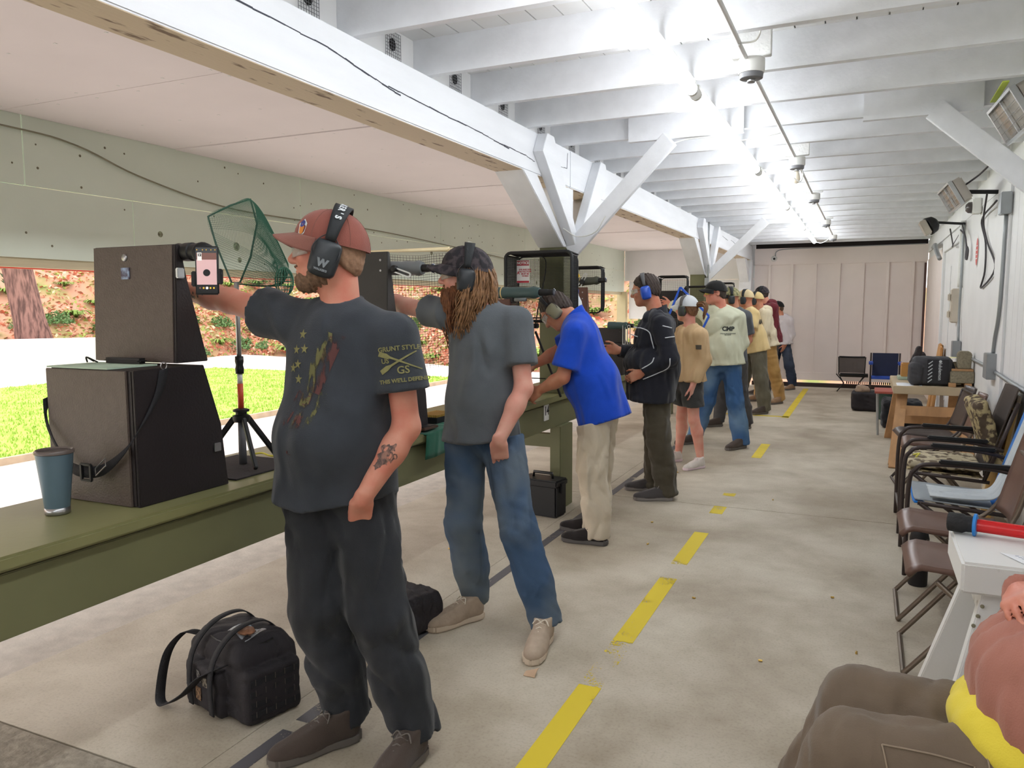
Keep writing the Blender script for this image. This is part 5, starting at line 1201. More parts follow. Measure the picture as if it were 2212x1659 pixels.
# --- nearest scope box
x0, x1, y0, y1 = -2.50, -2.10, 1.715, 2.09
b1x = empty('scope_box', (-2.3, 1.9, .861), 'big dark pistol box with raised lid and shoulder strap on the near bench', 'box')
prof = [(y0, .861), (y1 + .005, .861), (y1, .90), (2.07, 1.085), (2.0, 1.302), (y0, 1.302)]
under(B().prism(prof, (x0 + .01, 0, 0), (0, 1, 0), (0, 0, 1), x1 - x0 - .012).build('body', M_boxd, bevel=.004), b1x)
under(B().bb((x0, y0 - .008, .862), (x1 - .02, y0, 1.300)).build('front_panel', M_boxb, bevel=.002), b1x)
under(B().prism([(y0, .861), (y1 + .005, .861), (y1, .90), (2.07, 1.085), (2.0, 1.302), (y0, 1.302)], (x1 - .003, 0, 0), (0, 1, 0), (0, 0, 1), .012).build('side_panel', mat('very_dark_side', (32, 26, 28), .55, bump=.3, bscale=120), bevel=.002), b1x)
under(B().bb((x0 + .01, y0 - .01, 1.303), (x1 - .1, 1.9, 1.308)).build('top_mat', M_tealmat), b1x)
lid = under(B().prism([(1.93, 1.31), (2.07, 1.31), (1.99, 1.60), (1.965, 1.715), (1.945, 1.715)], (-2.54, 0, 0), (0, 1, 0), (0, 0, 1), .40).build('lid', M_boxd, bevel=.003), b1x)
B().prism([(1.925, 1.312), (1.93, 1.312), (1.946, 1.713), (1.941, 1.713)], (-2.538, 0, 0), (0, 1, 0), (0, 0, 1), .385).build('lid_panel', M_boxb, lid)
B().lathe([(.013, 0), (.013, .006), (.010, .008), (.004, .009)], (-2.38, 1.942, 1.675), (0, -1, 0), 16).build('lock', M_steel, lid, smooth=True)
stk = B().bb((-2.395, 1.933, 1.60), (-2.355, 1.936, 1.64)).build('sticker', mat('sticker_sky', (150, 170, 200), .4, col2=(70, 60, 80), scale=40), lid)
for z, xs in ((1.53, (-2.46, -2.30, -2.22)), (1.45, (-2.48, -2.40, -2.32, -2.22))):
    for x in xs: B().lathe([(.004, 0), (.003, .002)], (x, 1.93 + (z - 1.31) * .04, z), (0, -1, 0), 8).build('screw', M_black, lid)
under(B().bb((-2.42, 1.86, 1.309), (-2.24, 1.90, 1.328)).build('carry_handle', M_black, bevel=.008), b1x)
under(B().tube(curve_pts([(-2.47, 1.84, 1.312), (-2.46, 1.83, 1.33), (-2.45, 1.85, 1.315), (-2.44, 1.82, 1.33), (-2.43, 1.85, 1.312)], 5), .003, 5).build('cord', M_black, smooth=True), b1x)
under(B().bb((-2.092, 2.03, .99), (-2.084, 2.06, 1.02)).build('latch', M_steel, bevel=.002), b1x)
under(B().tube([(-2.09 , 1.83 + .012 * math.cos(a), 1.31 + .012 * math.sin(a)) for a in [k * math.pi / 6 for k in range(12)]], .002, 6, closed=True).build('ring', M_steel, smooth=True), b1x)
def ribbon_band(pts, wdir, w, th, n=8):
    P = curve_pts(pts, n); W_ = [V(x) for x in (wdir if isinstance(wdir[0], (tuple, list, V)) else [wdir] * len(pts))]
    Wc = curve_pts(W_, n); b = B(); m = len(P)
    return b.grid(lambda u, v: P[round(u * (m - 1))] + Wc[round(u * (m - 1))].normalized() * w * (v - .5), m - 1, 2, th)
sp = [(-2.088, 1.83, 1.30), (-2.085, 1.80, 1.22), (-2.085, 1.72, 1.11), (-2.12, 1.685, 1.04), (-2.20, 1.675, .985), (-2.28, 1.67, .972), (-2.36, 1.675, .985), (-2.43, 1.68, 1.05), (-2.50, 1.70, 1.13), (-2.515, 1.72, 1.20)]
under(ribbon_band(sp, [(0, 1, 0.2), (0, 1, .4), (0, .8, .8), (.3, .3, 1), (.1, 0, 1), (0, 0, 1), (-.2, 0, 1), (-.4, 0, 1), (-.3, .4, 1), (0, 1, .3)], .038, .003).build('shoulder_strap', M_strap, smooth=True), b1x)
bk = B()
for s in (-.022, .022): bk.box((-2.27 + s, 1.665, .972), (.012, .008, .055))
bk.box((-2.27, 1.665, .998), (.05, .008, .008)); bk.box((-2.27, 1.665, .946), (.05, .008, .008)); under(bk.build('buckle', M_black, bevel=.002), b1x)
under(B().tube([(-2.20 + .024 * cx_ , 1.664, .995 + .012 * cz_ + .018 * cx_) for cx_, cz_ in ((-1, -1), (1, -1), (1, 1), (-1, 1))], .002, 5, closed=True).build('slide_ring', M_steel), b1x)
# scope + phone on the box lid
sc1 = scope('spotting_scope', 'black spotting scope clamped to the near box lid with a phone on its eyepiece', (-2.42, 2.02, 1.69), (1, -.12, 0), .36, M_black, .03, .028, .03)
under(B().bb((-2.142, 1.94, 1.60), (-2.128, 1.97, 1.635)).build('clamp_plate', M_alu, bevel=.003), sc1)
ph = empty('phone', (-1.99, 1.93, 1.55), 'phone in a clamp showing a pink target picture beside the box lid', 'phone')
pn = V((.50, -.86, .06)).normalized(); pxx = V((0, 0, 1)).cross(pn).normalized(); pyy = pn.cross(pxx); Rp = Matrix((pxx, pyy, pn)).transposed(); pc = V((-1.985, 1.93, 1.622))
under(B().box(pc, (.075, .16, .009), Rp).build('case', M_black, bevel=.004, seg=3), ph)
def scr(n, w, h, dx, dy, m, off=.0052): v2, f2 = rect(w, h); return under(flat([(a + dx, b + dy) for a, b in v2], f2, pc, pxx, pyy, None, n, m, off), ph)
scr('screen', .068, .15, 0, 0, mat('screen_black', (16, 14, 14), .2, emit=.02)); scr('picture', .064, .082, 0, -.006, mat('screen_pink', (216, 176, 176), .3, emit=.35), .0056); scr('picture_top', .064, .022, 0, .046, mat('screen_brown', (120, 80, 70), .3, emit=.3), .0056)
scr('number_box', .014, .026, -.022, .045, mat('screen_white', (230, 225, 220), .3, emit=.5), .006)
v2, f2 = disc(.0115); under(flat([(a, b - .008) for a, b in v2], f2, pc, pxx, pyy, None, 'bullseye', M_black, .006), ph)
under(flat(*text_mesh('12', .012, .0008), pc + pxx * -.022 + pyy * .05, pxx, pyy, None, 'lettering', M_black, .0064), ph)
for dx, m in ((-.022, MATS['screen_brown']), (-.011, mat('screen_gold', (230, 180, 60), .3, emit=.5)), (.0, MATS['screen_white']), (.011, MATS['screen_gold']), (.022, MATS['screen_gold'])):
    v2, f2 = disc(.0045 if dx == 0 else .003, 12); under(flat([(a + dx, b - .058) for a, b in v2], f2, pc, pxx, pyy, None, 'icon', m, .006), ph)
for dx in (-.03, -.012, 0, .015, .028): v2, f2 = disc(.0018, 8); under(flat([(a + dx, b + .067) for a, b in v2], f2, pc, pxx, pyy, None, 'icon', MATS['screen_gold'], .006), ph)
for s, dz in ((-1, -.028), (1, -.02)): under(B().box(pc + pxx * s * .042 + pyy * dz, (.014, .05, .022), Rp).build('clamp_jaw', M_black, bevel=.003), ph)
under(B().lathe([(.03, 0), (.036, .01), (.036, .05), (.03, .06)], pc - pn * .065 - pxx * .018 + pyy * .06, pn, 20).build('eyepiece_adapter', M_black, smooth=True), ph)
# tumbler
tb = empty('tumbler', (-2.275, 1.565, .861), 'slate blue steel tumbler with dark lid on the near bench', 'cup'); tc_ = (-2.275, 1.565, .861)
under(B().lathe([(.036, .022), (.0365, .03), (.0525, .185), (.053, .19)], tc_, n=28).build('cup_wall', mat('slate_blue_coat', (96, 118, 132), .35, metal=.3, var=.04), smooth=True, auto=.8), tb)
under(B().lathe([(.033, 0), (.0355, .003), (.0362, .022)], tc_, n=28).build('steel_base', M_steel, smooth=True), tb)
under(B().lathe([(.053, .19), (.056, .192), (.056, .199), (.052, .203), (.046, .199), (.046, .194)], tc_, n=28).build('lid', mat('smoky_lid', (96, 86, 82), .25), smooth=True, auto=.8), tb)
# landing net on a tripod (brass catcher) with mat
nb = B().bb((-2.46, 2.14, .861), (-2.10, 2.52, .866)).build('rubber_mat', mat('dark_rubber', (46, 42, 44), .85, bump=.6, bscale=80), bevel=.002); tag(nb, 'dark rubber mat under the green net tripod', 'mat')
nt_ = empty('net_stand', (-2.285, 2.37, .867), 'green landing net on a small tripod pole behind the near box', 'net')
px0 = V((-2.285, 2.37, 0)); Z = lambda z: px0 + V((0, 0, z))
under(B().cyl(Z(.868), Z(1.05), .016, .014, 14).build('center_post', mat('grey_post', (104, 104, 108), .5), smooth=True), nt_)
for a in (200, 330, 80):
    d = V((math.cos(math.radians(a)), math.sin(math.radians(a)), 0)); under(B().bar(Z(1.055) + d * .03, px0 + d * .17 + V((0, 0, .875)), .016, .022).build('tripod_leg', M_black, bevel=.003), nt_)
under(B().lathe([(.03, 1.04), (.034, 1.05), (.034, 1.065), (.022, 1.07), (.022, 1.08), (.032, 1.082), (.032, 1.09), (.015, 1.095)], px0, n=20).build('hub', M_black, smooth=True, auto=.6), nt_)
under(B().cyl(Z(1.09), Z(1.195), .0115, n=12).build('orange_section', mat('orange_paint', (216, 84, 52), .4), smooth=True), nt_)
under(B().cyl(Z(1.195), Z(1.24), .0105, n=12).build('white_section', M_whplastic, smooth=True), nt_)
under(B().lathe([(.016, 1.235), (.017, 1.255), (.014, 1.27), (.017, 1.285), (.016, 1.305)], px0, n=14).build('pole_clamp', M_black, smooth=True), nt_)
under(B().cyl(Z(1.30), Z(1.60), .0095, n=12).build('pole', M_alu, smooth=True), nt_)
M_net = mat('green_netting', (64, 112, 92), .8)
loop = [V(p) for p in [(-2.31, 2.37, 1.60), (-2.345, 2.33, 1.75), (-2.36, 2.31, 1.855), (-2.29, 2.36, 1.90), (-2.225, 2.40, 1.925), (-2.205, 2.41, 1.83), (-2.235, 2.40, 1.70), (-2.275, 2.38, 1.60)]]
under(B().tube(loop, .004, 6, closed=True).build('net_frame', mat('net_frame_green', (60, 92, 80), .5), smooth=True), nt_)
LP = curve_pts(loop + [loop[0]], 12)
tip = V((-2.06, 2.39, 1.60))
def bag(u, v):
    p = LP[round(u * (len(LP) - 1))]; c = sum(loop, V()) / len(loop)
    q = tip + (p - c) * .22 + V((0, 0, .04)); mid = p.lerp(q, v); return mid + V((.02 * math.sin(math.pi * v), .045 * math.sin(math.pi * v) * math.sin(9 * u), .05 * math.sin(math.pi * v) * (1 if p.z > 1.8 else -.3)))
wn = wire_obj(B().grid(bag, len(LP) - 1, 60), 'netting', M_net, None, .0014); under(wn, nt_)
wn = wire_obj(B().grid(lambda u, v: tip + V((.035 * math.cos(6.28 * u) * math.sin(3.14 * v), .035 * math.sin(6.28 * u) * math.sin(3.14 * v), .055 * math.cos(3.14 * v) - .0)), 16, 10), 'net_bunch', M_net, None, .004); under(wn, nt_)
f = Field((-2.3, 2.42, .85), (-2.05, 2.68, 1.05), .008); f.ell((-2.18, 2.56, .90), (.055, .05, .06), k=0).ell((-2.16, 2.55, .95), (.035, .03, .035), k=.03).noise(wr_cloth(.01, 60, 3)).cut((0, 0, .861), (0, 0, -1))
tag(f.build('small_pouch', mat('black_pouch', (36, 36, 40), .85)), 'small crumpled black pouch behind the rubber mat', 'pouch')
tag(B().tube(curve_pts([(-2.40, 2.53, .866), (-2.36, 2.56, .872), (-2.30, 2.55, .866), (-2.25, 2.57, .87)], 5), .004, 6).build('yellow_rope', mat('yellow_cord', (226, 216, 70), .6), smooth=True), 'bright yellow rope lying beside the rubber mat', 'rope')

# --- second shooter's box, scope, net
def scope_box(label, x0, x1, y0, y1, zt, lz, m, ms, lid_y):
    t = empty('scope_box', ((x0 + x1) / 2, y0, .861), label, 'box')
    under(B().prism([(y0, .861), (y1, .861), (y1 - .02, 1.05), (y1 - .08, zt), (y0, zt)], (x0, 0, 0), (0, 1, 0), (0, 0, 1), x1 - x0).build('body', m, bevel=.003), t)
    l = under(B().prism([(lid_y, zt + .003), (lid_y + .12, zt + .003), (lid_y + .05, lz - .1), (lid_y + .035, lz), (lid_y + .015, lz)], (x0 - .01, 0, 0), (0, 1, 0), (0, 0, 1), x1 - x0).build('lid', ms, bevel=.003), t)
    for zz in (lz - .04, lz - .09): B().lathe([(.006, 0), (.005, .003)], (x1 - .05, lid_y + .014, zz), (0, -1, 0), 10).build('screw', M_steel, l)
    under(B().bb((x1, y0 + .1, .95), (x1 + .008, y0 + .13, .98)).build('latch', M_steel, bevel=.002), t)
    return t
scope_box('black pistol box with plain raised lid behind the man in brown cap', -2.45, -2.08, 3.13, 3.50, 1.28, 1.765, M_boxd, mat('black_lid', (58, 56, 54), .6, bump=.3, bscale=150), 3.14)
sc2 = scope('spotting_scope', 'grey spotting scope on a slotted bracket in front of the long-haired man', (-2.15, 3.24, 1.69), (.97, -.05, -.02), .27, M_scgrey, .034, .033, .018)
sl = B()
def slot(b, c, ux, uy, L, w, t):
    o_ = [(L / 2 * s + w / 2 * math.cos(a) , w / 2 * math.sin(a)) for s, a0 in ((1, -90), (-1, 90)) for a in [math.radians(a0 + k * 18) for k in range(11)]]
    i_ = [(L / 2 * s * .95 + w / 4 * math.cos(a), w / 4 * math.sin(a)) for s, a0 in ((1, -90), (-1, 90)) for a in [math.radians(a0 + k * 18) for k in range(11)]]
    c = V(c); ux = V(ux).normalized(); uy = V(uy).normalized(); n = ux.cross(uy) * t; k = len(o_)
    vs = [c + ux * p[0] + uy * p[1] + n * z for z in (0, 1) for ring in (o_, i_) for p in ring]; fs = []
    for i in range(k):
        j = (i + 1) % k; fs += [(i, j, k + j, k + i), (2 * k + i, 3 * k + i, 3 * k + j, 2 * k + j), (i, 2 * k + i, 2 * k + j, j), (k + i, k + j, 3 * k + j, 3 * k + i)]
    return b.add(vs, fs)
under(slot(B(), (-2.02, 3.17, 1.665), (.95, 0, -.32), (.3, 0, .95), .085, .026, .006).build('slotted_bracket', M_alu), sc2)
under(B().lathe([(.017, 0), (.017, .02), (.012, .024)], (-2.062, 3.18, 1.683), (0, -1, 0), 14).build('clamp_knob', M_black, smooth=True), sc2)
M_pvc = mat('cream_pvc', (232, 214, 170), .4); M_blnet = mat('black_netting', (28, 28, 30), .9)
cn2 = empty('net_catcher', (-2.2, 3.7, .861), 'black net hung on a cream pipe frame behind the second box', 'net')
under(B().tube([(-2.48, 3.55, .87), (-2.48, 3.55, 1.80), (-2.08, 3.75, 1.815)], .013, 10).build('pipe', M_pvc, smooth=True), cn2); under(B().tube([(-2.08, 3.75, 1.815), (-2.075, 3.75, 1.80), (-2.075, 3.75, 1.76)], .017, 10).build('pipe_elbow', M_pvc, smooth=True), cn2)
under(B().tube([(-2.075, 3.75, 1.77), (-2.075, 3.75, 1.2)], .013, 10).build('pipe', mat('grey_pipe', (120, 116, 110), .5), smooth=True), cn2); under(B().tube([(-2.075, 3.75, 1.78), (-1.96, 3.85, 1.74), (-1.95, 3.86, 1.70)], .008, 8).build('arm', M_black), cn2)
def drape(u, v):
    z = 1.80 - .62 * v; k = u; x = -2.47 + .40 * k; y = 3.56 + .2 * k
    return (x, y + .02 * math.sin(14 * k + 3 * v), z - .02 * math.sin(math.pi * k))
under(wire_obj(B().grid(drape, 34, 46), 'netting', M_blnet, None, .0022), cn2)
def drape2(u, v): return (-2.075 + .12 * u, 3.75 + .1 * u + .03 * math.sin(9 * u + 4 * v), 1.77 - .05 * u - (.72 - .1 * u) * v)
under(wire_obj(B().grid(drape2, 14, 50), 'netting', M_blnet, None, .0045), cn2)
under(ribbon_band([(-1.97, 3.86, 1.12), (-1.955, 3.87, 1.05), (-1.965, 3.86, .98), (-1.98, 3.86, .93)], (0, 1, 0), .015, .002).build('loose_strap', M_strap), cn2)
# ammunition block, cloth, case lid, blue cloth
blk = empty('cartridge_block', (-2.16, 3.72, .861), 'black tray filled with upright brass cartridges beside the long-haired man', 'tray')
under(B().bb((-2.22, 3.62, .862), (-2.10, 3.82, .90)).build('tray', M_black, bevel=.002), blk)
ca = B()
for i in range(10):
    for j in range(16): ca.cyl((-2.214 + i * .012, 3.628 + j * .0123, .90), (-2.214 + i * .012, 3.628 + j * .0123, .913), .004, n=6)
o = under(ca.build('cartridges', mat('brass', (200, 166, 90), .35, metal=.8)), blk); o['kind'] = 'stuff'
def cloth(u, v):
    x = -2.17 + .20 * min(u * 1.3, 1) ; z = .864 + .004 * math.sin(9 * v + 7 * u); y = 3.30 + .5 * v
    if u > .77: x = -1.985 + .006 * math.sin(12 * v); z = .862 - (u - .77) * .55
    return (x, y + .03 * math.sin(3 * u), z)
tag(B().grid(cloth, 18, 20, .003).build('green_cloth', fabric('green_towel', (48, 104, 84)), smooth=True), 'dark green cloth hanging over the bench edge under the cartridges', 'cloth')
tag(B().bb((-2.40, 3.62, .862), (-2.24, 3.95, .868)).build('mint_mat', mat('mint_mat', (160, 216, 200), .6)), 'thin mint green mat behind the brass cartridges', 'mat')
ki = empty('knife_case', (-2.1, 3.42, .868), 'flat dark brown wooden case lid on the green cloth', 'case'); under(B().bb((-2.16, 3.36, .872), (-2.02, 3.50, .885)).build('case_lid', mat('dark_wood', (86, 62, 50), .5), bevel=.003), ki); under(B().bb((-2.15, 3.37, .885), (-2.03, 3.49, .888)).build('inlay', M_black), ki)
f = Field((-2.3, 3.4, .85), (-2.15, 3.6, 1.05), .008); f.cone((-2.23, 3.5, .87), (-2.235, 3.5, .98), .03, .012, 0).noise(wr_cloth(.006, 70, 2)).cut((0, 0, .862), (0, 0, -1)); tag(f.build('blue_rag', fabric('blue_rag', (110, 160, 220))), 'crumpled light blue rag standing by the cartridge tray', 'cloth')
# black glove-like strap on mint mat
tag(B().tube(curve_pts([(-2.33, 3.80, .872), (-2.30, 3.84, .88), (-2.33, 3.88, .872), (-2.28, 3.9, .878), (-2.26, 3.86, .872)], 5), .006, 6).build('black_lanyard', M_strap, smooth=True), 'coiled black lanyard lying on the mint mat', 'lanyard')

# --- third box with green scope, mesh catcher and notice
M_brown = mat('red_brown_laminate', (92, 62, 52), .5, bump=.3, bscale=140)
b3x = scope_box('red brown pistol box with round stickers near the number 14 sign', -2.44, -2.06, 4.42, 4.84, 1.25, 1.55, M_brown, M_brown, 4.50)
for zz, m, tx in ((1.14, mat('sticker_green', (150, 190, 60), .4), 'A'), (1.05, mat('sticker_red', (200, 40, 44), .4), 'R')):
    v2, f2 = disc(.036); under(flat(v2, f2, (-2.059, 4.73, zz), (0, 1, 0), (0, 0, 1), None, 'sticker', M_sign, .001), b3x); v2, f2 = disc(.027); under(flat(v2, f2, (-2.059, 4.73, zz), (0, 1, 0), (0, 0, 1), None, 'sticker_center', m, .002), b3x)
    for k in range(14):
        a = k * 2 * math.pi / 14; v2, f2 = rect(.006, .005); under(flat(v2, f2, (-2.059, 4.73 + .0315 * math.cos(a), zz + .0315 * math.sin(a)), (0, 1, 0), (0, 0, 1), None, 'sticker_letter', m if tx == 'R' else M_ink, .0025), b3x)
sc3 = scope('spotting_scope', 'large dark green spotting scope on the red brown box lid', (-2.23, 4.55, 1.59), (1, -.06, 0), .46, M_scgreen, .038, .034, .02, band=mat('gold_band', (200, 176, 120), .4))
under(B().bb((-2.10, 4.52, 1.53), (-2.05, 4.58, 1.58)).build('clamp', M_black, bevel=.004), sc3); under(B().cyl((-2.03, 4.50, 1.545), (-1.95, 4.49, 1.545), .011, n=12).build('focus_rod', M_scgrey, smooth=True), sc3)
def mesh_catcher(label, c, w, h, dp, yaw, th=.0028, n=44, fr=.012):
    t = empty('mesh_catcher', c, label, 'mesh bin'); t.rotation_euler.z = yaw; Rz = Matrix.Rotation(yaw, 4, 'Z'); Rz.translation = V(c)
    def loc(o): o.parent = t; return o
    def rr(w_, h_, y, z0=0, k=5, r=.04):
        pts = []
        for cx_, cz_, a0 in ((w_ / 2 - r, h_ - r, 0), (-w_ / 2 + r, h_ - r, 90), (-w_ / 2 + r, r, 180), (w_ / 2 - r, r, 270)):
            for q in range(k): a = math.radians(a0 + 90 * q / (k - 1)); pts.append((cx_ + r * math.cos(a), y, z0 + cz_ + r * math.sin(a)))
        return pts
    loc(B().tube(rr(w, h, 0), fr, 8, closed=True).build('rim', M_black, smooth=True)); loc(B().tube(rr(w * .92, h * .92, dp, h * .04), fr * .5, 6, closed=True).build('rear_rim', M_black, smooth=True))
    for sx in (-1, 1): loc(B().tube([(sx * w * .49, 0, h - .02), (sx * w * .45, dp, h * .95)], fr * .45, 6).build('side_rod', M_black))
    loc(wire_obj(B().grid(lambda u, v: (w * .9 * (u - .5), dp, h * .06 + h * .88 * v), n, int(n * h / w)), 'mesh_back', M_black, None, th))
    for sx in (-1, 1): loc(wire_obj(B().grid(lambda u, v: (sx * w * (.49 - .04 * u), dp * u, h * .03 + h * .92 * v), max(6, int(n * dp / w)), int(n * h / w)), 'mesh_side', M_black, None, th * 1.6))
    loc(wire_obj(B().grid(lambda u, v: (w * .95 * (u - .5), dp * v, h * (1 - .03 * v)), n, max(6, int(n * dp / w))), 'mesh_top', M_black, None, th * 1.6))
    return t
mc3 = mesh_catcher('black wire mesh brass catcher with a red NOTICE card', (-2.10, 5.05, 1.40), .50, .48, .18, .0, .0042)
sg = B().box((-.175, .14, .355), (.10, .003, .165)).build('notice_card', M_sign, mc3)
M_nred = mat('notice_red', (176, 40, 56), .5); rx = lambda z, w, h, m, n: B().box((-.175, .137, z), (w, .002, h)).build(n, m, sg)
rx(.415, .096, .035, M_nred, 'notice_band'); rx(.281, .096, .014, M_nred, 'notice_band')
text('NOTICE', .026, (-.175, .1355, .415), (1, 0, 0), (0, 0, 1), sg, M_sign, off=.0, bold=.0012); text('EYE AND EAR\nPROTECTION\nMUST BE\nWORN', .0155, (-.158, .1365, .345), (1, 0, 0), (0, 0, 1), sg, M_nred, off=.0, bold=.0006)
text('A', .03, (-.212, .1365, .345), (1, 0, 0), (0, 0, 1), sg, M_nred, off=.0, bold=.001, name='pictogram')
for zz in (.0,): B().tube(curve_pts([(-.12, .16, .47), (.0, .15, .42), (-.05, .13, .1), (-.06, .1, -.02)], 6), .005, 6).build('prop_rod', M_black, mc3, smooth=True)
tp = empty('camera_tripod', (-2.12, 5.0, .861), 'small black tripod holding the mesh catcher on the bench', 'tripod')
for a in (250, 20, 140):
    d = V((math.cos(math.radians(a)), math.sin(math.radians(a)), 0)); under(B().tube([V((-2.12, 5.0, 1.33)) + d * .02, V((-2.12, 5.0, .868)) + d * .2], .009, 8).build('leg', M_black), tp)
under(B().tube([(-2.12, 5.0, 1.05), (-2.12, 5.0, 1.36)], .011, 10).build('column', M_black), tp); under(B().bb((-2.16, 4.97, 1.35), (-2.08, 5.03, 1.385)).build('head', M_black, bevel=.005), tp); under(B().tube([(-2.22, 5.0, 1.0), (-2.02, 5.0, 1.0)], .004, 6).build('spreader', M_black), tp)
sb = empty('spray_bottle', (-2.02, 5.62, 1.40), 'white spray bottle with yellow and blue trigger by the braced post', 'bottle')
under(B().bb((-2.12, 5.56, .862), (-1.95, 5.70, 1.398)).build('stand_block', M_brown, bevel=.003), sb)
under(B().lathe([(.045, 0), (.05, .01), (.05, .10), (.042, .14), (.02, .185), (.016, .21)], (-2.02, 5.62, 1.40), n=20).build('bottle', mat('white_bottle', (220, 226, 230), .4), smooth=True), sb); under(B().lathe([(.02, .205), (.02, .23)], (-2.02, 5.62, 1.40), n=16).build('collar', mat('blue_cap', (40, 60, 150), .4)), sb)
under(B().bar((-2.02, 5.62, 1.63), (-2.02, 5.62, 1.73), .022, .022).build('neck', mat('yellow_trigger', (236, 196, 40), .4), bevel=.004), sb); under(B().box((-2.03, 5.62, 1.735), (.07, .026, .03)).build('spray_head', MATS['yellow_trigger'], bevel=.006), sb); under(B().box((-2.06, 5.62, 1.70), (.02, .024, .06)).build('trigger', MATS['blue_cap'], bevel=.004), sb)
# --- fourth and further stations
scope_box('brown pistol box behind the man in blue polo', -2.40, -2.03, 5.90, 6.25, 1.30, 1.655, M_brown, M_brown, 5.92)
sc4 = scope('spotting_scope', 'olive spotting scope with gold ring above the blue polo', (-2.17, 6.0, 1.70), (1, -.05, .05), .27, M_scol, .036, .03, .02, band=MATS['gold_band'])
under(slot(B(), (-2.10, 5.96, 1.69), (.5, 0, .87), (-.87, 0, .5), .15, .03, .006).build('slotted_bracket', M_alu), sc4); under(B().lathe([(.02, 0), (.02, .02)], (-2.09, 5.958, 1.70), (0, -1, 0), 12).build('clamp_knob', M_black), sc4)
mesh_catcher('black wire mesh catcher behind the olive spotting scope', (-2.15, 6.15, 1.45), .32, .38, .12, .0, .0022, 34, .006)
sc5 = scope('spotting_scope', 'dark scope on white slotted bracket in front of the jacket man', (-2.18, 6.95, 1.325), (1, 0, 0), .24, M_scgreen, .036, .03, .02)
under(slot(B(), (-2.02, 6.92, 1.24), (0, 0, 1), (1, 0, 0), .16, .03, .006).build('slotted_bracket', M_alu), sc5); under(slot(B(), (-1.975, 6.92, 1.24), (0, 0, 1), (1, 0, 0), .16, .03, .006).build('slotted_bracket', M_alu), sc5)
scope_box('black pistol box hidden beyond the jacket man', -2.42, -2.05, 6.98, 7.35, 1.16, 1.3, M_boxd, M_boxd, 7.05)
scope_box('dark pistol box with wide lid behind the ponytail woman', -2.20, -1.86, 8.85, 9.2, 1.3, 1.68, M_boxd, mat('dark_grey_lid', (66, 62, 62), .6), 8.9).location.x += 0
mesh_catcher('tall black mesh catcher behind the ponytail woman', (-1.99, 8.7, 1.38), .34, .46, .14, .0, .003, 30, .007)
dia = empty('diamond_marker', (-1.70, 8.1, 1.3), 'bright blue diamond shaped frame behind the ponytail woman', 'marker')
dp_ = [V(p) for p in [(-1.875, 8.1, 1.42), (-1.765, 8.1, 1.70), (-1.465, 8.1, 1.40), (-1.535, 8.1, 1.255)]]
M_blfr = mat('bright_blue', (44, 96, 210), .5)
for a, b in zip(dp_, dp_[1:]): under(B().bar(a, b, .03, .02).build('frame_bar', M_blfr, bevel=.003), dia)
under(B().tube([(-1.80, 8.12, .862), (-1.77, 8.1, 1.68)], .008, 8).build('stand_rod', M_black), dia); dia.location.z = .862
for o_ in dia.children: o_.matrix_parent_inverse = Matrix.Translation(-V(dia.location))
mesh_catcher('small black mesh catcher at the seventh station', (-1.93, 11.6, 1.48), .36, .36, .12, 0, .004, 24, .008)
mesh_catcher('small black mesh catcher at the eighth station', (-2.0, 10.2, 1.40), .34, .36, .12, 0, .004, 24, .008)
# exit-style indicator on the baffle
ind = empty('warning_light', (-4.5, 9.9, 2.04), 'small red warning light box on the pale green baffle', 'light'); under(B().bb((-4.5, 9.8, 1.98), (-4.44, 10.02, 2.12)).build('back_box', M_whplastic, bevel=.004), ind); under(B().bb((-4.44, 9.9, 2.01), (-4.38, 10.04, 2.09)).build('red_lens', mat('red_lens', (200, 30, 40), .3), bevel=.01), ind); under(B().bb((-4.44, 9.82, 2.01), (-4.40, 9.9, 2.09)).build('housing', M_black), ind)

# --- on the floor
rbag = empty('range_bag', (-2.12, 2.15, 0), 'black range bag with patches and zip-bag on top, on the near floor', 'bag')
M_bag = mat('black_nylon', (38, 34, 38), .75, bump=.4, bscale=200, var=.15)
RB = np.array(Matrix.Rotation(-.26, 3, 'Z')); cB = np.array((-2.11, 2.15, 0)); RBm = Matrix.Rotation(-.26, 3, 'Z')
BL = lambda x, y, z: cB + RB @ np.array((x, y, z))
f = Field((-2.55, 1.7, -.01), (-1.65, 2.6, .42), .008)
f.rbox(BL(-.01, .01, .125), (.175, .125, .123), .03, RB, 0).rbox(BL(-.01, .01, .225), (.16, .11, .065), .045, RB, .03).rbox(BL(.165, .0, .105), (.045, .115, .1), .025, RB, .005).rbox(BL(-.03, -.125, .10), (.12, .03, .09), .022, RB, .005)
f.noise(wr_cloth(.006, 44, 6)).cut((0, 0, .002), (0, 0, -1)); rbm = under(f.build('bag_body', M_bag), rbag)
def bl(*p): return V(BL(*p))
for x_ in (-.085, .06):
    pts = [bl(x_, -.165, .03), bl(x_, -.168, .16), bl(x_, -.14, .25), bl(x_, -.06, .315), bl(x_, .05, .32), bl(x_, .125, .25)]
    under(ribbon_band(pts, V(RB @ np.array((1, 0, 0))), .03, .004).build('carry_strap', M_strap, smooth=True), rbag)
under(ribbon_band([bl(-.17, -.06, .24), bl(-.24, -.10, .24), bl(-.26, -.16, .18), bl(-.25, -.20, .06), bl(-.20, -.22, .012), bl(-.10, -.19, .07), bl(.0, -.175, .16), bl(.10, -.14, .22)], V(RB @ np.array((.5, 1, .2))), .036, .004).build('shoulder_strap', M_strap, smooth=True), rbag)
under(B().tube([bl(-.01 + .155 * math.cos(a), .01 + .105 * math.sin(a), .272) for a in [k * math.pi / 10 for k in range(20)]], .004, 5, closed=True).build('zip', M_black), rbag)
ww = B()
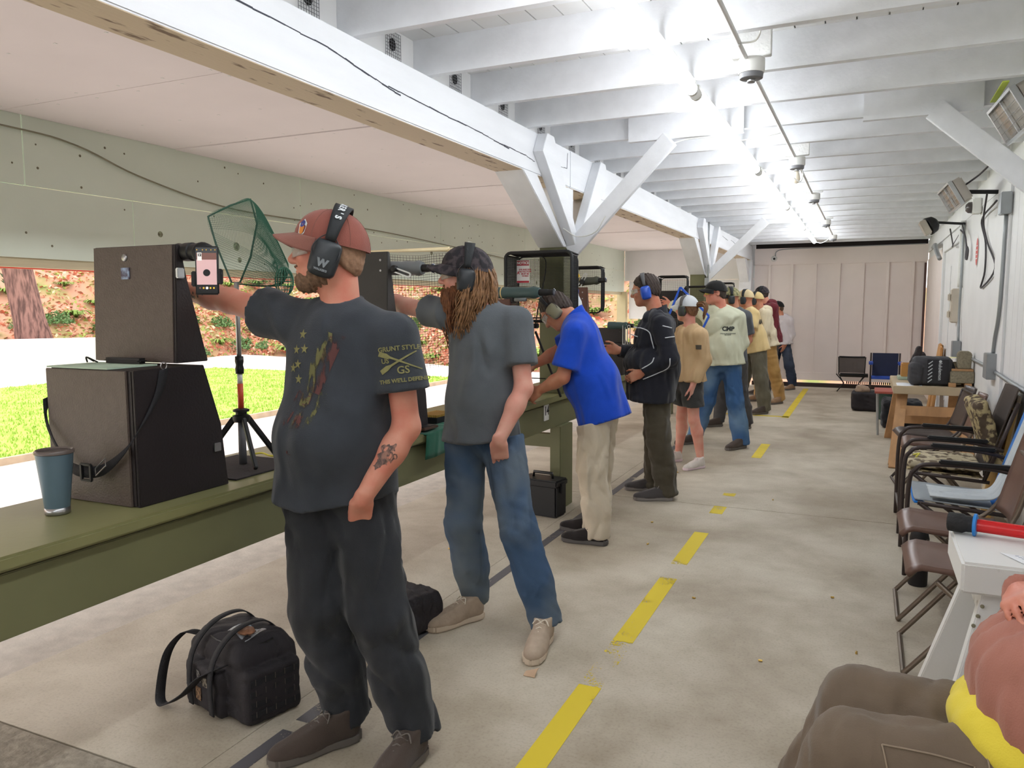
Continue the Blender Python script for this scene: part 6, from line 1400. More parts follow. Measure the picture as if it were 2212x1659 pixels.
for r_ in range(4):
    for k in range(5): ww.box(bl(.2125, -.08 + k * .04, .05 + r_ * .04), (.002, .002, .022), RBm)
o = under(ww.build('webbing_stitches', mat('stitch', (84, 76, 72), .9)), rbag); o['kind'] = 'stuff'
for r_ in range(4): under(B().box(bl(.2095, .0, .045 + r_ * .04), (.004, .20, .022), RBm).build('webbing', M_strap), rbag)
def bagdecal(v2, f2, o, ux, uy, m, nm): return under(decal(rbm, v2, f2, o, ux, uy, m, nm, parent=None, off=.003), rbag)
eux = V(RB @ np.array((1, 0, 0)))
for dx, dz, w, h, m in ((-.13, .19, .035, .03, mat('patch_a', (64, 58, 54), .9, col2=(150, 140, 124), scale=90)), (-.045, .165, .03, .045, mat('patch_b', (54, 52, 54), .9, col2=(130, 126, 120), scale=90)), (-.13, .12, .03, .04, MATS['patch_b']), (-.045, .10, .04, .05, mat('patch_tan', (156, 124, 92), .9, col2=(90, 70, 56), scale=90)), (.0, .155, .035, .04, MATS['patch_a'])):
    v2, f2 = rect(w, h); o = bagdecal(v2, f2, bl(dx, -.15, dz - .02), eux, (0, 0, 1), m, 'patch')
zb = B().grid(lambda u, v: bl(.0 + .12 * u, -.06 + .09 * v, .298 + .010 * math.sin(5 * u + 3 * v)), 8, 6).build('zip_bag', mat('clear_plastic', (226, 232, 240), .1, alpha=.45, spec=.8)); tag(zb, 'clear plastic zip bag of small parts on the range bag', 'plastic bag')
f = Field(np.array(BL(.06, -.02, .30)) - .1, np.array(BL(.06, -.02, .30)) + .1, .006)
f.ell(BL(.06, -.02, .302), (.04, .03, .008), None, 0).noise(wr_cloth(.006, 120, 3)); f.build('small_parts', mat('brown_bits', (150, 104, 76), .7, var=.3, scale=60), zb)
f = Field((-2.3, 2.7, -.01), (-1.65, 3.35, .3), .01); f.rbox((-1.97, 3.02, .085), (.19, .13, .085), .05, np.array(Matrix.Rotation(-.3, 3, 'Z')), 0).rbox((-1.88, 2.93, .05), (.09, .06, .045), .03, np.array(Matrix.Rotation(-.5, 3, 'Z')), .01).noise(wr_cloth(.012, 40, 8)).cut((0, 0, .002), (0, 0, -1))
bp_ = empty('backpack', (-1.97, 3.02, 0), 'crumpled black backpack lying open behind the near man\'s legs', 'bag'); under(f.build('pack_body', M_bag), bp_); under(ribbon_band([(-1.83, 2.92, .11), (-1.80, 2.88, .06), (-1.81, 2.86, .012), (-1.88, 2.85, .01)], (0, 0.3, 1), .03, .004).build('strap', M_strap), bp_)
under(B().grid(lambda u, v: (-1.84 + .05 * u, 2.865 - .02 * u, .05 + .04 * v + .01 * u), 3, 3, .002).build('white_wrapper', M_whplastic), bp_)
can = empty('ammo_case', (-2.08, 5.1, 0), 'black plastic ammunition case with carry handle under the bench', 'case'); RC = Matrix.Rotation(-.12, 3, 'Z')
def cl(x, y, z): return V((-2.085, 5.115, 0)) + RC @ V((x, y, z))
under(B().box(cl(0, 0, .115), (.30, .16, .23), RC).build('case_body', M_black, bevel=.012), can); under(B().box(cl(0, 0, .245), (.315, .175, .05), RC).build('case_lid', M_black, bevel=.01), can)
under(B().tube([cl(-.08, 0, .265), cl(-.075, 0, .305), cl(.075, 0, .305), cl(.08, 0, .265)], .011, 8).build('handle', M_black, smooth=True), can); under(B().box(cl(.162, 0, .21), (.015, .06, .07), RC).build('latch', M_black, bevel=.004), can)
tag(B().grid(lambda u, v: (-1.215 + .05 * u, 2.77 + .045 * v, .003 + .02 * u * v + .008 * math.sin(3 * v)), 5, 5, .002).build('cardboard_scrap', mat('cardboard', (190, 160, 132), .8)), 'small curled scrap of cardboard near the pale shoe', 'scrap')
random.seed(21); cs_ = bpy.data.meshes.new('spent_casing'); tmp = B().cyl((0, -.008, .005), (0, .008, .005), .0048, n=8).build('t_', MATS['brass']); cs_ = tmp.data; bpy.data.objects.remove(tmp)
for i, (x, y) in enumerate([(-2.45, 3.35), (-2.3, 4.1), (-1.55, 3.6), (-1.2, 4.7), (-.75, 3.9), (-.35, 3.3), (-.1, 4.2), (.02, 3.55), (-2.6, 2.5), (-1.5, 6.9), (-.6, 6.2), (-1.3, 5.2)]):
    o = link(bpy.data.objects.new('spent_casing', cs_)); o.location = (x, y, 0); o.rotation_euler.z = random.uniform(0, 6); tag(o, 'tiny spent brass casing lying on the concrete floor', 'casing', 'spent casings on the floor')
# ================================================================ right side: chairs, tables, wall gear
M_chairb = mat('brown_vinyl', (104, 78, 68), .35, var=.08, spec=.5); M_ctube = mat('bronze_tube', (112, 100, 88), .35, metal=.6); M_btube = mat('dark_brown_tube', (64, 54, 52), .4, metal=.3)
def at_local(t, o): o.parent = t; return o
def folding_chair(label, x, y, yaw=0.0, m=M_chairb, tube=M_ctube, tall=.34):
    t = empty('folding_chair', (x, y, 0), label, 'chair', 'folding chairs along the right wall', rz=math.pi + yaw); A = lambda o: at_local(t, o)     # local +x = front
    def seat(u, v):
        px_ = .22 - .42 * u; w = .20 * (1 - .06 * u); return (px_, (v - .5) * 2 * w, .445 - .03 * math.sin(math.pi * min(1, u * 1.1)) * math.sin(math.pi * v) ** .5 - (.035 * (1 - u / .12) ** 2 if u < .12 else 0) - .02 * u)
    A(B().grid(seat, 18, 10, .022).build('seat', m, smooth=True))
    def back(u, v):
        w = .19 * (1 - .12 * v ** 3); return (-.20 - .10 * v - .025 * math.cos(math.pi * (u - .5)), (u - .5) * 2 * w, .50 + tall * v)
    A(B().grid(back, 10, 12, .018).build('backrest', m, smooth=True))
    for s in (-1, 1):
        A(B().tube(curve_pts([(-.29, s * .2, .80), (-.21, s * .205, .52), (-.05, s * .21, .36), (.20, s * .21, .04), (.225, s * .205, .012)], 5), .011, 8).build('front_leg', tube, smooth=True))
        A(B().tube([(.12, s * .185, .40), (-.06, s * .19, .24), (-.24, s * .195, .012)], .011, 8).build('rear_leg', tube, smooth=True))
    A(B().tube([(.225, -.205, .012), (.225, .205, .012)], .010, 8).build('front_crossbar', tube)); A(B().tube([(-.24, -.195, .012), (-.24, .195, .012)], .010, 8).build('rear_crossbar', tube)); A(B().tube([(-.29, -.2, .80), (-.29, .2, .80)], .010, 8).build('top_tube', tube))
    return t
folding_chair('brown folding chair nearest the white trestle', .42, 3.62)
folding_chair('brown folding chair with thermos at its front foot', .42, 4.22, tall=.40)
folding_chair('brown folding chair behind the patterned cushion chair', .52, 6.75)
folding_chair('slim dark folding chair pushed against the wooden trestle', .50, 7.25, .1, m=mat('dark_vinyl', (70, 60, 58), .4), tube=M_btube)
def lawn_chair(label, y, seat_m, back_m, frame):
    t = empty('arm_chair', (.55, y, 0), label, 'chair', rz=math.pi); A = lambda o: at_local(t, o)
    for s in (-1, 1):
        A(B().tube(curve_pts([(.30, s * .28, .012), (.30, s * .28, .50), (.27, s * .28, .61), (.19, s * .28, .645), (-.1, s * .28, .64), (-.26, s * .28, .60)], 6), .0125, 8).build('arm_tube', frame, smooth=True))
        A(B().bar((.16, s * .28, .663), (-.18, s * .28, .655), .05, .022).build('arm_pad', M_black, bevel=.008))
        A(B().tube([(-.17, s * .25, .40), (-.33, s * .25, .90)], .0125, 8).build('back_tube', frame, smooth=True)); A(B().tube([(.24, s * .25, .42), (-.30, s * .25, .012)], .0125, 8).build('rear_leg', frame, smooth=True)); A(B().tube([(.25, s * .25, .42), (-.2, s * .25, .39)], .0115, 8).build('seat_tube', frame, smooth=True))
    A(B().tube([(-.30, -.25, .012), (-.30, .25, .012)], .011, 8).build('rear_crossbar', frame)); A(B().tube([(.3, -.28, .16), (.3, .28, .16)], .010, 8).build('front_crossbar', frame))
    A(B().grid(lambda u, v: (.26 - .44 * u, (v - .5) * .48, .435 - .03 * math.sin(math.pi * v) - .025 * u), 10, 10, .008).build('seat', seat_m, smooth=True)); A(B().grid(lambda u, v: (-.17 - .16 * u - .02 * math.sin(math.pi * v), (v - .5) * .48, 0.43 + .55 * u), 10, 10, .008).build('backrest', back_m, smooth=True))
    return t
M_blue = fabric('blue_sling', (36, 120, 206), .05); M_greym = mat('grey_mesh', (150, 156, 160), .8); M_camo = mat('camo_fabric', (176, 160, 120), .9, col2=(84, 70, 56), thr=(.45, .55), scale=22)
bch = lawn_chair('blue sling armchair with grey towel draped over it', 4.98, M_greym, M_blue, M_btube)
lawn_chair('dark armchair holding an upright patterned cushion', 5.85, M_camo, mat('dark_sling', (72, 62, 56), .9), M_btube)
TW = curve_pts([(.925, 0, .72), (.915, 0, .86), (.90, 0, .945), (.865, 0, .955), (.84, 0, .90), (.79, 0, .74), (.73, 0, .56), (.68, 0, .468), (.60, 0, .45), (.48, 0, .447), (.36, 0, .452)], 6)
for xx in (.24, -.16): at_local(bch, B().grid(lambda u, v: (xx + .05 * (u - .5), (v - .5) * .49, .441 - .03 * math.sin(math.pi * v) - .012), 3, 10, .012).build('seat_edge', M_blue, smooth=True))
def towel(u, v):
    p = TW[round(u * (len(TW) - 1))]; w = .18 + .10 * u; k = math.sin(math.pi * v)
    r_ = math.sin(26 * v + 2.5 * u) * .5 + math.sin(47 * v - 4 * u) * .3
    return (p.x - .012 * r_ * (1 - .5 * u), 4.90 + (v - .5) * 2 * w * .5 + .02 * math.sin(5 * u), p.z + .010 * r_ + (.006 if u > .6 else 0))
tag(B().grid(towel, 60, 44, .006).build('grey_towel', fabric('grey_towel_cloth', (196, 202, 206), .04), smooth=True), 'pale grey towel draped over the blue armchair', 'towel')
f = Field((.5, 5.5, .4), (.98, 6.2, 1.0), .010); f.rbox((.74, 5.86, .68), (.045, .23, .22), .03, np.array(Matrix.Rotation(-.3, 3, 'Y')), 0).noise(wr_cloth(.012, 30, 3)); cu = f.build('patterned_cushion', M_camo); tag(cu, 'camouflage patterned cushion standing in the dark armchair', 'cushion')
f = Field((.2, 5.5, .4), (.8, 6.2, .6), .010); f.rbox((.50, 5.85, .47), (.21, .22, .022), .02, None, 0).noise(wr_cloth(.008, 40, 7)); tag(f.build('seat_pad', mat('patterned_pad', (196, 184, 156), .9, col2=(110, 96, 80), thr=(.5, .56), scale=16)), 'worn patterned pad on the dark armchair seat', 'cushion')
gl = B().tube(curve_pts([(.34, 5.72, .502), (.36, 5.76, .52), (.33, 5.80, .502), (.37, 5.82, .51)], 5), .005, 6).build('yellow_gloves', mat('yellow_glasses', (226, 220, 90), .5), smooth=True); tag(gl, 'small yellow item lying on the patterned pad', 'glasses')
# thermos
th = empty('thermos_bottle', (.31, 4.60, 0), 'tall black insulated bottle standing by the brown chair', 'bottle'); 
under(B().lathe([(.045, 0), (.048, .006), (.048, .26), (.042, .285), (.03, .30)], (.31, 4.60, 0), n=22).build('bottle_body', mat('matte_black', (34, 32, 34), .6), smooth=True, auto=.8), th); under(B().lathe([(.03, .30), (.034, .302), (.034, .335), (.028, .34)], (.31, 4.60, 0), n=18).build('cap', M_black, smooth=True, auto=.6), th); under(B().tube(curve_pts([(.28, 4.60, .32), (.265, 4.59, .36), (.31, 4.585, .385), (.345, 4.60, .35), (.34, 4.60, .32)], 5), .003, 6).build('cord_loop', M_black, smooth=True), th)
# white trestle with the megaphone-like flashlight, paper and pen
M_trw = mat('trestle_white', (226, 226, 224), .55, var=.0, col2=(176, 168, 158), thr=(.66, .75), scale=14, bump=.2)
wt = empty('white_trestle', (.62, 2.76, 0), 'white painted wooden trestle table at the right edge', 'table')
under(B().bb((.286, 2.56, .655), (.93, 2.96, .75)).build('top_plank', M_trw, bevel=.008), wt)
for s, y0, y1 in ((-1, 2.62, 2.45), (1, 2.90, 3.10)):
    for x0, x1 in ((.40, .24), (.82, .85)):
        under(B().bar((x0, y0, .655), (x1, y1, 0.0), .105, .042, (0, 1, 0.2)).build('leg', M_trw, bevel=.004), wt)
under(B().bar((.36, 2.57, .20), (.36, 2.98, .20), .04, .09).build('stretcher', M_trw, bevel=.003), wt); under(B().bar((.37, 2.60, .60), (.37, 2.92, .60), .035, .1).build('end_block', M_trw, bevel=.003), wt)
under(B().bar((.40, 2.62, .56), (.90, 2.62, .56), .035, .14).build('side_apron', M_trw, bevel=.003), wt); under(B().box((.33, 2.75, .24), (.02, .12, .04)).build('bare_wood_block', mat('bare_wood', (150, 112, 76), .8)), wt)
for i in range(6): under(B().lathe([(.006, 0), (.004, .002)], (.345 + (i % 2) * .05 - .01 * (i // 2), 2.573 - .003 * (i // 2), .62 - .03 * (i // 2)), (0, -1, .25), 10).build('screw', M_hole), wt)
fl = empty('red_wand', (.38, 2.88, .75), 'red signal wand with black head and blue collar on white trestle', 'flashlight'); a = V((.275, 2.90, .785)); b = V((.70, 2.80, .785)); d = (b - a).normalized()
ln = lambda p, n, m: under(B().lathe(p, a, d, 20).build(n, m, smooth=True, auto=.6), fl)
ln([(.024, 0), (.031, .004), (.032, .045), (.027, .055), (.026, .075)], 'lamp_head', mat('ribbed_black', (30, 30, 32), .6, bump=.8, bscale=90)); ln([(.03, .074), (.037, .076), (.037, .084), (.03, .086)], 'blue_collar', mat('blue_ring', (40, 130, 210), .4)); ln([(.021, .085), (.021, .20), (.019, .32)], 'red_barrel', mat('red_gloss', (200, 30, 34), .25)); ln([(.020, .32), (.024, .33), (.024, .42)], 'rear_grip', M_black)
pp = B().grid(lambda u, v: (.40 + .25 * u + .05 * v, 2.70 - .10 * u + .02 * v - .13 * (1 - v) * .0 - .12 * v, .752 + .003 * math.sin(4 * u)), 6, 6, .0006).build('score_sheet', mat('paper', (236, 238, 242), .7)); tag(pp, 'white paper sheet with handwriting on the white trestle', 'paper')
M_inkb = mat('pen_ink', (96, 110, 150), .7)
for i in range(7):
    k = B()
    for j in range(9): k.box((.44 + .016 * j + .006 * i, 2.675 - .013 * i - .006 * j, .7545), (.009, .002, .0004), Matrix.Rotation(random.uniform(-.8, .6), 3, 'Z'))
    o = k.build('handwriting', M_inkb, pp); o['kind'] = 'stuff'
pe_ = empty('pen', (.56, 2.62, .757), 'black and silver pen lying on the paper sheet', 'pen'); under(B().tube([(.50, 2.66, .758), (.58, 2.60, .760)], [.002, .005], 8).build('barrel', M_steel, smooth=True), pe_); under(B().tube([(.58, 2.60, .760), (.68, 2.53, .762)], .0052, 8).build('grip', M_black, smooth=True), pe_)
# stool under the seated person
sf = folding_chair('brown folding chair under the seated person', .52, 1.93); 
# things hanging on the seated person's lap edge
f = Field((.0, 1.5, .3), (.35, 1.9, .65), .008); f.cone((.10, 1.72, .42), (.14, 1.72, .52), .045, .02, 0).noise(wr_cloth(.012, 60, 5)); tag(f.build('white_rag', fabric('white_rag', (226, 224, 228))), 'crumpled white cloth beside the seated person', 'cloth')
hd = B().tube(curve_pts([(.22, 1.74, .50), (.235, 1.74, .53), (.27, 1.74, .535), (.29, 1.74, .50)], 5), .016, 8).build('curved_black_tool', M_black, smooth=True); tag(hd, 'black curved tool beside the seated person', 'tool')
# --- wooden trestle with block, backpack and papers
M_wood = mat('raw_wood', (190, 148, 106), .7, var=.2, scale=5, stretch=(2, 2, .5)); M_plankt = mat('tan_board', (186, 168, 140), .7, var=.08)
tt = empty('wooden_trestle', (.62, 8.6, 0), 'raw wooden trestle table carrying a backpack and concrete block', 'table')
under(B().bb((.27, 8.25, .66), (.95, 9.5, .735)).build('table_top', M_plankt, bevel=.005), tt)
for x_ in (.36, .88):
    for ya, yb in ((8.42, 7.9), (8.55, 8.05), (9.3, 9.75)):
        under(B().bar((x_, ya, .655), (x_ - .07 if x_ < .5 else x_ + .02, yb, 0), .04, .09, (1, 0, 0)).build('leg', M_wood, bevel=.003), tt)
for z, y in ((.50, 8.30), (.30, 8.15), (.25, 9.55)): under(B().bar((.34, y, z), (.92, y, z), .03, .09).build('rail', M_wood), tt)
f = Field((.3, 8.3, .7), (.9, 8.75, 1.1), .009); f.rbox((.60, 8.5, .875), (.17, .12, .135), .05, None, 0).rbox((.46, 8.46, .85), (.06, .12, .105), .045, None, .01).noise(wr_cloth(.006, 40, 3)).cut((0, 0, .737), (0, 0, -1))
bpk = f.build('backpack', mat('grey_pack', (66, 66, 70), .75, bump=.3)); tag(bpk, 'dark grey backpack with white lettering on the wooden trestle', 'bag')
pn_ = B().bb((.555, 8.375, .76), (.735, 8.382, .99)).build('front_pocket', mat('dark_pack', (44, 44, 48), .7), bpk, bevel=.003)
text('lululemon', .042, (.665, 8.374, .875), (0, 0, -1), (1, 0, 0), bpk, M_letter, off=.001, bold=.0006); v2, f2 = disc(.013); flat(v2, f2, (.665, 8.374, .972), (1, 0, 0), (0, 0, 1), bpk, 'logo', M_letter, .001)
for k in range(6): B().bar((.565, 8.374, .77 + k * .035), (.60, 8.374, .80 + k * .035), .008, .002, (0, 1, 0)).build('reflective_strip', M_letter, bpk)
ribbon_band([(.75, 8.42, .98), (.78, 8.40, .90), (.77, 8.40, .80), (.76, 8.41, .74)], (1, 0, 0), .03, .004).build('strap', M_strap, bpk)
M_block = mat('concrete_block', (140, 132, 112), .95, var=.2, scale=60, bump=1, bscale=60)
cbk = B().bb((.75, 8.33, .775), (.945, 8.62, .885)).build('concrete_block', M_block, bevel=.006); tag(cbk, 'grey concrete block lying on boards beside the backpack', 'block')
for x_ in (.77, .90): o = B().bb((x_ - .03, 8.33, .736), (x_ + .03, 8.62, .774)).build('wood_spacer', M_wood, bevel=.003); tag(o, 'short wood spacer under the concrete block %s' % ('by the backpack' if x_ < .8 else 'by the wall'), 'board')
o = B().bb((.76, 8.36, .886), (.94, 8.6, .906)).build('wood_board', M_wood, bevel=.003); tag(o, 'thin wooden board on top of the concrete block', 'board')
up2 = B().prism([(x_, z_) for x_, z_ in [(-.055, 0), (.055, 0), (.06, .14), (.04, .165), (-.04, .165), (-.06, .14)]][::-1], (.865, 8.50, .907), (1, 0, 0), (0, 0, 1), .12).build('upright_block', M_block, bevel=.006); tag(up2, 'small upright block with rusty face on the wooden board', 'block')
B().bb((.83, 8.495, .915), (.90, 8.50, 1.03)).build('rusty_face', mat('rust_face', (120, 72, 48), .9), up2); up2.data.update()
pa = B().grid(lambda u, v: (.30 + .22 * u, 8.28 + .3 * v, .738 + .004 * math.sin(6 * u) - (.05 * (.2 - v) if v < .2 else 0)), 8, 8, .001).build('paper_stack', MATS['paper']); tag(pa, 'white papers curling over the trestle edge by the backpack', 'paper')
o = B().bb((.33, 8.95, .737), (.62, 9.25, .765)).build('green_book', mat('pale_green_book', (170, 186, 168), .6), bevel=.003); tag(o, 'pale green book flat on the wooden trestle', 'book')
bx_ = empty('wooden_box', (.5, 9.05, .767), 'open wooden box on the wooden trestle behind the backpack', 'box'); 
for a_, b_ in (((.36, 9.0, .768), (.60, 9.015, .90)), ((.36, 9.215, .768), (.60, 9.23, .90)), ((.36, 9.015, .768), (.375, 9.215, .90)), ((.585, 9.015, .768), (.60, 9.215, .90))): under(B().bb(a_, b_).build('box_side', mat('orange_wood', (190, 138, 76), .6, var=.12)), bx_)
f = Field((.35, 9.3, .7), (.75, 9.7, 1.2), .012); f.cone((.55, 9.44, .80), (.54, 9.44, 1.03), .12, .03, 0).noise(wr_cloth(.02, 30, 9)).cut((0, 0, .737), (0, 0, -1)); tag(f.build('dark_jacket', fabric('charcoal_jacket', (52, 46, 48))), 'dark jacket heaped in a peak on the wooden trestle', 'jacket')
o = B().grid(lambda u, v: (.68 + .25 * u, 8.70 + .2 * v, .96 + .03 * math.sin(3 * u)), 6, 4, .002).build('yellow_pad', mat('yellow_paper', (226, 220, 170), .7)); tag(o, 'pale yellow paper pad on the stack behind the concrete block', 'paper')
st = B().bb((.70, 8.70, .737), (.93, 8.92, .94)).build('cardboard_carton', mat('olive_carton', (130, 118, 92), .8), bevel=.004); tag(st, 'olive cardboard carton behind the concrete block', 'carton')
# --- far right: bags, table, chairs
f = Field((-.3, 11.9, -.01), (.45, 12.6, .4), .015); f.rbox((.05, 12.25, .14), (.19, .2, .13), .04, None, 0).noise(wr_cloth(.015, 25, 3)).cut((0, 0, .003), (0, 0, -1)); tag(f.build('duffel_bag', M_bag), 'black duffel bag on the floor near the end wall', 'bag')
f = Field((-.3, 11.8, .2), (.3, 12.4, .5), .015); f.ell((.0, 12.2, .30), (.10, .10, .07), k=0).noise(wr_cloth(.02, 30, 8)); tag(f.build('brown_cloth', fabric('tan_cloth', (160, 138, 120))), 'tan cloth stuffed in the top of the duffel bag', 'cloth')
f = Field((.15, 10.3, -.01), (.8, 11.1, .5), .016); f.rbox((.45, 10.7, .17), (.22, .26, .17), .06, None, 0).noise(wr_cloth(.02, 22, 5)).cut((0, 0, .003), (0, 0, -1)); tag(f.build('black_rucksack', fabric('dark_ruck', (36, 38, 42))), 'black rucksack under the small red-topped table', 'bag')
rt = empty('side_table', (.25, 10.0, 0), 'small red-topped table with thin grey metal legs', 'table'); under(B().bb((.13, 9.85, .49), (.40, 10.35, .515)).build('table_top', mat('red_top', (166, 84, 72), .6), bevel=.003), rt)
for x_ in (.16, .37):
    for y_ in (9.9, 10.3): under(B().tube([(x_, y_, .49), (x_ + (.02 if x_ < .3 else -.0), y_, 0.0)], .012, 8).build('leg', M_grey), rt)
gc = empty('green_tub', (.33, 10.9, .0), 'dark green plastic tub beside the small red table', 'tub'); under(B().lathe([(.13, 0.0), (.14, .02), (.17, .36), (.175, .37)], (.33, 11.35, 0), n=20).build('tub_body', mat('dark_green_plastic', (52, 76, 68), .5), smooth=True), gc); under(B().tube([(.33 + .175 * math.cos(a), 11.35 + .175 * math.sin(a), .375) for a in [k * math.pi / 10 for k in range(20)]], .008, 6, closed=True).build('tub_rim', MATS['dark_green_plastic']), gc)
cc = empty('camp_chair', (-.17, 15.0, 0), 'low grey mesh camp chair against the end wall', 'chair')
under(B().grid(lambda u, v: (-.40 + .42 * u, 15.06 + .05 * math.sin(math.pi * u) - .10 * v, .31 + .28 * v), 12, 8, .004).build('mesh_back', mat('smoke_mesh', (110, 102, 100), .9, alpha=.75)), cc)
under(B().tube(curve_pts([(-.40, 14.97, .60), (-.19, 15.0, .595), (.02, 14.97, .60)], 6), .016, 8).build('top_hem', M_black, smooth=True), cc); under(B().grid(lambda u, v: (-.38 + .46 * u, 15.06 - .36 * v, .30 - .05 * math.sin(math.pi * v)), 8, 8, .006).build('seat_sling', M_black, smooth=True), cc)
for s in (-1, 1):
    under(B().tube([(-.19 + s * .22, 14.97, .60), (-.19 + s * .21, 15.07, .28), (-.19 + s * .12, 14.8, .14), (-.19 + s * .22, 14.66, .012)], .009, 8).build('front_leg', M_black), cc); under(B().tube([(-.19 + s * .24, 14.72, .31), (-.19 + s * .12, 14.95, .14), (-.19 + s * .20, 15.22, .012)], .009, 8).build('rear_leg', M_black), cc)
bc = empty('beach_chair', (.2, 12.9, 0), 'blue framed beach chair beside the end wall', 'chair')
under(B().grid(lambda u, v: (.12 + .36 * u, 13.15, .42 + .36 * v), 4, 4, .02).build('backrest', mat('navy_sling', (40, 46, 70), .8)), bc); under(B().bb((.10, 12.85, .40), (.5, 13.2, .43)).build('seat', mat('beach_blue', (44, 78, 170), .6), bevel=.008), bc)
for x_ in (.1, .5): under(B().bb((x_ - .03, 12.8, .62), (x_ + .03, 13.15, .655)).build('armrest', MATS['beach_blue'], bevel=.006), bc); under(B().tube([(x_, 12.85, .62), (x_, 12.85, 0)], .012, 8).build('leg', M_btube), bc); under(B().tube([(x_, 13.18, .78), (x_, 13.18, 0)], .012, 8).build('leg', M_btube), bc)
# boards leaning on the right wall, cardboard
for k, (y_, lab) in enumerate(((11.75, 'orange brown board leaning on the right wall'), (11.6, 'second orange brown board leaning in front of the first'))):
    o = B().bar((.80 + .02 * k, y_ - .2 * k, .0), (.925 - .02 * k, y_ - .2 * k, 1.0 - .02 * k), .03, .30, (0, 1, 0)).build('leaning_board', mat('orange_board', (202, 150, 92), .6), bevel=.012); tag(o, lab, 'board')
lb = empty('cardboard_sheet', (.9, 6.1, 0), 'pale cardboard target sheet leaning on the right wall behind the armchairs', 'cardboard')
under(B().bar((.80, 6.1, .06), (.92, 6.1, .92), .02, .55, (0, 1, 0)).build('sheet', mat('pale_card', (222, 204, 176), .8, var=.06), bevel=.003), lb); under(B().bar((.78, 5.95, .10), (.89, 5.92, .84), .02, .34, (0, 1, 0)).build('ochre_sheet', mat('ochre_card', (206, 168, 100), .8, var=.12, scale=20), bevel=.003), lb); under(B().box((.899, 6.25, .88), (.01, .14, .06), Matrix.Rotation(-.14, 3, 'Y')).build('blue_label', mat('label_blue', (62, 62, 86), .6)), lb)
# --- right wall gear
def wall_box(n, lab, c, d, m=M_grey, cat='box'): o = B().box(c, d).build(n, m, bevel=.005); tag(o, lab, cat); return o
wall_box('junction_box', 'grey metal junction box low on the wall near the wooden trestle', (.905, 7.05, 1.03), (.08, .20, .20)); wall_box('junction_box', 'grey switch box with lever below the wall phone', (.905, 9.65, 1.03), (.08, .16, .18)); wall_box('junction_box', 'grey junction box high on the white trim', (.905, 6.8, 2.25), (.07, .14, .16))
def cond(lab, pts, r=.013, m=M_grey): o = B().tube(curve_pts(pts, 5), r, 8).build('conduit', m, smooth=True); tag(o, lab, 'conduit'); return o
cond('grey conduit rising from the lower junction box along white trim', [(.915, 7.05, 1.13), (.915, 7.0, 1.25), (.915, 6.85, 1.5), (.915, 6.8, 2.17)]); cond('horizontal conduit from junction box to the nearer wall', [(.93, 6.95, .99), (.93, 6.2, .97), (.93, 5.0, .96)], .016); cond('horizontal conduit between the two junction boxes', [(.93, 7.15, 1.0), (.93, 8.2, 1.0), (.93, 9.57, 1.0)], .014)
cond('thick painted pipe beside the door frame', [(.93, 9.80, 1.7), (.93, 9.82, 2.2), (.93, 9.80, 2.42)], .03, M_whplastic); cond('thin dark conduit below the wall phone', [(.925, 9.75, 2.4), (.925, 9.70, 1.8), (.925, 9.72, 1.4), (.925, 9.65, 1.12)], .012); cond('curved conduit near the end wall corner', [(.90, 12.3, 2.15), (.87, 12.6, 2.3), (.88, 12.9, 2.38), (.90, 13.6, 2.39)], .03)
wp = empty('wall_phone', (.93, 9.95, 1.3), 'cream wall telephone box beside the door', 'phone'); under(B().bb((.86, 9.88, 1.31), (.948, 10.06, 1.69)).build('housing', mat('cream_plastic', (206, 196, 180), .5), bevel=.012), wp); under(B().bb((.83, 9.92, 1.55), (.86, 10.02, 1.64)).build('earpiece', MATS['cream_plastic'], bevel=.012), wp); under(B().bb((.83, 9.92, 1.36), (.86, 10.02, 1.45)).build('mouthpiece', MATS['cream_plastic'], bevel=.012), wp)
ov = empty('oval_sign', (.948, 8.68, 2.0), 'red and white oval sign on the right wall', 'sign'); v2, f2 = disc(1, 28); under(flat([(a * .10, b * .15) for a, b in v2], f2, (.947, 8.67, 2.015), (0, -1, 0), (0, 0, 1), None, 'plate', M_sign, .0), ov); under(flat([(a * .085, b * .13) for a, b in v2], f2, (.945, 8.67, 2.015), (0, -1, 0), (0, 0, 1), None, 'red_field', mat('sign_red', (206, 70, 62), .5), .0), ov)
for k in range(4): under(B().box((.943, 8.67, 1.95 + k * .04), (.001, .09, .010)).build('lettering_bar', M_sign), ov)
dm = empty('dome_camera', (.93, 8.55, 2.42), 'white security camera with dark dome high on right wall', 'camera'); under(B().bb((.87, 8.46, 2.36), (.945, 8.64, 2.50)).build('base', M_whplastic, bevel=.01), dm); under(B().lathe([(.055, 0), (.05, .03), (.03, .05), (0, .055)], (.87, 8.55, 2.42), (-1, 0, 0), 18).build('dome', mat('smoke_dome', (90, 84, 84), .15), smooth=True), dm)
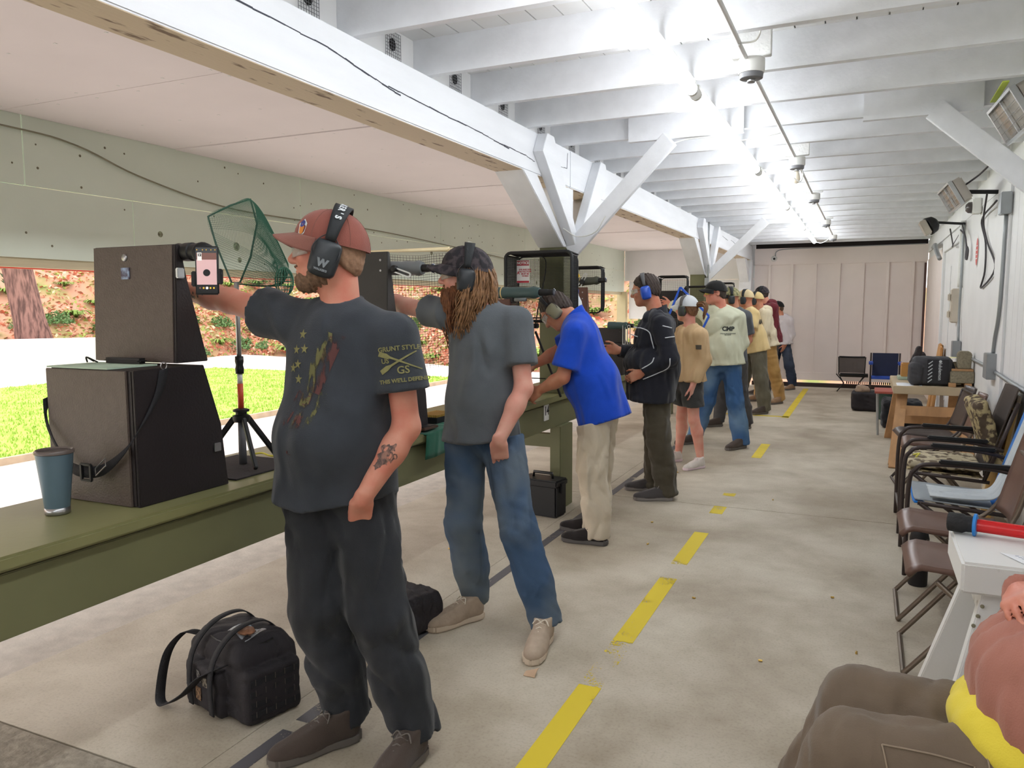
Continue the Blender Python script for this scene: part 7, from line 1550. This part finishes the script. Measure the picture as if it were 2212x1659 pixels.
def heater(lab, c, L, w, m, arm=True, ang=.52):
    c = V(c); t = empty('radiant_heater', c, lab, 'heater'); n = V((-math.cos(ang), -.10, -math.sin(ang))).normalized(); ly = V((0, 1, 0)); ly = (ly - n * ly.dot(n)).normalized(); u = n.cross(ly); R_ = Matrix((u, ly, n)).transposed()
    under(B().box(c - n * .05, (w, L, .08), R_).build('housing', m, bevel=.012), t); under(B().box(c + n * .0 - n * .008, (w * .92, L * .94, .006), R_).build('reflector', mat('reflector', (176, 168, 156), .25, metal=.8, var=.15, scale=30), bevel=.0), t)
    for s in (-1, 1): under(B().box(c + u * s * w * .49, (.014, L, .03), R_).build('rim_long', M_alu), t); under(B().box(c + ly * s * L * .49, (w, .014, .03), R_).build('rim_short', M_alu), t)
    under(B().box(c + n * .004, (w, .014, .012), R_).build('divider', M_alu), t); g = B()
    for k in range(5): g.tube([c + n * .012 + u * (w * (.2 * k - .4)) - ly * L * .48, c + n * .012 + u * (w * (.2 * k - .4)) + ly * L * .48], .0015, 5)
    o = under(g.build('guard_wires', M_steel), t); o['kind'] = 'stuff'
    if arm: under(B().bar(c - n * .09, (.94, c.y + .02, c.z + .03), .03, .03).build('arm', M_black), t); under(B().box(c - n * .105, (.09, .09, .06), R_).build('mount', M_black, bevel=.01), t)
    return t
heater('large radiant heater with yellow-green edge at the top right', (.66, 4.95, 2.50), .46, .21, mat('heater_case', (178, 172, 164), .4, metal=.4)); heater('grey radiant heater on a black wall arm', (.60, 7.45, 2.39), .46, .20, MATS['heater_case'])
o = B().bar((.60, 4.72, 2.63), (.60, 5.16, 2.63), .03, .006).build('yellow_green_strip', mat('lime_strip', (206, 226, 90), .5)); tag(o, 'yellow-green reflective strip on the large heater edge', 'strip')
fd = empty('flood_light', (.6, 9.7, 2.36), 'black round-backed flood light on a wall arm', 'lamp'); n_ = V((-.85, -.25, -.45)).normalized()
under(B().lathe([(.05, -.10), (.085, -.07), (.10, -.01), (.10, .0)], (.58, 9.7, 2.36), n_, 20).build('shell', M_black, smooth=True), fd); u_ = n_.orthogonal().normalized(); R_ = Matrix((V((0, 1, 0)).cross(n_).normalized(), V((0, 1, 0)), n_)).transposed(); under(B().box(V((.58, 9.7, 2.36)) + n_ * .03, (.17, .21, .07), R_).build('glass_front', mat('flood_glass', (190, 182, 170), .25, metal=.5), bevel=.01), fd); under(B().bar(V((.58, 9.7, 2.36)) - n_ * .1, (.94, 9.75, 2.38), .025, .025).build('arm', M_black), fd)
def cable(lab, pts, r=.008): o = B().tube(curve_pts(pts, 6), r, 6).build('hanging_cable', M_cable, smooth=True); tag(o, lab, 'cable')
cable('dark cable looping down the right wall past the red oval sign', [(.88, 7.6, 2.45), (.92, 8.1, 2.25), (.935, 7.9, 2.05), (.935, 7.35, 1.80), (.935, 8.15, 1.66), (.935, 7.95, 1.8), (.935, 8.0, 2.05), (.93, 8.3, 2.28), (.9, 7.2, 2.32)]); cable('coiled dark cable bundle hanging beside the door pipe', [(.9, 9.6, 2.35), (.90, 9.3, 2.22), (.91, 9.1, 2.02), (.91, 9.25, 1.98), (.91, 9.2, 2.1), (.91, 9.05, 2.05), (.91, 9.15, 1.97), (.9, 9.25, 2.2), (.88, 9.55, 2.3)]); cable('thin cable sagging between the flood light and the door frame', [(.80, 9.75, 2.33), (.88, 10.3, 2.2), (.92, 10.8, 2.22), (.93, 10.2, 2.3)]); cable('cable from the heater up to the ceiling', [(.68, 7.45, 2.47), (.78, 7.3, 2.54), (.86, 7.0, 2.6), (.92, 6.9, 2.5)])
# paper notices on the near right wall
for i, (y_, z_, w, h) in enumerate(((5.9, 1.36, .2, .42),)): o = B().bb((.944, y_ - w / 2, z_ - h / 2), (.948, y_ + w / 2, z_ + h / 2)).build('wall_paper_notice', MATS['paper']); tag(o, 'curled white paper notice on the right wall boards', 'paper')

# ================================================================ ceiling conduit and sockets
cn = B().tube(curve_pts([(-.53, 1.5, 2.605), (-.53, 3.3, 2.605), (-.53, 3.72, 2.60), (-.525, 6.2, 2.605), (-.525, 8.3, 2.60), (-.52, 10.8, 2.605), (-.52, 13.6, 2.605)], 8), .011, 8).build('ceiling_conduit', M_white, smooth=True); tag(cn, 'white painted conduit running along the ceiling joists', 'conduit')
M_text = mat('textured_white', (230, 230, 228), .6, bump=1, bscale=60); M_sock = mat('socket_grey', (120, 120, 124), .5)
labs = ['empty lamp socket on a white block nearest the viewer', 'lamp socket holding a bulb with coiled white wire', 'third lamp socket along the ceiling conduit', 'fourth lamp socket along the ceiling conduit', 'farthest lamp socket near the end wall']
for i, y in enumerate((3.72, 6.25, 8.3, 10.85, 13.2)):
    t = empty('lamp_socket', (-.51, y, 2.6), labs[i], 'socket', 'lamp sockets along the ceiling')
    under(B().bb((-.60, y + .02, 2.62), (-.43, y + .06, 2.76)).build('mount_block', M_text, bevel=.003), t) if i < 4 else None
    under(B().lathe([(.055, 2.54), (.058, 2.55), (.058, 2.60), (.05, 2.605)], (-.51, y, 0), n=20).build('junction_base', M_whplastic, smooth=True, auto=.6), t); under(B().lathe([(.044, 2.515), (.05, 2.518), (.052, 2.545)], (-.51, y, 0), n=20).build('socket_ring', M_sock, smooth=True, auto=.6), t); under(B().lathe([(.016, 2.50), (.018, 2.505), (.018, 2.53)], (-.51, y, 0), n=14).build('contact', M_steel, smooth=True), t)
    if i == 1: under(B().lathe([(.0, 2.41), (.018, 2.418), (.027, 2.445), (.02, 2.48), (.014, 2.50)], (-.51, y, 0), n=16).build('bulb', mat('bulb_glass', (236, 226, 206), .3), smooth=True), t)
def wcable(lab, pts, r=.004): o = B().tube(curve_pts(pts, 6), r, 6).build('white_wire', M_whplastic, smooth=True); tag(o, lab, 'wire')
wcable('white wire from brace across the tube lamp to the conduit', [(-1.25, 5.2, 2.56), (-1.1, 5.25, 2.60), (-.9, 5.22, 2.585), (-.84, 5.25, 2.56), (-.7, 5.28, 2.57), (-.53, 5.27, 2.59)]); wcable('white wire between tube lamp end and bulb socket', [(-.83, 6.62, 2.59), (-.7, 6.5, 2.57), (-.56, 6.3, 2.56), (-.47, 6.25, 2.50), (-.48, 6.22, 2.42), (-.53, 6.2, 2.45)]); wcable('white wire hook hanging by the first socket', [(-.53, 3.5, 2.61), (-.46, 3.46, 2.60), (-.44, 3.44, 2.64), (-.46, 3.42, 2.67)]); wcable('white wire at the far end of the tube lamps', [(-.83, 14.2, 2.58), (-.7, 13.9, 2.54), (-.55, 13.3, 2.57)])
wcable('thin white wire wrapped round the braced post', [(-1.97, 5.2, 2.05), (-1.9, 5.3, 2.0), (-1.75, 5.25, 2.02), (-1.66, 5.2, 2.12)])
